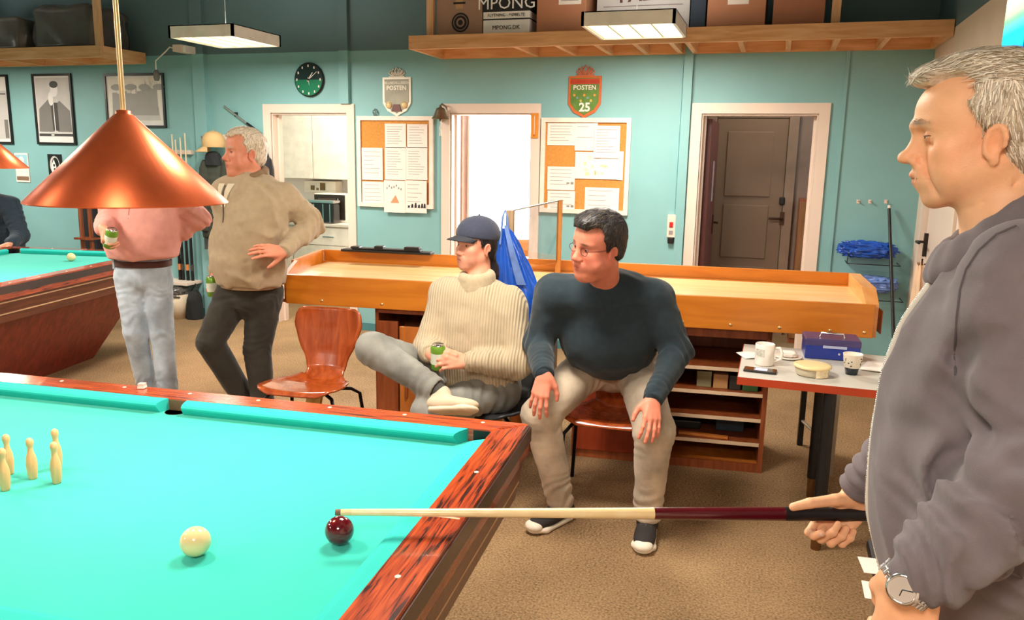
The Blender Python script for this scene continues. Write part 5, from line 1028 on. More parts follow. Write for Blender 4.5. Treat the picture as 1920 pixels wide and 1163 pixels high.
def eyes(t, f, sc, gaze, skin_m, lid=.35, iris=(70, 80, 84)):
    for s in (-1, 1):
        c = f(s*.031*sc, (.0765+f.ey)*sc, .009*sc); R_ = .0128*sc; gz = _nz(gaze)
        e = obj('eye', MB().ball(c, R_, 20), mat('eye_white', (232, 222, 214), .15, coat=.6), t, world=True)
        fr = Frame(c, gz, f.z); w = MB(); n = 16
        for r0, nm, m in ((.0058*sc, 'iris', mat('iris_%d_%d_%d' % iris, iris, .1, coat=.8)), (.0026*sc, 'pupil', M_black)):
            hh = math.sqrt(max(R_*R_-r0*r0, 0))+(.0004 if nm == 'iris' else .0008)
            mb = MB().add([fr(r0*math.cos(2*math.pi*i/n), hh, r0*math.sin(2*math.pi*i/n)) for i in range(n)]+[fr(0, R_+(.0004 if nm == 'iris' else .0008), 0)], [(i, (i+1) % n, n) for i in range(n)], True); o = obj(nm, mb, m, e); o.data.transform(PM[t.name].inverted())
def lids(t, f, sc, m, open_up=22, open_dn=-14, tilt=0):
    for s in (-1, 1):                                                # spherical lid shells left and right of the slit
        c = f(s*.031*sc, .0765*sc, .009*sc); R_ = .0141*sc
        for nm, a0, a1 in (('upper_eyelid', open_up, 100), ('lower_eyelid', -100, open_dn)):
            def fn(u, v):
                az = R(-80+160*u); k = math.cos(az)**.6 if math.cos(az) > 0 else 0
                el = R(a0*k+tilt*0+(a1-a0*k)*v) if nm[0] == 'u' else R(a0+(a1*k-a0)*v)
                return f(*(np.array([s*.031*sc, (.0765+f.ey)*sc, .009*sc])+R_*np.array([math.sin(az)*math.cos(el), math.cos(az)*math.cos(el), math.sin(el)])))
            lo_ = obj(nm, MB().grid(fn, 17, 12), m, t, world=True)
            if nm[0] == 'u': la = obj('lashes', MB().tube([fn(i/16, 0) for i in range(17)], .0008*sc, 5), mat('lash_dark', (60, 40, 32), .7), lo_); la.data.transform(PM[t.name].inverted())
# ---------------------------------------------------------------- hands
def TO_(v): return np.array(v, float)
def hand_shapes(b, w, fdir, dorsal, thumb_side, curl, sc=1.0, spread=.0, thumb=None, palm_bend=0, k=.006):
    """w wrist, fdir towards the knuckles, dorsal = back of the hand, thumb_side = direction of the thumb; curl = per finger (mcp, pip, dip) degrees"""
    x = _nz(fdir); z = np.array(dorsal, float); z = _nz(z-x*(z @ x)); y = np.array(thumb_side, float); y = _nz(y-x*(y @ x)-z*(y @ z)); w = np.array(w, float)
    T = lambda a, bb, c: w+(x*a+y*bb+z*c)*sc
    mc = [(.088, .029, .000), (.092, .009, .003), (.088, -.011, .001), (.080, -.029, -.003)]; ln = [(.042, .025, .021), (.046, .029, .022), (.043, .027, .022), (.034, .021, .019)]; rd = [.0092, .0095, .0090, .0080]
    b.seg(T(-.004, 0, 0), T(.02, 0, 0), (.027*sc, .020*sc), (.030*sc, .018*sc), y, .012)
    for i in range(4): b.cone(T(.008, (.014, .005, -.005, -.014)[i], -.001), T(*mc[i]), .0155*sc, (rd[i]+.0032)*sc, .012 if i == 0 else .010)
    b.ell(T(.045, .024, -.012), (.030*sc, .016*sc, .013*sc), .012, M=np.stack([x, y, z])); b.ell(T(.045, -.022, -.010), (.032*sc, .013*sc, .012*sc), .012, M=np.stack([x, y, z]))
    tips = []
    for i in range(4):
        p = T(*mc[i]); ang = 0; d0 = x*math.cos(R(spread*(1.5-i)))+y*math.sin(R(spread*(1.5-i)))
        for j in range(3):
            ang += curl[i][j]; d = d0*math.cos(R(ang))-z*math.sin(R(ang)); p2 = p+d*ln[i][j]*sc; r0, r1 = rd[i]*(1-.06*j)*sc, rd[i]*(1-.06*(j+1))*sc
            b.cone(p, p2, r0, r1, k if j == 0 else .003); b.ell(p, r0*1.06, .003); p = p2
        tips.append((p, d, z*math.cos(R(ang))+d0*math.sin(R(ang)), rd[i]*.82*sc))
    th = thumb or ((.016, .026, -.010), (.046, .050, -.020), (.078, .060, -.022), (.104, .062, -.020))
    q = [TO_(t) for t in th[1]] if th[0] == 'w' else [T(*t) for t in th]; b.cone(q[0], q[1], .0165*sc, .0125*sc, .012); b.cone(q[1], q[2], .0125*sc, .0105*sc, .004); b.cone(q[2], q[3], .0108*sc, .0086*sc, .004)
    d = _nz(q[3]-q[2]); tips.append((q[3], d, _nz(np.cross(np.cross(d, z), d))*1.0, .0088*sc)); return tips
def nails(t, tips, m=None):
    m = m or mat('finger_nail', (238, 190, 170), .25, coat=.3)
    for p, d, up, r in tips:
        d = _nz(d); up = _nz(up-d*(up @ d)); sx = np.cross(d, up)
        obj('nail', MB().grid(lambda u, v: tuple(p+d*(-.004+.0105*v)+sx*(r*.78*math.sin(R(-62+124*u)))+up*(r*1.0*math.cos(R(-62+124*u))*(1 if v < .7 else 1-.25*(v-.7)/.3)+.0004)), 9, 6), m, t, world=True)
def folds(amp, scale, sel=None, anis=(1, 1, 1), seed=0):
    sc = np.array(anis)*scale
    def fn(P):
        q = P*sc+seed; n = vnoise(q)*.65+vnoise(q*2.1+7)*.35; w = 1 if sel is None else sel(P); return amp*n*w
    return fn
def ridges(amp, scale, anis=(1, 1, 1), seed=0, sel=None, A=None):        # sharp-crested cloth folds; A = 3x3 rows of stretch axes
    sc = np.array(anis)*scale
    def fn(P):
        q = (P if A is None else P @ np.array(A).T)*sc+seed; q = q+.6*vnoise(q*.7+3)[..., None]; n = 1-2*np.abs(vnoise(q)); n = np.maximum(n, -.2); w = 1 if sel is None else sel(P); return -amp*n*w
    return fn
def near(c, r): c = np.array(c, float); return lambda P: np.exp(-((P-c)**2).sum(-1)/(r*r))
def creases(c, axis, amp, wl, width, jit=.35, sharp=1.0):            # wrinkles ringing a limb at c, running across its axis
    c = np.array(c, float); ax = _nz(axis)
    def fn(P):
        q = P-c; t = q @ ax; r2 = (q*q).sum(-1); ph = 2*np.pi*t/wl+jit*9*vnoise(P*11+3); s = np.sin(ph); s = np.sign(s)*np.abs(s)**sharp; return amp*s*np.exp(-r2/(width*width))
    return fn
# ================================================================ people
TO = lambda v: np.array(v, float)
M_skin = mat('skin', (236, 170, 132), .48, var=.05, scale=45, bump=.12, bscale=420, attr='Col', spec=.35)
def lid_mat(c): return mat('lid_%d_%d_%d' % c, c, .5)
def cloth_mat(name, col, kind='plain', rough=.9, scale=60, var=.08):
    if name in MATS: return MATS[name]
    m = mat(name, col, rough, var=var, scale=scale, bump=.25, bscale=700 if kind == 'plain' else 260, sheen=.15, spec=.2); nt = m.node_tree; L = nt.links.new; b = nt.nodes['Principled BSDF']
    if kind in ('rib', 'denim', 'worn'):
        tc = _n(nt, 'ShaderNodeTexCoord')
        if kind == 'rib':
            at = _n(nt, 'ShaderNodeAttribute', attribute_name='Rib'); wv = _n(nt, 'ShaderNodeMath', operation='SINE'); mu = _n(nt, 'ShaderNodeMath', operation='MULTIPLY'); mu.inputs[1].default_value = 480
            L(at.outputs['Fac'], mu.inputs[0]); L(mu.outputs[0], wv.inputs[0])
            bp = _n(nt, 'ShaderNodeBump'); bp.inputs['Strength'].default_value = .6; bp.inputs['Distance'].default_value = .003; L(wv.outputs[0], bp.inputs['Height']); L(bp.outputs[0], b.inputs['Normal'])
            mr = _n(nt, 'ShaderNodeMapRange'); mr.inputs[1].default_value = -1; mr.inputs[3].default_value = .90; mr.inputs[4].default_value = 1.04; L(wv.outputs[0], mr.inputs[0])
            mx = _n(nt, 'ShaderNodeVectorMath', operation='SCALE'); mx.inputs[0].default_value = S(*col)[:3]; L(mr.outputs[0], mx.inputs['Scale']); L(mx.outputs[0], b.inputs['Base Color'])
        else:
            n2 = _n(nt, 'ShaderNodeTexNoise'); n2.inputs['Scale'].default_value = 7 if kind == 'worn' else 11; n2.inputs['Detail'].default_value = 8; L(tc.outputs['Object'], n2.inputs['Vector'])
            mr = _n(nt, 'ShaderNodeMapRange'); mr.inputs[1].default_value = .35; mr.inputs[2].default_value = .65; mr.inputs[3].default_value = .68 if kind == 'worn' else .82; mr.inputs[4].default_value = 1.28 if kind == 'worn' else 1.12; L(n2.outputs['Fac'], mr.inputs[0])
            mx = _n(nt, 'ShaderNodeVectorMath', operation='SCALE'); mx.inputs[0].default_value = S(*col)[:3]; L(mr.outputs[0], mx.inputs['Scale']); L(mx.outputs[0], b.inputs['Base Color'])
    return m
def hair_cap(f, sc, thick=.010, front=.0, low=-.02, recede=0, top=None):
    """shell over the skull, cut back to the hairline"""
    h = Sdf(); q = lambda x, y, z: f(x*sc, y*sc, z*sc); r = lambda *a: tuple(v*sc for v in a); M = f.R
    h.ell(q(0, -.012, .046), r(.078+thick, .100+thick, .086+thick), .02*sc, M=M)
    h.ell(q(0, .012, .060), r(.070+thick, .086+thick, .072+thick), .03*sc, M=M)
    h.ell(q(0, -.055, -.022), r(.062+thick*.5, .052, .055), .04*sc, M=M)
    for c, rr_ in (top or []): h.ell(q(*c), r(*rr_), .02*sc, M=M)
    h.ell(q(0, .125-recede, .005), r(.105, .088, .090+front), .008*sc, '-', M=M)                 # face
    for s in (-1, 1):
        h.ell(q(s*.080, .072-recede, -.010), r(.05, .047, .075), .008*sc, '-', M=M)              # temples, cheeks
        h.ell(q(s*.084, -.002, -.018), r(.03, .021, .040), .006*sc, '-', M=M)                    # around the ear
        h.ell(q(s*.09, .012, -.075), r(.06, .055, .060), .008*sc, '-', M=M)
    for s in (-1, 1): h.ell(q(s*.060, .078-recede*.5, .070), r(.034, .040+recede, .030+recede), .008*sc, '-', M=M)      # temple corners
    h.plane(q(0, -.06, low-.045), -f.z-.25*f.y, .01*sc)
    return h
def strands(t, o, f, sc, n, cols, length=.022, flow=None, seed=1, lift=.0025, width=.0011, name='hair_strands'):
    me = o.data; nv = len(me.vertices); co = np.zeros(nv*3, np.float32); me.vertices.foreach_get('co', co); co = co.reshape(-1, 3); no = np.zeros(nv*3, np.float32); me.vertices.foreach_get('normal', no); no = no.reshape(-1, 3)
    Mw = np.array(PM[t.name]); Ri = Mw[:3, :3]; W = co @ Ri.T+Mw[:3, 3]; N_ = no @ Ri.T; L = f.inv(W)/sc; ln = N_ @ f.R.T
    rn = np.random.RandomState(seed); ok = np.nonzero((((L-np.array([0, -.01, .03]))*ln).sum(1) > .04))[0]; pick = rn.choice(ok, min(n, len(ok)), replace=n > len(ok))
    vs = []; fs = []; cl = []
    for i in pick:
        p = L[i]; nn = ln[i]; d = flow(p, nn, rn) if flow else np.array([0, .3, -1.]); d = d+rn.normal(size=3)*.16; d = _nz(d-nn*(d @ nn)); sd = np.cross(d, nn); l_ = length*(.6+.8*rn.rand()); k = len(vs); c = np.array(S(*cols[rn.randint(len(cols))])[:3])*(.75+.5*rn.rand())
        for j in range(4):
            u = j/3; pt = p+d*l_*(u-.25)+nn*(lift*(math.sin(math.pi*min(u+.25, 1))*1.2)-.0012+.0008*rn.rand()); w = width*(1-.8*u)
            for e in (-1, 1): vs.append((pt+sd*w*e)*sc @ f.R+f.o); cl.append(c)
        fs += [(k+2*j, k+2*j+1, k+2*j+3, k+2*j+2) for j in range(3)]
    mb = MB().add(vs, fs, True); ob = obj(name, mb, mat('hair_strand', (150, 140, 130), .45, attr='Col', var=.05), t, world=True, kind='stuff')
    at = ob.data.color_attributes.new('Col', 'FLOAT_COLOR', 'POINT'); at.data.foreach_set('color', np.hstack([np.array(cl), np.ones((len(cl), 1))]).astype(np.float32).ravel()); return ob
def flow_short(p, n, rn):
    up = max(0, (p[2]-.075)/.05); return np.array([0, .9*up-.15+.2*(1-up), -.9*(1-min(up, 1))-.05])
def shoe(t, an, toe, up, m, ms, sc=1.0, h=.005, toe_m=None):
    """an = ankle centre, toe = direction; sole below"""
    d = _nz(toe); u = np.array(up, float); u = _nz(u-d*(u @ d)); s = np.cross(d, u); q = lambda a, b, c: TO(an)+(d*a+s*b+u*c)*sc
    b = Sdf(); Mx = np.stack([d, s, u]); b.cone(q(-.005, 0, 0), q(-.02, 0, -.035), .043*sc, .040*sc, .02); b.ell(q(.02, 0, -.045), (.085*sc, .040*sc, .034*sc), .03, M=Mx); b.ell(q(.105, .0, -.052), (.085*sc, .044*sc, .030*sc), .03, M=Mx); b.ell(q(-.03, 0, -.05), (.042*sc, .037*sc, .035*sc), .02, M=Mx); b.plane(q(0, 0, -.070), -u, .006)
    o = sdf_obj('shoe', b, h, m, t); b2 = Sdf(); b2.seg(q(-.035, 0, -.0775), q(.125, 0, -.0775), (.040*sc, .0145*sc), (.047*sc, .0145*sc), s, .02, pw=3.0); b2.ell(q(.14, 0, -.0735), (.052*sc, .043*sc, .018*sc), .02, M=Mx); b2.plane(q(0, 0, -.09), -u, .003)
    so = sdf_obj('sole', b2, h, ms, o)
    if toe_m: b3 = Sdf().ell(q(.165, 0, -.058), (.034*sc, .040*sc, .024*sc), M=Mx).plane(q(0, 0, -.072), -u, .004); sdf_obj('toe_cap', b3, h, toe_m, o)
    lc = MB()
    for i in range(4): lc.tube([q(.045+.018*i, -.020, -.012-.008*i), q(.05+.018*i, 0, -.008-.008*i), q(.045+.018*i, .020, -.012-.008*i)], .0035*sc, 6)
    ob = obj('laces', lc, mat('shoe_lace', (190, 184, 176), .9), o); ob.data.transform(PM[t.name].inverted()); return o
def can(label, p, axis, c1=(120, 170, 60)):
    t = thing('drink_can', label, 'can', p, rot=Vector((0, 0, 1)).rotation_difference(Vector(axis)).to_matrix())
    obj('can_body', MB().lathe([(.026, 0), (.033, .006), (.033, .10), (.027, .114)], 28), mat('can_green', c1, .25, metal=.3), t); obj('lid', MB().lathe([(.027, .114), (.027, .117), (.024, .115), (0, .115)], 24), M_chr, t); obj('print_band', MB().lathe([(.0332, .03), (.0334, .055), (.0332, .08)], 28, caps=False), mat('can_white', (226, 230, 214), .3), t); obj('tab', MB().rbox((-.006, -.004, .115), (.012, .004, .1175), .001), M_chr, t); return t
# ---------------------------------------------------------------- the cue player (nearest)
SK1 = (246, 184, 142)
t = thing('person', 'grey-haired man in grey zip jacket holding a cue', 'person', (.32, 1.40, 0))
P1 = t
o1 = AD(1856, 262, 1.19); _rd = _nz([ray(1775, 250)[0], ray(1775, 250)[1], 0]); f1 = V3(-_rd[1], _rd[0], 0); l1 = np.cross([0, 0, 1], f1); Z = V3(0, 0, 1)
H1 = Frame(o1, f1-.05*Z+.03*l1, Z); HS = .875
SH_L, EL_L, WR_L = AD(1925, 525, 1.05), AD(1985, 865, 1.0), AD(1716, 1082, 1.075)
SH_R = o1-l1*.17-f1*.08+Z*-.27; WR_R = AD(1606, 914, 1.775); EL_R = AD(1715, 800, 1.66)
SEC = [(AD(1915, 560, 1.19), .100, .155), (AD(1888, 630, 1.215), .115, .165), (AD(1862, 715, 1.235), .125, .168), (AD(1843, 810, 1.25), .130, .170), (AD(1832, 900, 1.27), .132, .172), (AD(1828, 1000, 1.29), .128, .170), (AD(1832, 1100, 1.31), .122, .164)]
hipc = SEC[-1][0]-Z*.12+f1*-.01
nc = AD(1868, 412, 1.185)
b = Sdf(); nb = AD(1898, 440, 1.19)
head_shapes(b, H1, HS, nb, dict(nose=.018, nose_z=.001, chin=.001, brow=.006, muz=.014, fore=.019), jaw=1.05, fat=.002)
for s in (-1, 1):                                                     # lines of age
    for a_, c_, r_ in (((.018, .104, -.030), (.034, .092, -.060), .0018), ((.036, .084, -.070), (.038, .076, -.088), .0014), ((.024, .098, -.006), (.044, .086, -.009), .0014), ((.036, .045, -.124), (.060, .005, -.104), .0022), ((.052, -.010, -.104), (.062, -.045, -.064), .0022)):
        b.cone(H1(*(np.array([s*a_[0], a_[1], a_[2]])*HS)), H1(*(np.array([s*c_[0], c_[1], c_[2]])*HS)), r_*HS, r_*.7*HS, .010, '-')
for z_ in (.060, .074, .088): b.cone(H1(-.035*HS, .088*HS, z_*HS), H1(.035*HS, .088*HS, z_*HS), .0014, .0014, .008, '-') if False else None
b.chain([nb, SEC[2][0], hipc], [.05, .05, .05], .05)
b.chain([SEC[0][0], SH_L, EL_L, WR_L], [.04, .04, .030, .024], .03); b.chain([SEC[0][0], SH_R, EL_R, WR_R], [.04, .04, .030, .024], .03)
for s in (-1, 1): b.chain([hipc, hipc+l1*s*.10-Z*.1, hipc+l1*s*.11-Z*.50+f1*.02, hipc+l1*s*.11-Z*(hipc[2]-.1)], [.05, .04, .035, .03], .03)
# right hand on the cue: wrist -> knuckles along the cue, thumb lying forward on top
CUE_T = AY(629, 961, 1.425); CUE_H = AD(1540, 964, 1.78); cdir = _nz(CUE_H-CUE_T); CUE_B = CUE_H+cdir*.36
gx = _nz(-cdir*.69-Z*.72); WRH = AD(1556, 985, 1.805)-gx*.088
tips = hand_shapes(b, WRH, gx, -l1*.93+Z*.2-cdir*.1, -cdir*.65+Z*.75, [(35, 62, 40), (62, 92, 55), (66, 95, 55), (72, 95, 55)], 1.08, 0, thumb=('w', [AD(1606, 934, 1.79), AD(1566, 938, 1.765), AD(1518, 944, 1.755), AD(1487, 951, 1.755)]))
b.cone(WR_R, WRH, .024, .024, .02)
# left hand hanging loosely in front of the hip
hd = _nz(AD(1690, 1200, 1.115)-WR_L); tl = hand_shapes(b, WR_L, hd, l1*.9-f1*.1+Z*.2, f1*.9+Z*.1-l1*.2, [(28, 35, 20), (34, 42, 22), (40, 46, 24), (46, 48, 24)], 1.02, 2, thumb=((.016, .024, -.012), (.05, .036, -.030), (.08, .030, -.040), (.10, .022, -.045)))
body = sdf_obj('body', b, .0031, M_skin, t, head_color(H1, HS, SK1, (206, 118, 96), (150, 124, 104), rosy=(238, 150, 108), stub=(206, 160, 130)))
nails(t, [tips[4], tips[0]]); nails(t, tl)
eyes(t, H1, HS, f1-.28*Z, M_skin, iris=(84, 70, 58)); lids(t, H1, HS, lid_mat((226, 156, 116)), 2, -16)
tee = MB().grid(lambda u, v: H1(.0046*(u-.5)*8*1, .0905-.004*abs(u-.5), -.0632), 3, 3)
hc = hair_cap(H1, HS, .010, .0, -.02, .012, [((0, .082, .110), (.050, .042, .024)), ((0, .02, .125), (.06, .06, .022))])
hc.disp(folds(.0035, 55, anis=(.5, .5, 1)))
ho = sdf_obj('hair', hc, .0032, mat('grey_hair', (204, 188, 168), .6, var=.2, scale=90, bump=.5, bscale=160), t)
def fl1(p, n, rn):
    if p[2] > .088: return np.array([.15*np.sign(p[0]), .95, .02])
    return np.array([0, .12 if p[1] > -.02 else -.25, -1.])
strands(t, ho, H1, HS, 5200, ((232, 218, 198), (206, 188, 164), (244, 234, 218), (170, 150, 126)), .026, fl1, 3, .003, .0010)
brow = MB()
rnb = np.random.RandomState(5)
for s in (-1, 1):
    for i in range(70):
        u = rnb.rand(); p = V3(s*(.012+.036*u), .0985+.018-.026*u**1.6+rnb.normal()*.001, .033+.004*math.sin(3*u)+rnb.normal()*.0016); d = _nz([s*.9, .25, .25-.6*u]); a = H1(*(p*HS)); bb = H1(*((p+d*.009)*HS)); nn = H1.x*.0006
        brow.add([a-nn+H1.z*.0005, a+nn-H1.z*.0005, bb], [(0, 1, 2)])
obj('eyebrows', brow, mat('brow_hair', (150, 126, 104), .7), t, world=True)
# jacket
M_j = cloth_mat('grey_fleece', (116, 106, 110), 'plain', .95, 30, .06)
j = Sdf()
for (a, d0, w0), (c, d1, w1) in zip(SEC, SEC[1:]): j.seg(a, c, (d0, w0), (d1, w1), f1, .05, pw=2.3)
j.cone(nc-Z*.115-f1*.035, SEC[0][0], .062, .10, .03); j.cone(nc-Z*.085+l1*.04-f1*.045, SH_L-Z*.002, .036, .056, .05); j.cone(nc-Z*.09-l1*.06-f1*.02, SH_R, .045, .062, .05); j.cone(nc-Z*.105-f1*.012, SEC[1][0]+f1*.030, .040, .088, .04); j.cone(SH_L-Z*.02, SEC[2][0]+l1*.07, .05, .09, .06)
j.cone(SH_L, EL_L, .064, .062, .04).cone(EL_L, WR_L-_nz(WR_L-EL_L)*.02, .062, .046, .02); j.cone(SH_R, EL_R, .070, .058, .03).cone(EL_R, WR_R+_nz(EL_R-WR_R)*.02, .058, .044, .02)
fa = _nz(WR_L-EL_L); ua = _nz(EL_L-SH_L)
# elastic cuffs
for wr_, el_, cut in ((WR_L, EL_L, .018), (WR_R, EL_R, .004)):
    e_ = _nz(wr_-el_); j.cone(wr_-e_*(cut+.065), wr_-e_*(cut+.0), .043, .038, .012); j.plane(wr_-e_*(cut-.018), e_, .004) if False else None
j.disp(creases(EL_L*.45+WR_L*.55, fa, .008, .055, .13, 1.1, .8)); j.disp(creases(EL_L, ua, .006, .06, .10, 1.0)); j.disp(creases(SH_L*.55+EL_L*.45, ua+f1*.4, .006, .075, .11, .6)); j.disp(creases(WR_R*.7+EL_R*.3, _nz(WR_R-EL_R), .006, .04, .10, .4))
j.disp(folds(.006, 9, anis=(1, 1, .35), seed=2)); j.disp(ridges(.010, 10, (1, 1, .4), 4)); j.disp(ridges(.010, 12, (1, 1, 1), 2, near(SH_L*.4+EL_L*.6, .17), np.stack([ua*1.2+f1*.5, np.cross(ua, l1)*.4, l1*.4]))); j.disp(ridges(.008, 14, (1, 1, 1), 9, near(EL_L*.5+WR_L*.5, .16), np.stack([fa*1.3, np.cross(fa, l1)*.45, l1*.45])))
# seam groove of the armhole and drape folds from the shoulder
j.disp(creases(SEC[1][0]+l1*.16+f1*.03, f1*.8+Z*.5, .006, .085, .15, .45))
jo = sdf_obj('jacket', j, .0052, M_j, t, smooth=1)
cl = Sdf()
for i in range(14):
    a0, a1 = 2*math.pi*i/14, 2*math.pi*(i+1)/14; g = lambda a: nc+f1*(.066*math.cos(a)-.004)+l1*.070*math.sin(a)+Z*(.006-.056*math.cos(a))
    cl.cone(g(a0), g(a1), .0095, .0095, .012); cl.cone(g(a0)-Z*.016+_nz(g(a0)-nc)*.006, g(a1)-Z*.016+_nz(g(a1)-nc)*.006, .012, .012, .02); cl.cone(g(a0)-Z*.034+_nz(g(a0)-nc)*.012, g(a1)-Z*.034+_nz(g(a1)-nc)*.012, .012, .012, .02)
obj_c = sdf_obj('collar', cl, .0045, M_j, jo)
wb = Sdf().seg(SEC[-1][0]+Z*.035, SEC[-1][0]-Z*.045, (.131, .173), (.122, .165), f1, .02, pw=2.3); wb.plane(SEC[-1][0]-Z*.05, -Z, .006).plane(SEC[-1][0]+Z*.03, Z, .006); wb.disp(lambda P: .0012*np.sin((P @ l1)*900)); sdf_obj('waistband', wb, .0045, M_j, jo)
for wr_, el_, cut in ((WR_L, EL_L, .018), (WR_R, EL_R, .004)):
    e_ = _nz(wr_-el_); cu = Sdf().cone(wr_-e_*(cut+.055), wr_-e_*(cut-.012), .0405, .0375, .01); cu.plane(wr_-e_*(cut-.014), e_, .004); cu.plane(wr_-e_*(cut+.062), -e_, .004); sdf_obj('cuff', cu, .004, M_j, jo)
# zip along the front
zp = [nc+f1*.075-Z*.045+l1*.012]+[c+f1*(d+.006)+l1*.016 for c, d, w in SEC[0:]]; zp = [p if i < 1 else p for i, p in enumerate(zp)]
zz = []
for i in range(len(zp)-1):
    for k in range(8): zz.append(zp[i]+(zp[i+1]-zp[i])*k/8)
zz.append(zp[-1]-Z*.03); zz = [TO(p) for p in zz]
for _ in range(6): zz = [zz[0]]+[(zz[i-1]+2*zz[i]+zz[i+1])/4 for i in range(1, len(zz)-1)]+[zz[-1]]
# push the zip onto the jacket surface
def onsurf(p, d, sd, off): 
    ts = np.linspace(-.10, .10, 161); v = sd.eval(np.array([p+d*tt for tt in ts])); k = np.nonzero(v < 0)[0]; return p+d*(ts[k[-1]]+off) if len(k) else p
zz = [onsurf(p, f1, j, .002) for p in zz]
for _ in range(3): zz = [zz[0]]+[(zz[i-1]+2*zz[i]+zz[i+1])/4 for i in range(1, len(zz)-1)]+[zz[-1]]
zo = obj('zipper', MB().tube(zz, .0056, 8), mat('zip_tape', (226, 216, 204), .5), jo); zo.data.transform(PM[t.name].inverted())
tm = MB()
for i in range(len(zz)-1):
    for k in range(3): p = zz[i]+(zz[i+1]-zz[i])*k/3; tm.box(p-V3(.0022, .0022, .0012), p+V3(.0022, .0022, .0012)) if False else tm.ball(p+f1*.0045+l1*.001, .0018, 6)
to = obj('zip_teeth', tm, M_chr, jo, kind='stuff'); to.data.transform(PM[t.name].inverted())
# armhole seam, drawn on the cloth
pts_ = np.array([(1905, 424), (1868, 440), (1835, 470), (1812, 505), (1800, 545), (1794, 600), (1790, 660), (1792, 710)], float); pts_ = [pts_[i]+(pts_[i+1]-pts_[i])*k/8 for i in range(7) for k in range(8)]
sm_ = [onsurf(AD(px, py, 1.06), _nz(-ray(px, py)), j, .0004) for px, py in pts_]
so_ = obj('sleeve_seam', MB().tube(sm_, .0020, 6), mat('seam_dark', (84, 76, 80), .9), jo); so_.data.transform(PM[t.name].inverted())
pp = [onsurf(AD(px, py, 1.12), _nz(-ray(px, py)), j, .001) for px, py in ((1868, 1062), (1890, 1072), (1915, 1084))]
po_ = obj('pocket_seam', MB().tube(pp, .002, 6), mat('seam_dark', (84, 76, 80), .9), jo); po_.data.transform(PM[t.name].inverted())
# trousers, shoes
M_tr1 = cloth_mat('black_trousers', (30, 30, 34), 'plain', .9)
tr = Sdf().seg(SEC[-1][0]+Z*.03, hipc-Z*.02, (.115, .158), (.125, .165), f1, .04)
for s in (-1, 1):
    h_, k_, a_ = hipc+l1*s*.085-Z*.06, hipc+l1*s*.10-Z*.47+f1*.02, V3(*(hipc+l1*s*.11)[:2], .10); tr.cone(h_, k_, .100, .072, .05).cone(k_, a_, .072, .056, .03); tr.plane(V3(a_[0], a_[1], .06), -Z, .01) if s == 1 else None
    shoe(t, V3(a_[0], a_[1], .092)+f1*.0, f1+l1*s*.1, Z, M_black, mat('pale_sole', (214, 206, 194), .7))
tr.disp(folds(.005, 9, seed=4)); sdf_obj('trousers', tr, .007, M_tr1, t)
# wristwatch
wc = WR_L+fa*.016; wn = _nz(l1*.9+Z*.35-fa*((l1*.9+Z*.35) @ fa)); ws = np.cross(fa, wn); wt = thing('wristwatch', 'steel wristwatch on the left wrist of the cue player', 'watch', wc)
ring = [wc+.0345*(wn*math.cos(a)*.82+ws*math.sin(a)) for a in np.linspace(0, 2*math.pi, 29)[:-1]]
mbk = MB()
for i in range(28): p, q = ring[i], ring[(i+1) % 28]; mbk.tube([p-fa*.008, p+fa*.008], .0026, 6); mbk.tube([p, q], .0026, 6, caps=False)
obj('strap', mbk, M_chr, wt, world=True); Mwt = Matrix(((ws[0], fa[0], wn[0], 0), (ws[1], fa[1], wn[1], 0), (ws[2], fa[2], wn[2], 0), (0, 0, 0, 1)))
c_ = wc+wn*.0285; MM = Matrix.Translation(Vector(c_-wc)) @ Mwt
obj('case', MB().lathe([(.019, -.004), (.021, 0), (.021, .006), (.018, .009), (.0165, .008)], 28, M=MM), M_chr, wt); obj('dial', MB().lathe([(.0168, .0078), (0, .0078)], 28, M=MM, caps=False), mat('watch_dial', (226, 220, 206), .3), wt); obj('crown', MB().tube([(.02, 0, .003), (.025, 0, .003)], .003, 8, M=MM), M_chr, wt)
for a_, L_ in ((20, .009), (130, .013)): obj('hand', MB().box((-.0007, 0, .0082), (.0007, L_, .0088), M=MM @ Matrix.Rotation(R(a_), 4, 'Z')), M_black, wt)
# ---------------------------------------------------------------- the cue
ct = thing('billiard_cue', 'long billiard cue with pale shaft and burgundy butt over red ball', 'cue', CUE_H); J_ = AD(1226, 966, 1.0); 
LT = np.linalg.norm(CUE_H-CUE_T); Lj = LT*.0
def cp_(s): return CUE_T+cdir*s
# where the photo shows the change of colour: intersect by pixel
def cue_at(px): 
    lo, hi = 0, LT+.3
    for _ in range(40):
        m_ = (lo+hi)/2; v = cp_(m_)-CAM; x = 960+F*(v @ RT)/(v @ FW); lo, hi = (m_, hi) if x < px else (lo, m_)
    return lo
sj, sw, sg = cue_at(1226), cue_at(1208), cue_at(1470)
CK = 1.1
obj('tip', MB().tube([cp_(0), cp_(.012)], .0062*CK, 14), mat('cue_tip_leather', (120, 96, 76), .8), ct, world=True); obj('ferrule', MB().tube([cp_(.012), cp_(.035)], [.0064*CK, .0066*CK], 14), M_ivory, ct, world=True)
obj('shaft', MB().tube([cp_(.035), cp_(sw)], [.0066*CK, .0115*CK], 18), wood('maple_shaft', (236, 204, 150), (246, 220, 172), 5, 0, .3, .4, 10), ct, world=True); obj('collar', MB().tube([cp_(sw), cp_(sj)], [.0117*CK, .0120*CK], 18), M_ivory, ct, world=True)
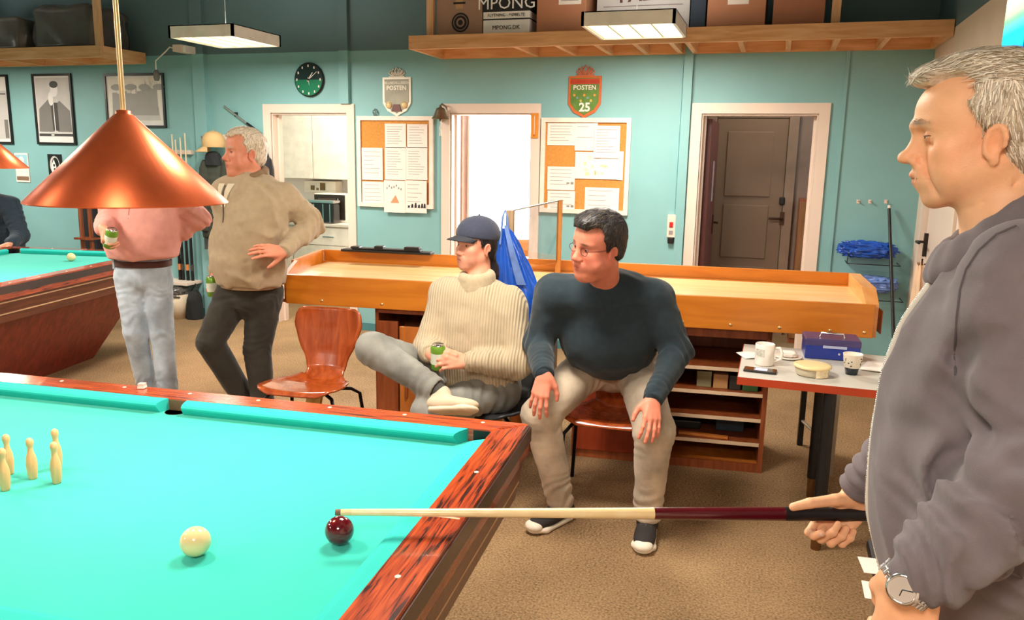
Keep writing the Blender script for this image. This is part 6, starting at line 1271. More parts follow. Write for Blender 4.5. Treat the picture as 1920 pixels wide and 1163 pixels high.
obj('butt', MB().tube([cp_(sj), cp_(sg)], [.0120*CK, .0140*CK], 18), mat('burgundy_lacquer', (84, 8, 20), .15, coat=.6), ct, world=True); obj('grip', MB().tube([cp_(sg), CUE_B], [.0141*CK, .0155*CK], 18), mat('black_grip', (18, 14, 18), .4), ct, world=True); obj('bumper', MB().tube([CUE_B, CUE_B+cdir*.02], [.0157*CK, .013], 14), M_black, ct, world=True)
# ---------------------------------------------------------------- shared dressing of the other people
def torso_sd(sec, side, k=.06, pw=2.2):
    g = Sdf()
    for (a, w0, d0), (c, w1, d1) in zip(sec, sec[1:]): g.seg(a, c, (w0, d0), (w1, d1), side, k, pw=pw)
    return g
def ring_tube(sd, c, ax, side, ru, rv, r, n=14, k=.01, tilt=0):
    ax = _nz(ax); u = _nz(side-ax*(side @ ax)); v = np.cross(ax, u); pt = lambda a: TO(c)+u*ru*math.cos(a)+v*rv*math.sin(a)+ax*tilt*math.sin(a)
    for i in range(n): sd.cone(pt(2*math.pi*i/n), pt(2*math.pi*(i+1)/n), r, r, k)
def core(b, nb, pel, shs, els, wrs, hips, kns, ans):
    b.chain([nb, (nb+pel)/2, pel], [.05, .05, .05], .05)
    for s in range(2): b.chain([nb-V3(0, 0, .04), shs[s], els[s], wrs[s]], [.04, .03, .022, .018], .03); b.chain([pel, hips[s], kns[s], ans[s]], [.05, .045, .035, .03], .03)
# ---------------------------------------------------------------- P2: man bending forward, hands on knees
SK2 = (226, 138, 112)
t = thing('person', 'dark-haired man in dark sweater bending with hands on knees', 'person', (-.64, 3.35, 0)); P2 = t
anR, anL = V3(-.823, 3.30, .095), V3(-.430, 3.30, .095); knR, knL = V3(-.915, 3.255, .505), V3(-.415, 3.25, .50); hiR, hiL = V3(-.760, 3.61, .690), V3(-.570, 3.64, .690); pel = V3(-.665, 3.65, .715)
shR, shL = V3(-.885, 3.33, 1.035), V3(-.475, 3.455, 1.025); mid = (shR+shL)/2; sd = _nz(shL-shR); fw2 = _nz(np.cross(sd, V3(0, 0, 1)))*1.0      # faces -Y
wrR, wrL = AD(1021, 702, 3.31), AD(1224, 750, 3.26); elR, elL = V3(-.965, 3.36, .80), V3(-.36, 3.46, .80)
hf = _nz(-RT*.80-V3(FW[0], FW[1], 0)*.55-V3(0, 0, .12)); oh = AD(1122, 462, 3.26); H2 = Frame(oh, hf, V3(0, 0, 1)-.25*FW); nb2 = mid+V3(0, -.0, .045)
b = Sdf(); head_shapes(b, H2, 1.06, nb2, dict(nose=.002, muz=.003), jaw=1.12, fat=.010); core(b, nb2, pel, (shR, shL), (elR, elL), (wrR, wrL), (hiR, hiL), (knR, knL), (anR, anL))
tR = _nz(AD(1006, 770, 3.28)-wrR); tL = _nz(AD(1222, 815, 3.17)-wrL); fc = -V3(FW[0], FW[1], 0)
hand_shapes(b, wrR, tR, fc*.85+V3(0, 0, .5)-RT*.2, RT*.9, [(12, 22, 14), (10, 20, 12), (10, 20, 12), (12, 24, 14)], 1.0, 5, thumb=((.016, .028, -.008), (.040, .050, -.018), (.066, .062, -.030), (.090, .066, -.040)))
hand_shapes(b, wrL, tL, fc*.85+V3(0, 0, .5)+RT*.2, -RT*.9, [(12, 22, 14), (10, 20, 12), (10, 20, 12), (12, 24, 14)], 1.0, 5, thumb=((.016, .028, -.008), (.040, .050, -.018), (.066, .062, -.030), (.090, .066, -.040)))
sdf_obj('body', b, .0041, M_skin, t, head_color(H2, 1.06, SK2, (190, 96, 88), (90, 66, 56), rosy=(222, 112, 96)))
eyes(t, H2, 1.06, hf, M_skin); lids(t, H2, 1.06, lid_mat((206, 120, 98)), 14, -16)
hc = hair_cap(H2, 1.06, .011, .0, -.02, .004, [((0, .055, .115), (.055, .05, .024))]); hc.disp(folds(.004, 45)); ho = sdf_obj('hair', hc, .004, mat('dark_brown_hair', (44, 40, 42), .55, var=.2, scale=80, bump=.4, bscale=150), t); strands(t, ho, H2, 1.06, 1600, ((44, 40, 42), (60, 52, 50), (30, 28, 30), (96, 84, 72)), .026, flow_short, 5)
gl = MB()                                                                   # glasses
for s in (-1, 1): gl.tube([H2(s*.033*1.06+.021*math.cos(a), .105, .006+.016*math.sin(a)) for a in np.linspace(0, 2*math.pi, 21)], .0012, 6, caps=False); gl.tube([H2(s*.056, .103, .012), H2(s*.078, .06, .012), H2(s*.082, -.005, .010)], .0012, 6)
gl.tube([H2(-.014, .105, .008), H2(0, .108, .012), H2(.014, .105, .008)], .0012, 6); obj('glasses', gl, mat('dark_glasses', (70, 40, 40), .3), t, world=True)
M_sw2 = cloth_mat('charcoal_knit', (44, 56, 64), 'plain', .95, 40, .1)
sec = [(mid+V3(0, .01, .0), .175, .105), (mid*.7+pel*.3+V3(0, -.015, -.02), .185, .135), (mid*.45+pel*.55+V3(0, -.060, -.02), .192, .160), (mid*.27+pel*.73+V3(0, -.055, -.01), .172, .140), (pel+V3(0, -.005, .05), .150, .105)]
g = torso_sd(sec, sd); g.cone(nb2, mid, .075, .10, .05)
for sh, el, wr in ((shR, elR, wrR), (shL, elL, wrL)):
    g.cone(mid+V3(0, 0, .01), sh, .085, .082, .05); g.cone(sh, el, .080, .064, .03); g.cone(el, wr+_nz(el-wr)*.03, .063, .044, .03); e_ = _nz(wr-el); g.disp(creases(el, e_, .006, .06, .11, .5)); g.disp(creases(wr-e_*.08, e_, .004, .03, .06, .4))
g.disp(ridges(.008, 8, (1, 1, .6), 3)); g.disp(folds(.005, 14, seed=8)); g.ell(H2(0, .02, -.115), (.075, .085, .06), .02, '-')
so = sdf_obj('sweater', g, .0066, M_sw2, t); cl = Sdf(); ring_tube(cl, nb2+V3(0, -.020, .022), V3(0, -.35, 1), sd, .080, .075, .016); sdf_obj('collar', cl, .006, M_sw2, so)
for el, wr in ((elR, wrR), (elL, wrL)): e_ = _nz(wr-el); c_ = Sdf().cone(wr-e_*.055, wr+e_*.004, .046, .041, .01).plane(wr+e_*.008, e_, .004).plane(wr-e_*.07, -e_, .004); sdf_obj('cuff', c_, .005, M_sw2, so)
M_tr2 = cloth_mat('stone_jeans', (188, 172, 152), 'worn', .9)
g = Sdf().seg(pel+V3(0, -.03, .06), pel+V3(0, .0, -.06), (.165, .12), (.165, .125), sd, .05)
for s, hi, kn, an in ((-1, hiR, knR, anR), (1, hiL, knL, anL)):
    g.cone(hi, kn, .108, .082, .06); g.cone(kn, an+V3(0, 0, .0), .082, .060, .03); d_ = _nz(an-kn); tv = _nz(kn-hi)
    g.disp(creases(kn+V3(0, .04, -.03), d_, .006, .05, .09, 1.0)); g.disp(creases(an+V3(0, 0, .06), d_, .007, .045, .08, 1.0)); g.disp(creases(hi+tv*.10, tv*.7+V3(s*.5, 0, 0), .007, .055, .13, .8))
g.disp(folds(.004, 12, seed=3)); g.plane(V3(0, 0, .075), -V3(0, 0, 1), .006); sdf_obj('jeans', g, .0066, M_tr2, t)
M_sh2 = mat('black_canvas', (44, 40, 40), .8); M_so2 = mat('white_sole', (240, 230, 214), .6)
shoe(t, anR+V3(-.0, 0, .0), V3(-.45, -.9, 0), Z, M_sh2, M_so2, 1.06, toe_m=M_so2); shoe(t, anL+V3(0, 0, .0), V3(.06, -1, 0), Z, M_sh2, M_so2, 1.06, toe_m=M_so2)
# ---------------------------------------------------------------- P3: seated man with cap
SK3 = (226, 156, 128)
t = thing('person', 'seated man in cap and cream knit sweater with crossed leg', 'person', (-1.27, 3.45, 0)); P3 = t
pel = V3(-1.255, 3.49, .545); fw3 = _nz([-.30, -.95, 0]); sd = np.cross(fw3, Z)      # sd = his right
hiR, hiL = pel+sd*.09-fw3*-.02, pel-sd*.09-fw3*-.02
knR, anR = AD(700, 655, 3.62), AD(812, 728, 3.50); knL = V3(-1.385, 3.10, .505); anL = V3(-1.42, 3.02, .10)
shR, shL = AD(838, 552, 3.78), AD(955, 572, 3.72); mid = (shR+shL)/2; sd2 = _nz(shR-shL)
wrR, wrL = AD(806, 662, 3.56), AD(874, 678, 3.56); elR, elL = AD(806, 655, 3.74), AD(968, 682, 3.66)
hf = _nz(-RT*.74-V3(FW[0], FW[1], 0)*.67+V3(0, 0, .05)); oh = AD(893, 463, 3.74); H3 = Frame(oh, hf, Z); nb3 = mid+V3(.0, 0, .045)
b = Sdf(); head_shapes(b, H3, .94, nb3, dict(nose=.002), jaw=.95); core(b, nb3, pel, (shR, shL), (elR, elL), (wrR, wrL), (hiR, hiL), (knR, knL), (anR, anL))
canp = AD(820, 666, 3.525); 
hand_shapes(b, wrR, _nz(canp-wrR+RT*.03-V3(0, 0, .015)), -V3(FW[0], FW[1], 0)*.5-RT*.5+V3(0, 0, .3), V3(0, 0, 1), [(35, 45, 25), (40, 50, 28), (42, 52, 28), (45, 52, 28)], .95, 2, thumb=((.016, .026, -.014), (.044, .042, -.026), (.072, .040, -.030), (.095, .034, -.032)))
hand_shapes(b, wrL, _nz(AD(815, 676, 3.50)-wrL), -V3(FW[0], FW[1], 0)*.75+V3(0, 0, .5), V3(0, 0, 1), [(22, 40, 25), (24, 42, 26), (26, 44, 26), (28, 46, 26)], .95, 3)
sdf_obj('body', b, .0041, M_skin, t, head_color(H3, .94, SK3, (190, 110, 98), (110, 86, 70), rosy=(220, 130, 108), stub=(190, 140, 120)))
eyes(t, H3, .94, hf, M_skin); lids(t, H3, .94, lid_mat((206, 138, 112)), 14, -16)
hc = hair_cap(H3, .94, .006, .0, -.06, .0); hc.ell(H3(0, -.085, -.085), (.035, .03, .055), .03); hc.ell(H3(.0, -.11, -.13), (.03, .028, .05), .03); hc.disp(folds(.004, 45)); ho = sdf_obj('hair', hc, .0042, mat('black_hair', (36, 34, 40), .5, var=.2, scale=80, bump=.5, bscale=140), t); strands(t, ho, H3, .94, 1500, ((36, 34, 40), (56, 50, 54), (26, 24, 28)), .04, lambda p, n, r_: np.array([0, -.4, -1.]), 6)
M_capn = cloth_mat('navy_cap', (62, 66, 84), 'plain', .9); cp3 = Sdf(); k = .94
cp3.ell(H3(0, -.010*k, .064*k), (.096*k, .120*k, .092*k), .02, M=H3.R); cp3.plane(H3(0, 0, .040*k), -H3.z+.10*H3.y, .006); co = sdf_obj('cap', cp3, .0036, M_capn, t)
bl = obj('cap_brim', MB().sheet(lambda u, v: tuple(H3(*(np.array([(.080-.012*v)*math.sin(R(-68+136*u)), .026+(.078+.075*v*math.cos(R(-68+136*u))**.6)*math.cos(R(-68+136*u)), .058-.018*v-.020*math.sin(R(-68+136*u))**2])*k))), 25, 8, .004), mat('dark_brim', (48, 50, 58), .8), co); bl.data.transform(PM[t.name].inverted())
bt = obj('cap_button', MB().ball(H3(0, -.012*k, .157*k), .006, 8), M_capn, co); bt.data.transform(PM[t.name].inverted())
M_kn = cloth_mat('cream_rib_knit', (186, 168, 140), 'rib', .95)
sec = [(mid+V3(0, 0, -.01), .165, .105), (mid*.72+pel*.28+fw3*.015, .180, .125), (mid*.42+pel*.58+fw3*.03, .185, .135), (mid*.14+pel*.86+fw3*.035, .190, .145)]
g = torso_sd(sec, sd2); g.cone(nb3, mid, .07, .10, .05)
for sh, el, wr in ((shR, elR, wrR), (shL, elL, wrL)):
    g.cone(mid+V3(0, 0, .0), sh, .08, .078, .05); g.cone(sh, el, .078, .070, .03); g.cone(el, wr+_nz(el-wr)*.03, .070, .046, .03); e_ = _nz(wr-el); g.disp(creases(el, e_, .007, .055, .10, .5)); g.disp(creases(wr-e_*.07, e_, .005, .035, .06, .4))
g.disp(ridges(.006, 9, (1, 1, .6), 6)); g.disp(folds(.004, 16, seed=1))
so = sdf_obj('sweater', g, .0064, M_kn, t)
ribd = lambda o: (lambda at, c: at.data.foreach_set('value', c))(o.data.attributes.new('Rib', 'FLOAT', 'POINT'), ((lambda co: (co[:, 0]*sd2[0]+co[:, 1]*sd2[1])+.12*co[:, 2]*0)(np.array([v.co for v in o.data.vertices]))).astype(np.float32))
ribd(so)
cl = Sdf(); 
for dz, rr_ in ((.008, .070), (.028, .067), (.048, .065), (.066, .063)): ring_tube(cl, nb3+V3(0, 0, dz+.004)+fw3*.01, Z+.15*fw3, sd2, rr_, rr_, .016, k=.02)
c_ = sdf_obj('roll_neck', cl, .005, cloth_mat('cream_knit_collar', (184, 166, 138), 'plain', .95), so)
for el, wr in ((elR, wrR), (elL, wrL)): e_ = _nz(wr-el); c_ = Sdf().cone(wr-e_*.055, wr+e_*.004, .046, .040, .01).plane(wr+e_*.008, e_, .004).plane(wr-e_*.07, -e_, .004); o_ = sdf_obj('cuff', c_, .005, M_kn, so); ribd(o_)
hb = Sdf().seg(sec[-1][0]+Z*.01, sec[-1][0]-Z*.035, (.188, .143), (.182, .138), sd2, .02).plane(sec[-1][0]-Z*.045, -Z, .006).plane(sec[-1][0]+Z*.02, Z, .006); ribd(sdf_obj('hem', hb, .0055, M_kn, so))
M_tr3 = cloth_mat('grey_denim', (132, 132, 126), 'worn', .9)
g = Sdf().seg(pel+V3(0, 0, .04), pel+V3(0, 0, -.03), (.165, .125), (.165, .125), sd, .05)
for hi, kn, an in ((hiR, knR, anR), (hiL, knL, anL)):
    g.cone(hi, kn, .095, .076, .05); g.cone(kn, an, .074, .058, .03); d_ = _nz(an-kn); tv = _nz(kn-hi); g.disp(creases(kn-tv*.05-V3(0, 0, .04), tv, .007, .045, .09, .5)); g.disp(creases(an-d_*.06, d_, .006, .04, .07, .4)); g.disp(creases(hi+tv*.12, tv, .008, .05, .12, .5))
dR = _nz(anR-knR); g.plane(anR-dR*.005, dR, .004) if False else None
g.disp(folds(.004, 12, seed=7)); g.ell(anR+dR*.05, (.055, .055, .055), .006, '-'); g.plane(V3(0, 0, .07), -Z, .006); sdf_obj('jeans', g, .0064, M_tr3, t)
sk_ = Sdf().cone(anR-dR*.03, anR+dR*.045, .040, .038, .02); sdf_obj('sock', sk_, .005, mat('dark_sock', (70, 68, 64), .95), t)
M_sh3 = mat('beige_suede', (206, 186, 160), .85, var=.1); M_so3 = mat('cream_sole', (226, 206, 176), .7)
shoe(t, anR+dR*.055, _nz(RT*.85-V3(FW[0], FW[1], 0)*.35+V3(0, 0, .12)), _nz(-dR*.7+V3(0, 0, .6)+FW*.6), M_sh3, M_so3, .95); shoe(t, anL+V3(0, 0, -.002), V3(-.25, -.95, 0), Z, M_sh3, M_so3, .98)
can('green drink can held by the seated man in cap', canp-V3(0, 0, .065)+FW*.030, V3(.05, -.12, 1))
# chair he sits on
ct3 = shell_chair('black shell chair under the seated man in cap', (-1.235, 3.53, 0), R(-14), M_chairB)
# ---------------------------------------------------------------- P4: standing man in beige half-zip sweater
SK4 = (222, 142, 112)
def Q(x, y, Y): return AY(x, y, Y)
t = thing('person', 'white-haired man in beige half-zip sweater with hand on hip', 'person', (-2.68, 3.66, 0)); P4 = t
fw4 = _nz([-.32, -.95, 0]); sd4 = np.cross(fw4, Z)
shL, shR = Q(533, 372, 3.74), Q(425, 362, 3.60); elL, wrL = Q(585, 420, 3.88), Q(532, 472, 3.56); elR, wrR = Q(432, 445, 3.92), Q(406, 512, 3.78)
hiR, hiL, pel = Q(440, 548, 3.66), Q(498, 550, 3.72), Q(468, 535, 3.69); knR, anR = Q(394, 642, 3.52), V3(-2.74, 3.74, .095); knL, anL = Q(482, 655, 3.66), V3(-2.60, 3.62, .095)
mid = (shL+shR)/2; hf = _nz(-RT*.76-V3(FW[0], FW[1], 0)*.65+V3(0, 0, .03)); oh = Q(460, 289, 3.66); H4 = Frame(oh, hf, Z); nb4 = Q(468, 340, 3.67)
b = Sdf(); head_shapes(b, H4, .98, nb4, dict(nose=.004, muz=.002), jaw=1.1, fat=.007); core(b, nb4, pel, (shR, shL), (elR, elL), (wrR, wrL), (hiR, hiL), (knR, knL), (anR, anL))
hand_shapes(b, wrL, _nz(Q(488, 468, 3.445)-wrL), -V3(FW[0], FW[1], 0)*.8+V3(0, 0, .45), V3(0, 0, -1.), [(10, 18, 12), (12, 20, 12), (14, 22, 14), (16, 24, 14)], 1.0, 5, thumb=((.016, .026, -.012), (.036, .046, -.030), (.050, .056, -.052), (.060, .060, -.075)))
cn4 = Q(400, 536, 3.72); hand_shapes(b, wrR, V3(-.15, -.2, -1), fw4*.2+sd4*.9, fw4, [(45, 60, 30), (48, 62, 32), (50, 64, 32), (52, 64, 32)], 1.0, 0)
sdf_obj('body', b, .0043, M_skin, t, head_color(H4, .98, SK4, (184, 100, 86), (190, 160, 134), rosy=(214, 112, 90)))
eyes(t, H4, .98, hf, M_skin); lids(t, H4, .98, lid_mat((204, 126, 98)), 8, -14)
hc = hair_cap(H4, .98, .009, .0, -.03, .006); hc.disp(folds(.004, 45)); ho = sdf_obj('hair', hc, .0042, mat('white_hair', (224, 206, 184), .6, var=.2, scale=80, bump=.5, bscale=150), t); strands(t, ho, H4, .98, 1600, ((236, 220, 200), (214, 190, 160), (246, 236, 222), (170, 140, 110)), .028, flow_short, 7)
M_b4 = cloth_mat('beige_fleece', (176, 153, 124), 'plain', .95, 30, .07); M_b4d = cloth_mat('brown_yoke', (140, 112, 84), 'plain', .95, 30, .07)
sec = [(mid-Z*.01, .175, .110), (Q(472, 405, 3.66), .190, .135), (Q(466, 460, 3.655), .195, .160), (Q(466, 505, 3.66), .190, .155), (Q(468, 528, 3.67), .182, .148)]
g = torso_sd(sec, sd4); g.cone(nb4-Z*.01, mid, .075, .10, .05)
for sh, el, wr in ((shR, elR, wrR), (shL, elL, wrL)):
    g.cone(mid, sh, .085, .080, .06); g.cone(sh, el, .078, .064, .03); g.cone(el, wr+_nz(el-wr)*.02, .064, .044, .02); e_ = _nz(wr-el); u_ = _nz(el-sh); g.disp(creases(el, e_, .008, .055, .10, .5)); g.disp(creases(el*.5+sh*.5, u_, .006, .06, .09, .5)); g.disp(creases(wr-e_*.07, e_, .005, .035, .06, .4))
g.disp(ridges(.011, 10, (1, 1, .9), 5)); g.disp(folds(.004, 15, seed=2)); g.plane(sec[-1][0]-Z*.012, -Z, .01)
yo = lambda V_: np.where(((V_-mid) @ Z > -.05+.35*np.abs((V_-mid) @ sd4))[:, None], 1.0, 0.0)
so = sdf_obj('sweater', g, .0066, M_b4, t)
cl = Sdf(); ring_tube(cl, nb4+Z*.005-fw4*.005, Z+.35*fw4, sd4, .080, .080, .020, k=.02); ring_tube(cl, nb4+Z*.04-fw4*.010, Z+.35*fw4, sd4, .078, .078, .014, k=.02); cl.cone(nb4+fw4*.085+Z*.05, nb4+fw4*.10-Z*.10, .020, .012, .01, '-'); sdf_obj('collar', cl, .005, M_b4d, so)
zz = [onsurf(TO(p), fw4, g, .002) for p in [nb4+fw4*.07-Z*(.02+.016*i)+sd4*.0 for i in range(13)]]; zo = obj('zipper', MB().tube(zz, .004, 6), mat('zip_dark', (90, 72, 56), .5), so); zo.data.transform(PM[t.name].inverted())
pl = MB()
for s in (-1, 1): pl.add([tuple(onsurf(TO(nb4+fw4*.07-Z*(.01+.02*i)+sd4*s*(.006+(.03-.004*i)*k)), fw4, g, .004)) for i in range(7) for k in (0, 1)], [(2*i, 2*i+1, 2*i+3, 2*i+2) for i in range(6)], True)
po = obj('open_placket', pl, mat('placket_cream', (224, 206, 178), .9), so); po.data.transform(PM[t.name].inverted())
sc_ = Sdf(); ring_tube(sc_, nb4+Z*.032+fw4*.002, Z+.35*fw4, sd4, .064, .064, .010, k=.02); sdf_obj('shirt_collar', sc_, .005, mat('pale_shirt', (232, 214, 206), .8), t)
lg = onsurf(TO(mid-Z*.08-sd4*.06), fw4, g, .002); lo = obj('chest_emblem', MB().add([tuple(lg+sd4*.010), tuple(lg-sd4*.010), tuple(lg+Z*.020)], [(0, 1, 2)]), mat('emblem_brown', (90, 70, 52), .7), so); lo.data.transform(PM[t.name].inverted())
hb = Sdf().seg(sec[-1][0]+Z*.02, sec[-1][0]-Z*.02, (.184, .150), (.178, .145), sd4, .02).plane(sec[-1][0]-Z*.028, -Z, .004).plane(sec[-1][0]+Z*.022, Z, .004); sdf_obj('hem', hb, .0056, M_b4, so)
for el, wr in ((elR, wrR), (elL, wrL)): e_ = _nz(wr-el); c_ = Sdf().cone(wr-e_*.055, wr+e_*.006, .045, .040, .01).plane(wr+e_*.01, e_, .004).plane(wr-e_*.07, -e_, .004); sdf_obj('cuff', c_, .005, M_b4, so)
def trousers(t, name, m, pel, sd, hips, kns, ans, r0=.10, r1=.075, r2=.056, waist=(.165, .125), seed=1, h=.0066, up=.06):
    g = Sdf().seg(pel+Z*up, pel-Z*.05, waist, (waist[0], waist[1]), sd, .05)
    for hi, kn, an in zip(hips, kns, ans):
        g.cone(hi, kn, r0, r1, .025); g.cone(kn, an, r1, r2, .012); d_ = _nz(an-kn); tv = _nz(kn-hi); g.disp(creases(kn-tv*.03, tv, .004, .055, .10, 1.3)); g.disp(creases(an-d_*.08, d_, .006, .05, .09, 1.2)); g.disp(creases(hi+tv*.05, tv+V3(.5, 0, 0), .004, .06, .12, 1.3))
    g.disp(folds(.004, 12, seed=seed)); g.plane(V3(0, 0, .065), -Z, .006); return sdf_obj(name, g, h, m, t)
trousers(t, 'trousers', cloth_mat('charcoal_trousers', (56, 52, 46), 'denim', .9), pel, sd4, (hiR, hiL), (knR, knL), (anR, anL), .100, .074, .058, (.168, .135), 3, up=.04)
for an in (anR, anL): shoe(t, an+V3(0, 0, -.002), fw4, Z, mat('brown_leather', (70, 48, 36), .4, coat=.3), M_black, 1.0)
can('green drink can held low by the man in beige sweater', cn4-V3(0, 0, .06), V3(-.05, -.05, 1))
# ---------------------------------------------------------------- P5: man in pink shirt, head behind the lamp
SK5 = (226, 156, 124)
t = thing('person', 'man in pink shirt and pale jeans, head behind copper lamp', 'person', (-3.63, 3.90, 0)); P5 = t
fw5 = _nz([.20, -.98, 0]); sd5 = np.cross(fw5, Z)
shL, shR = Q(316, 358, 3.98), Q(222, 354, 3.86); elL, wrL = Q(372, 412, 4.10), Q(338, 442, 4.02); elR, wrR = Q(206, 416, 3.76), Q(192, 428, 3.60)
pel = Q(268, 500, 3.92); hiR, hiL = Q(244, 522, 3.88), Q(294, 524, 3.94); knR, knL = Q(254, 622, 3.84), Q(304, 625, 3.92); anR, anL = V3(-3.68, 3.92, .095), V3(-3.49, 3.88, .095)
mid = (shL+shR)/2; oh = Q(241, 300, 3.80); hf = _nz([-.40, -.9, -.25]); H5 = Frame(oh, hf, Z); nb5 = mid+Z*.05
b = Sdf(); head_shapes(b, H5, .98, nb5, {}, jaw=1.05, fat=.004); core(b, nb5, pel, (shR, shL), (elR, elL), (wrR, wrL), (hiR, hiL), (knR, knL), (anR, anL))
cn5 = Q(203, 447, 3.585); hand_shapes(b, wrR, _nz(Q(196, 462, 3.56)-wrR), -RT*.8-V3(FW[0], FW[1], 0)*.4, V3(FW[0], FW[1], 0)*-.6+Z*.5, [(40, 50, 30), (42, 52, 30), (44, 54, 30), (46, 54, 30)], 1.0, 2, thumb=((.016, .026, -.014), (.040, .040, -.030), (.062, .040, -.048), (.080, .034, -.060)))
hand_shapes(b, wrL, _nz(Q(312, 450, 4.06)-wrL), -V3(FW[0], FW[1], 0)*.8+V3(0, 0, .4), V3(0, 0, -1.), [(10, 18, 12), (12, 20, 12), (14, 22, 14), (16, 24, 14)], 1.0, 5)
sdf_obj('body', b, .0048, M_skin, t, head_color(H5, .98, SK5)); eyes(t, H5, .98, hf, M_skin); lids(t, H5, .98, lid_mat((210, 140, 110)), 14, -16)
hc = hair_cap(H5, .98, .009); hc.disp(folds(.004, 45)); ho = sdf_obj('hair', hc, .005, mat('brown_hair', (92, 72, 56), .6, var=.2, scale=80, bump=.4, bscale=150), t); strands(t, ho, H5, .98, 500, ((92, 72, 56), (70, 54, 42)), .026, flow_short, 8)
M_pk = cloth_mat('pink_shirt', (226, 158, 146), 'plain', .85, 30, .05)
sec = [(mid-Z*.01, .175, .105), (Q(268, 395, 3.91), .185, .125), (Q(265, 440, 3.895), .190, .155), (Q(267, 460, 3.90), .182, .150), (Q(268, 474, 3.91), .168, .130)]
g = torso_sd(sec, sd5); g.cone(nb5-Z*.02, mid, .07, .10, .05)
for sh, el, wr in ((shR, elR, wrR), (shL, elL, wrL)):
    g.cone(mid, sh, .085, .080, .06); g.cone(sh, el, .076, .060, .03); g.cone(el, wr+_nz(el-wr)*.03, .060, .044, .02); e_ = _nz(wr-el); u_ = _nz(el-sh); g.disp(creases(el, e_, .008, .05, .10, .5)); g.disp(creases(el*.5+sh*.5, u_, .006, .06, .09, .5))
g.disp(ridges(.013, 10, (1, 1, 1), 7, None, np.stack([_nz(sd5+Z*.8)*.5, _nz(Z-sd5*.8), fw5*.5]))); g.disp(folds(.004, 15, seed=4)); g.plane(sec[-1][0]-Z*.026, -Z, .01)
so = sdf_obj('shirt', g, .0066, M_pk, t)
cl = Sdf(); ring_tube(cl, nb5+Z*.015, Z+.3*fw5, sd5, .066, .066, .016, k=.02); sdf_obj('collar', cl, .0055, M_pk, so)
zz = [onsurf(TO(p), fw5, g, .001) for p in [nb5+fw5*.07-Z*(.06+.03*i) for i in range(15)]]; zo = obj('button_placket', MB().tube(zz, .003, 6), mat('pink_seam', (206, 132, 122), .8), so); zo.data.transform(PM[t.name].inverted())
for i in range(2, 14, 3): bo = obj('button', MB().ball(zz[i]+fw5*.002, .006, 8), mat('pink_button', (190, 110, 104), .4), so); bo.data.transform(PM[t.name].inverted())
M_bl = cloth_mat('brown_belt', (74, 40, 32), 'plain', .5)
trousers(t, 'jeans', cloth_mat('pale_blue_jeans', (172, 184, 196), 'worn', .9), pel, sd5, (hiR, hiL), (knR, knL), (anR, anL), .090, .070, .058, (.168, .130), 5, up=.03)
bt = Sdf().seg(pel+Z*.055, pel+Z*.0, (.176, .138), (.176, .138), sd5, .02).plane(pel+Z*.046, Z, .003).plane(pel+Z*.006, -Z, .003); bo = sdf_obj('belt', bt, .005, M_bl, t)
bp = onsurf(TO(pel+Z*.026), fw5, bt, .002); bk = obj('buckle', MB().rbox((-.024, -.004, -.02), (.024, .004, .02), .004, Matrix.Translation(Vector(bp)) @ Matrix.Rotation(math.atan2(fw5[0], -fw5[1]), 4, 'Z')), M_chr, bo); bk.data.transform(PM[t.name].inverted())
for k_ in (-.10, .06, .13): lp = onsurf(TO(pel+Z*.026+sd5*k_), fw5, bt, .001); lo = obj('belt_loop', MB().rbox((-.006, -.004, -.032), (.006, .003, .032), .002, Matrix.Translation(Vector(lp)) @ Matrix.Rotation(math.atan2(fw5[0], -fw5[1]), 4, 'Z')), MATS['pale_blue_jeans'], bo); lo.data.transform(PM[t.name].inverted())
for an in (anR, anL): shoe(t, an+V3(0, 0, -.002), fw5, Z, mat('white_trainer', (226, 222, 216), .6), M_so2, 1.0, .006)
can('green drink can held before the pink shirt', cn5-V3(0, 0, .05), _nz(RT*.35-FW*.25+V3(0, 0, .8)))
# ---------------------------------------------------------------- P6: man in dark blue jacket at the far table
t = thing('person', 'man in dark blue jacket leaning on the far billiard table', 'person', (-6.85, 5.58, 0)); P6 = t
fw6 = _nz([.35, -.93, 0]); sd6 = np.cross(fw6, Z); pel = V3(-6.88, 5.66, .60); mid = V3(-6.82, 5.50, 1.09); shL, shR = mid-sd6*.19, mid+sd6*.19; wrL = Q(20, 456, 5.27); elL = Q(38, 442, 5.50); elR, wrR = V3(-7.15, 5.35, .92), V3(-7.02, 5.22, .90)
hiR, hiL = pel+sd6*.09, pel-sd6*.09; knR, knL = V3(-6.95, 5.28, .56), V3(-6.68, 5.30, .56); anR, anL = V3(-6.98, 5.40, .095), V3(-6.66, 5.40, .095); oh = mid+V3(.05, -.10, .27); hf = _nz([.5, -.85, -.1]); H6 = Frame(oh, hf, Z); nb6 = mid+Z*.05
b = Sdf(); head_shapes(b, H6, .98, nb6, {}, jaw=1.0); core(b, nb6, pel, (shR, shL), (elR, elL), (wrR, wrL), (hiR, hiL), (knR, knL), (anR, anL))
hand_shapes(b, wrL, _nz(Q(2, 462, 5.20)-wrL), Z, -V3(FW[0], FW[1], 0), [(20, 30, 18)]*4, 1.0, 3); hand_shapes(b, wrR, V3(.7, -.7, -.1), Z, V3(.7, .7, 0), [(20, 30, 18)]*4, 1.0, 3)
sdf_obj('body', b, .0052, M_skin, t, head_color(H6, .98, SK5)); eyes(t, H6, .98, hf, M_skin); lids(t, H6, .98, lid_mat((210, 140, 110)), 14, -16)
hc = hair_cap(H6, .98, .009); sdf_obj('hair', hc, .005, MATS['dark_brown_hair'], t)
g = torso_sd([(mid, .18, .11), (mid*.5+pel*.5, .185, .135), (pel+Z*.02, .185, .14)], sd6); g.cone(nb6, mid, .07, .10, .05)
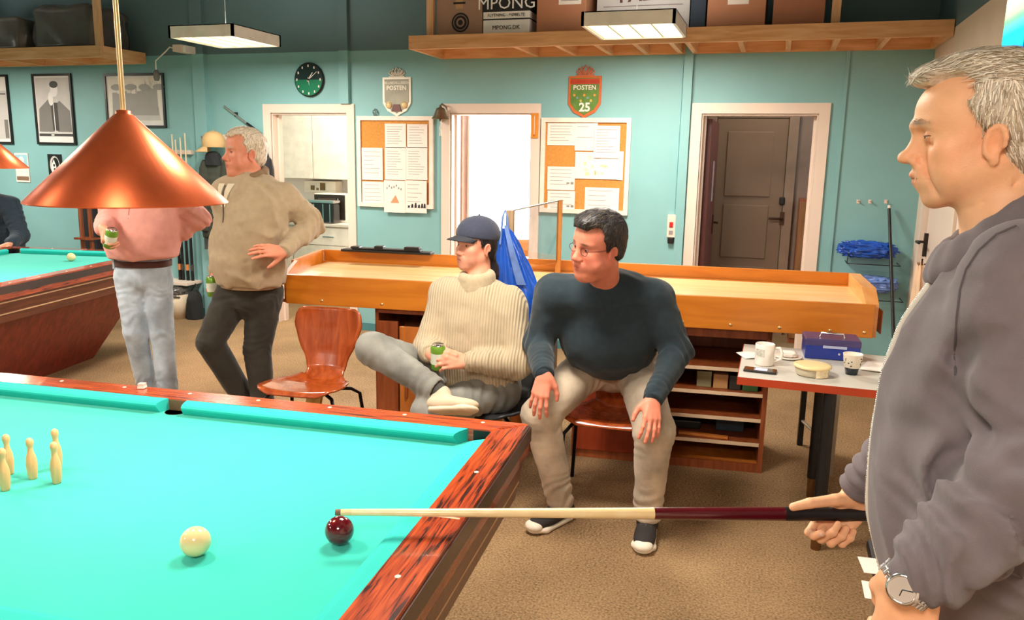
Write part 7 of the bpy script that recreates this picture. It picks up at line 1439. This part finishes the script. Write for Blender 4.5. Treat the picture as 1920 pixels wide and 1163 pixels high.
for sh, el, wr in ((shR, elR, wrR), (shL, elL, wrL)): g.cone(mid, sh, .085, .082, .06); g.cone(sh, el, .080, .068, .03); g.cone(el, wr+_nz(el-wr)*.02, .068, .046, .02); g.disp(creases(el, _nz(wr-el), .009, .05, .12, .5)); g.disp(creases(sh*.5+el*.5, _nz(el-sh), .007, .06, .12, .5))
g.disp(ridges(.008, 10, (1, 1, 1), 3)); so = sdf_obj('jacket', g, .0075, cloth_mat('dark_blue_jacket', (48, 62, 78), 'plain', .6), t); cl = Sdf(); ring_tube(cl, nb6+Z*.02, Z+.3*fw6, sd6, .070, .070, .018, k=.02); sdf_obj('collar', cl, .006, MATS['dark_blue_jacket'], so)
trousers(t, 'jeans', cloth_mat('dark_jeans', (52, 58, 74), 'denim', .9), pel, sd6, (hiR, hiL), (knR, knL), (anR, anL), .098, .076, .058, (.168, .130), 6, .007)
for an in (anR, anL): shoe(t, an, fw6, Z, M_black, M_so2, 1.0, .007)
t = thing('bar_stool', 'black bar stool under the man in dark blue jacket', 'stool', (-6.88, 5.68, 0)); obj('seat', MB().lathe([(.0, .44), (.16, .44), (.175, .455), (.17, .475), (0, .475)], 28), M_black, t); obj('column', MB().tube([(0, 0, .03), (0, 0, .44)], .03, 14), M_chr, t); obj('base', MB().lathe([(.2, 0), (.2, .012), (.05, .03)], 28), M_chr, t)
# ---------------------------------------------------------------- stool with paper slips behind the cue player
zs = .55; a = AZ(1640, 1075, zs); t = thing('low_stool', 'low black stool with chrome legs behind the cue player', 'stool', (float(a[0])+.17, float(a[1])+.06, 0))
obj('seat', MB().rbox((-.17, -.16, zs-.04), (.17, .16, zs), .015), M_black, t)
for sx in (-1, 1):
    for sy in (-1, 1): obj('leg', MB().tube([(sx*.13, sy*.12, zs-.04), (sx*.15, sy*.14, 0)], .010, 10), M_chr, t)
obj('foot_ring', MB().tube([(.15*math.cos(a_)*1.1, .15*math.sin(a_)*1.1, .2) for a_ in np.linspace(0, 2*math.pi, 25)], .006, 8, caps=False), M_chr, t)
for (px, py), rz_, lb in (((1632, 1061), .1, 'white paper slip on the low stool farther from the camera player wrist'), ((1638, 1109), .0, 'white paper slip on the low stool')):
    q = AZ(px, py, zs); single('paper_slip', MB().box((-.045, -.045, 0), (.06, .045, .0012)), M_paper, ('white paper slip on the low stool closer to the small table' if py < 1080 else 'white paper slip on the low stool closer to the wristwatch'), 'paper', (q[0]+.02, q[1], zs+.0005), rz_)
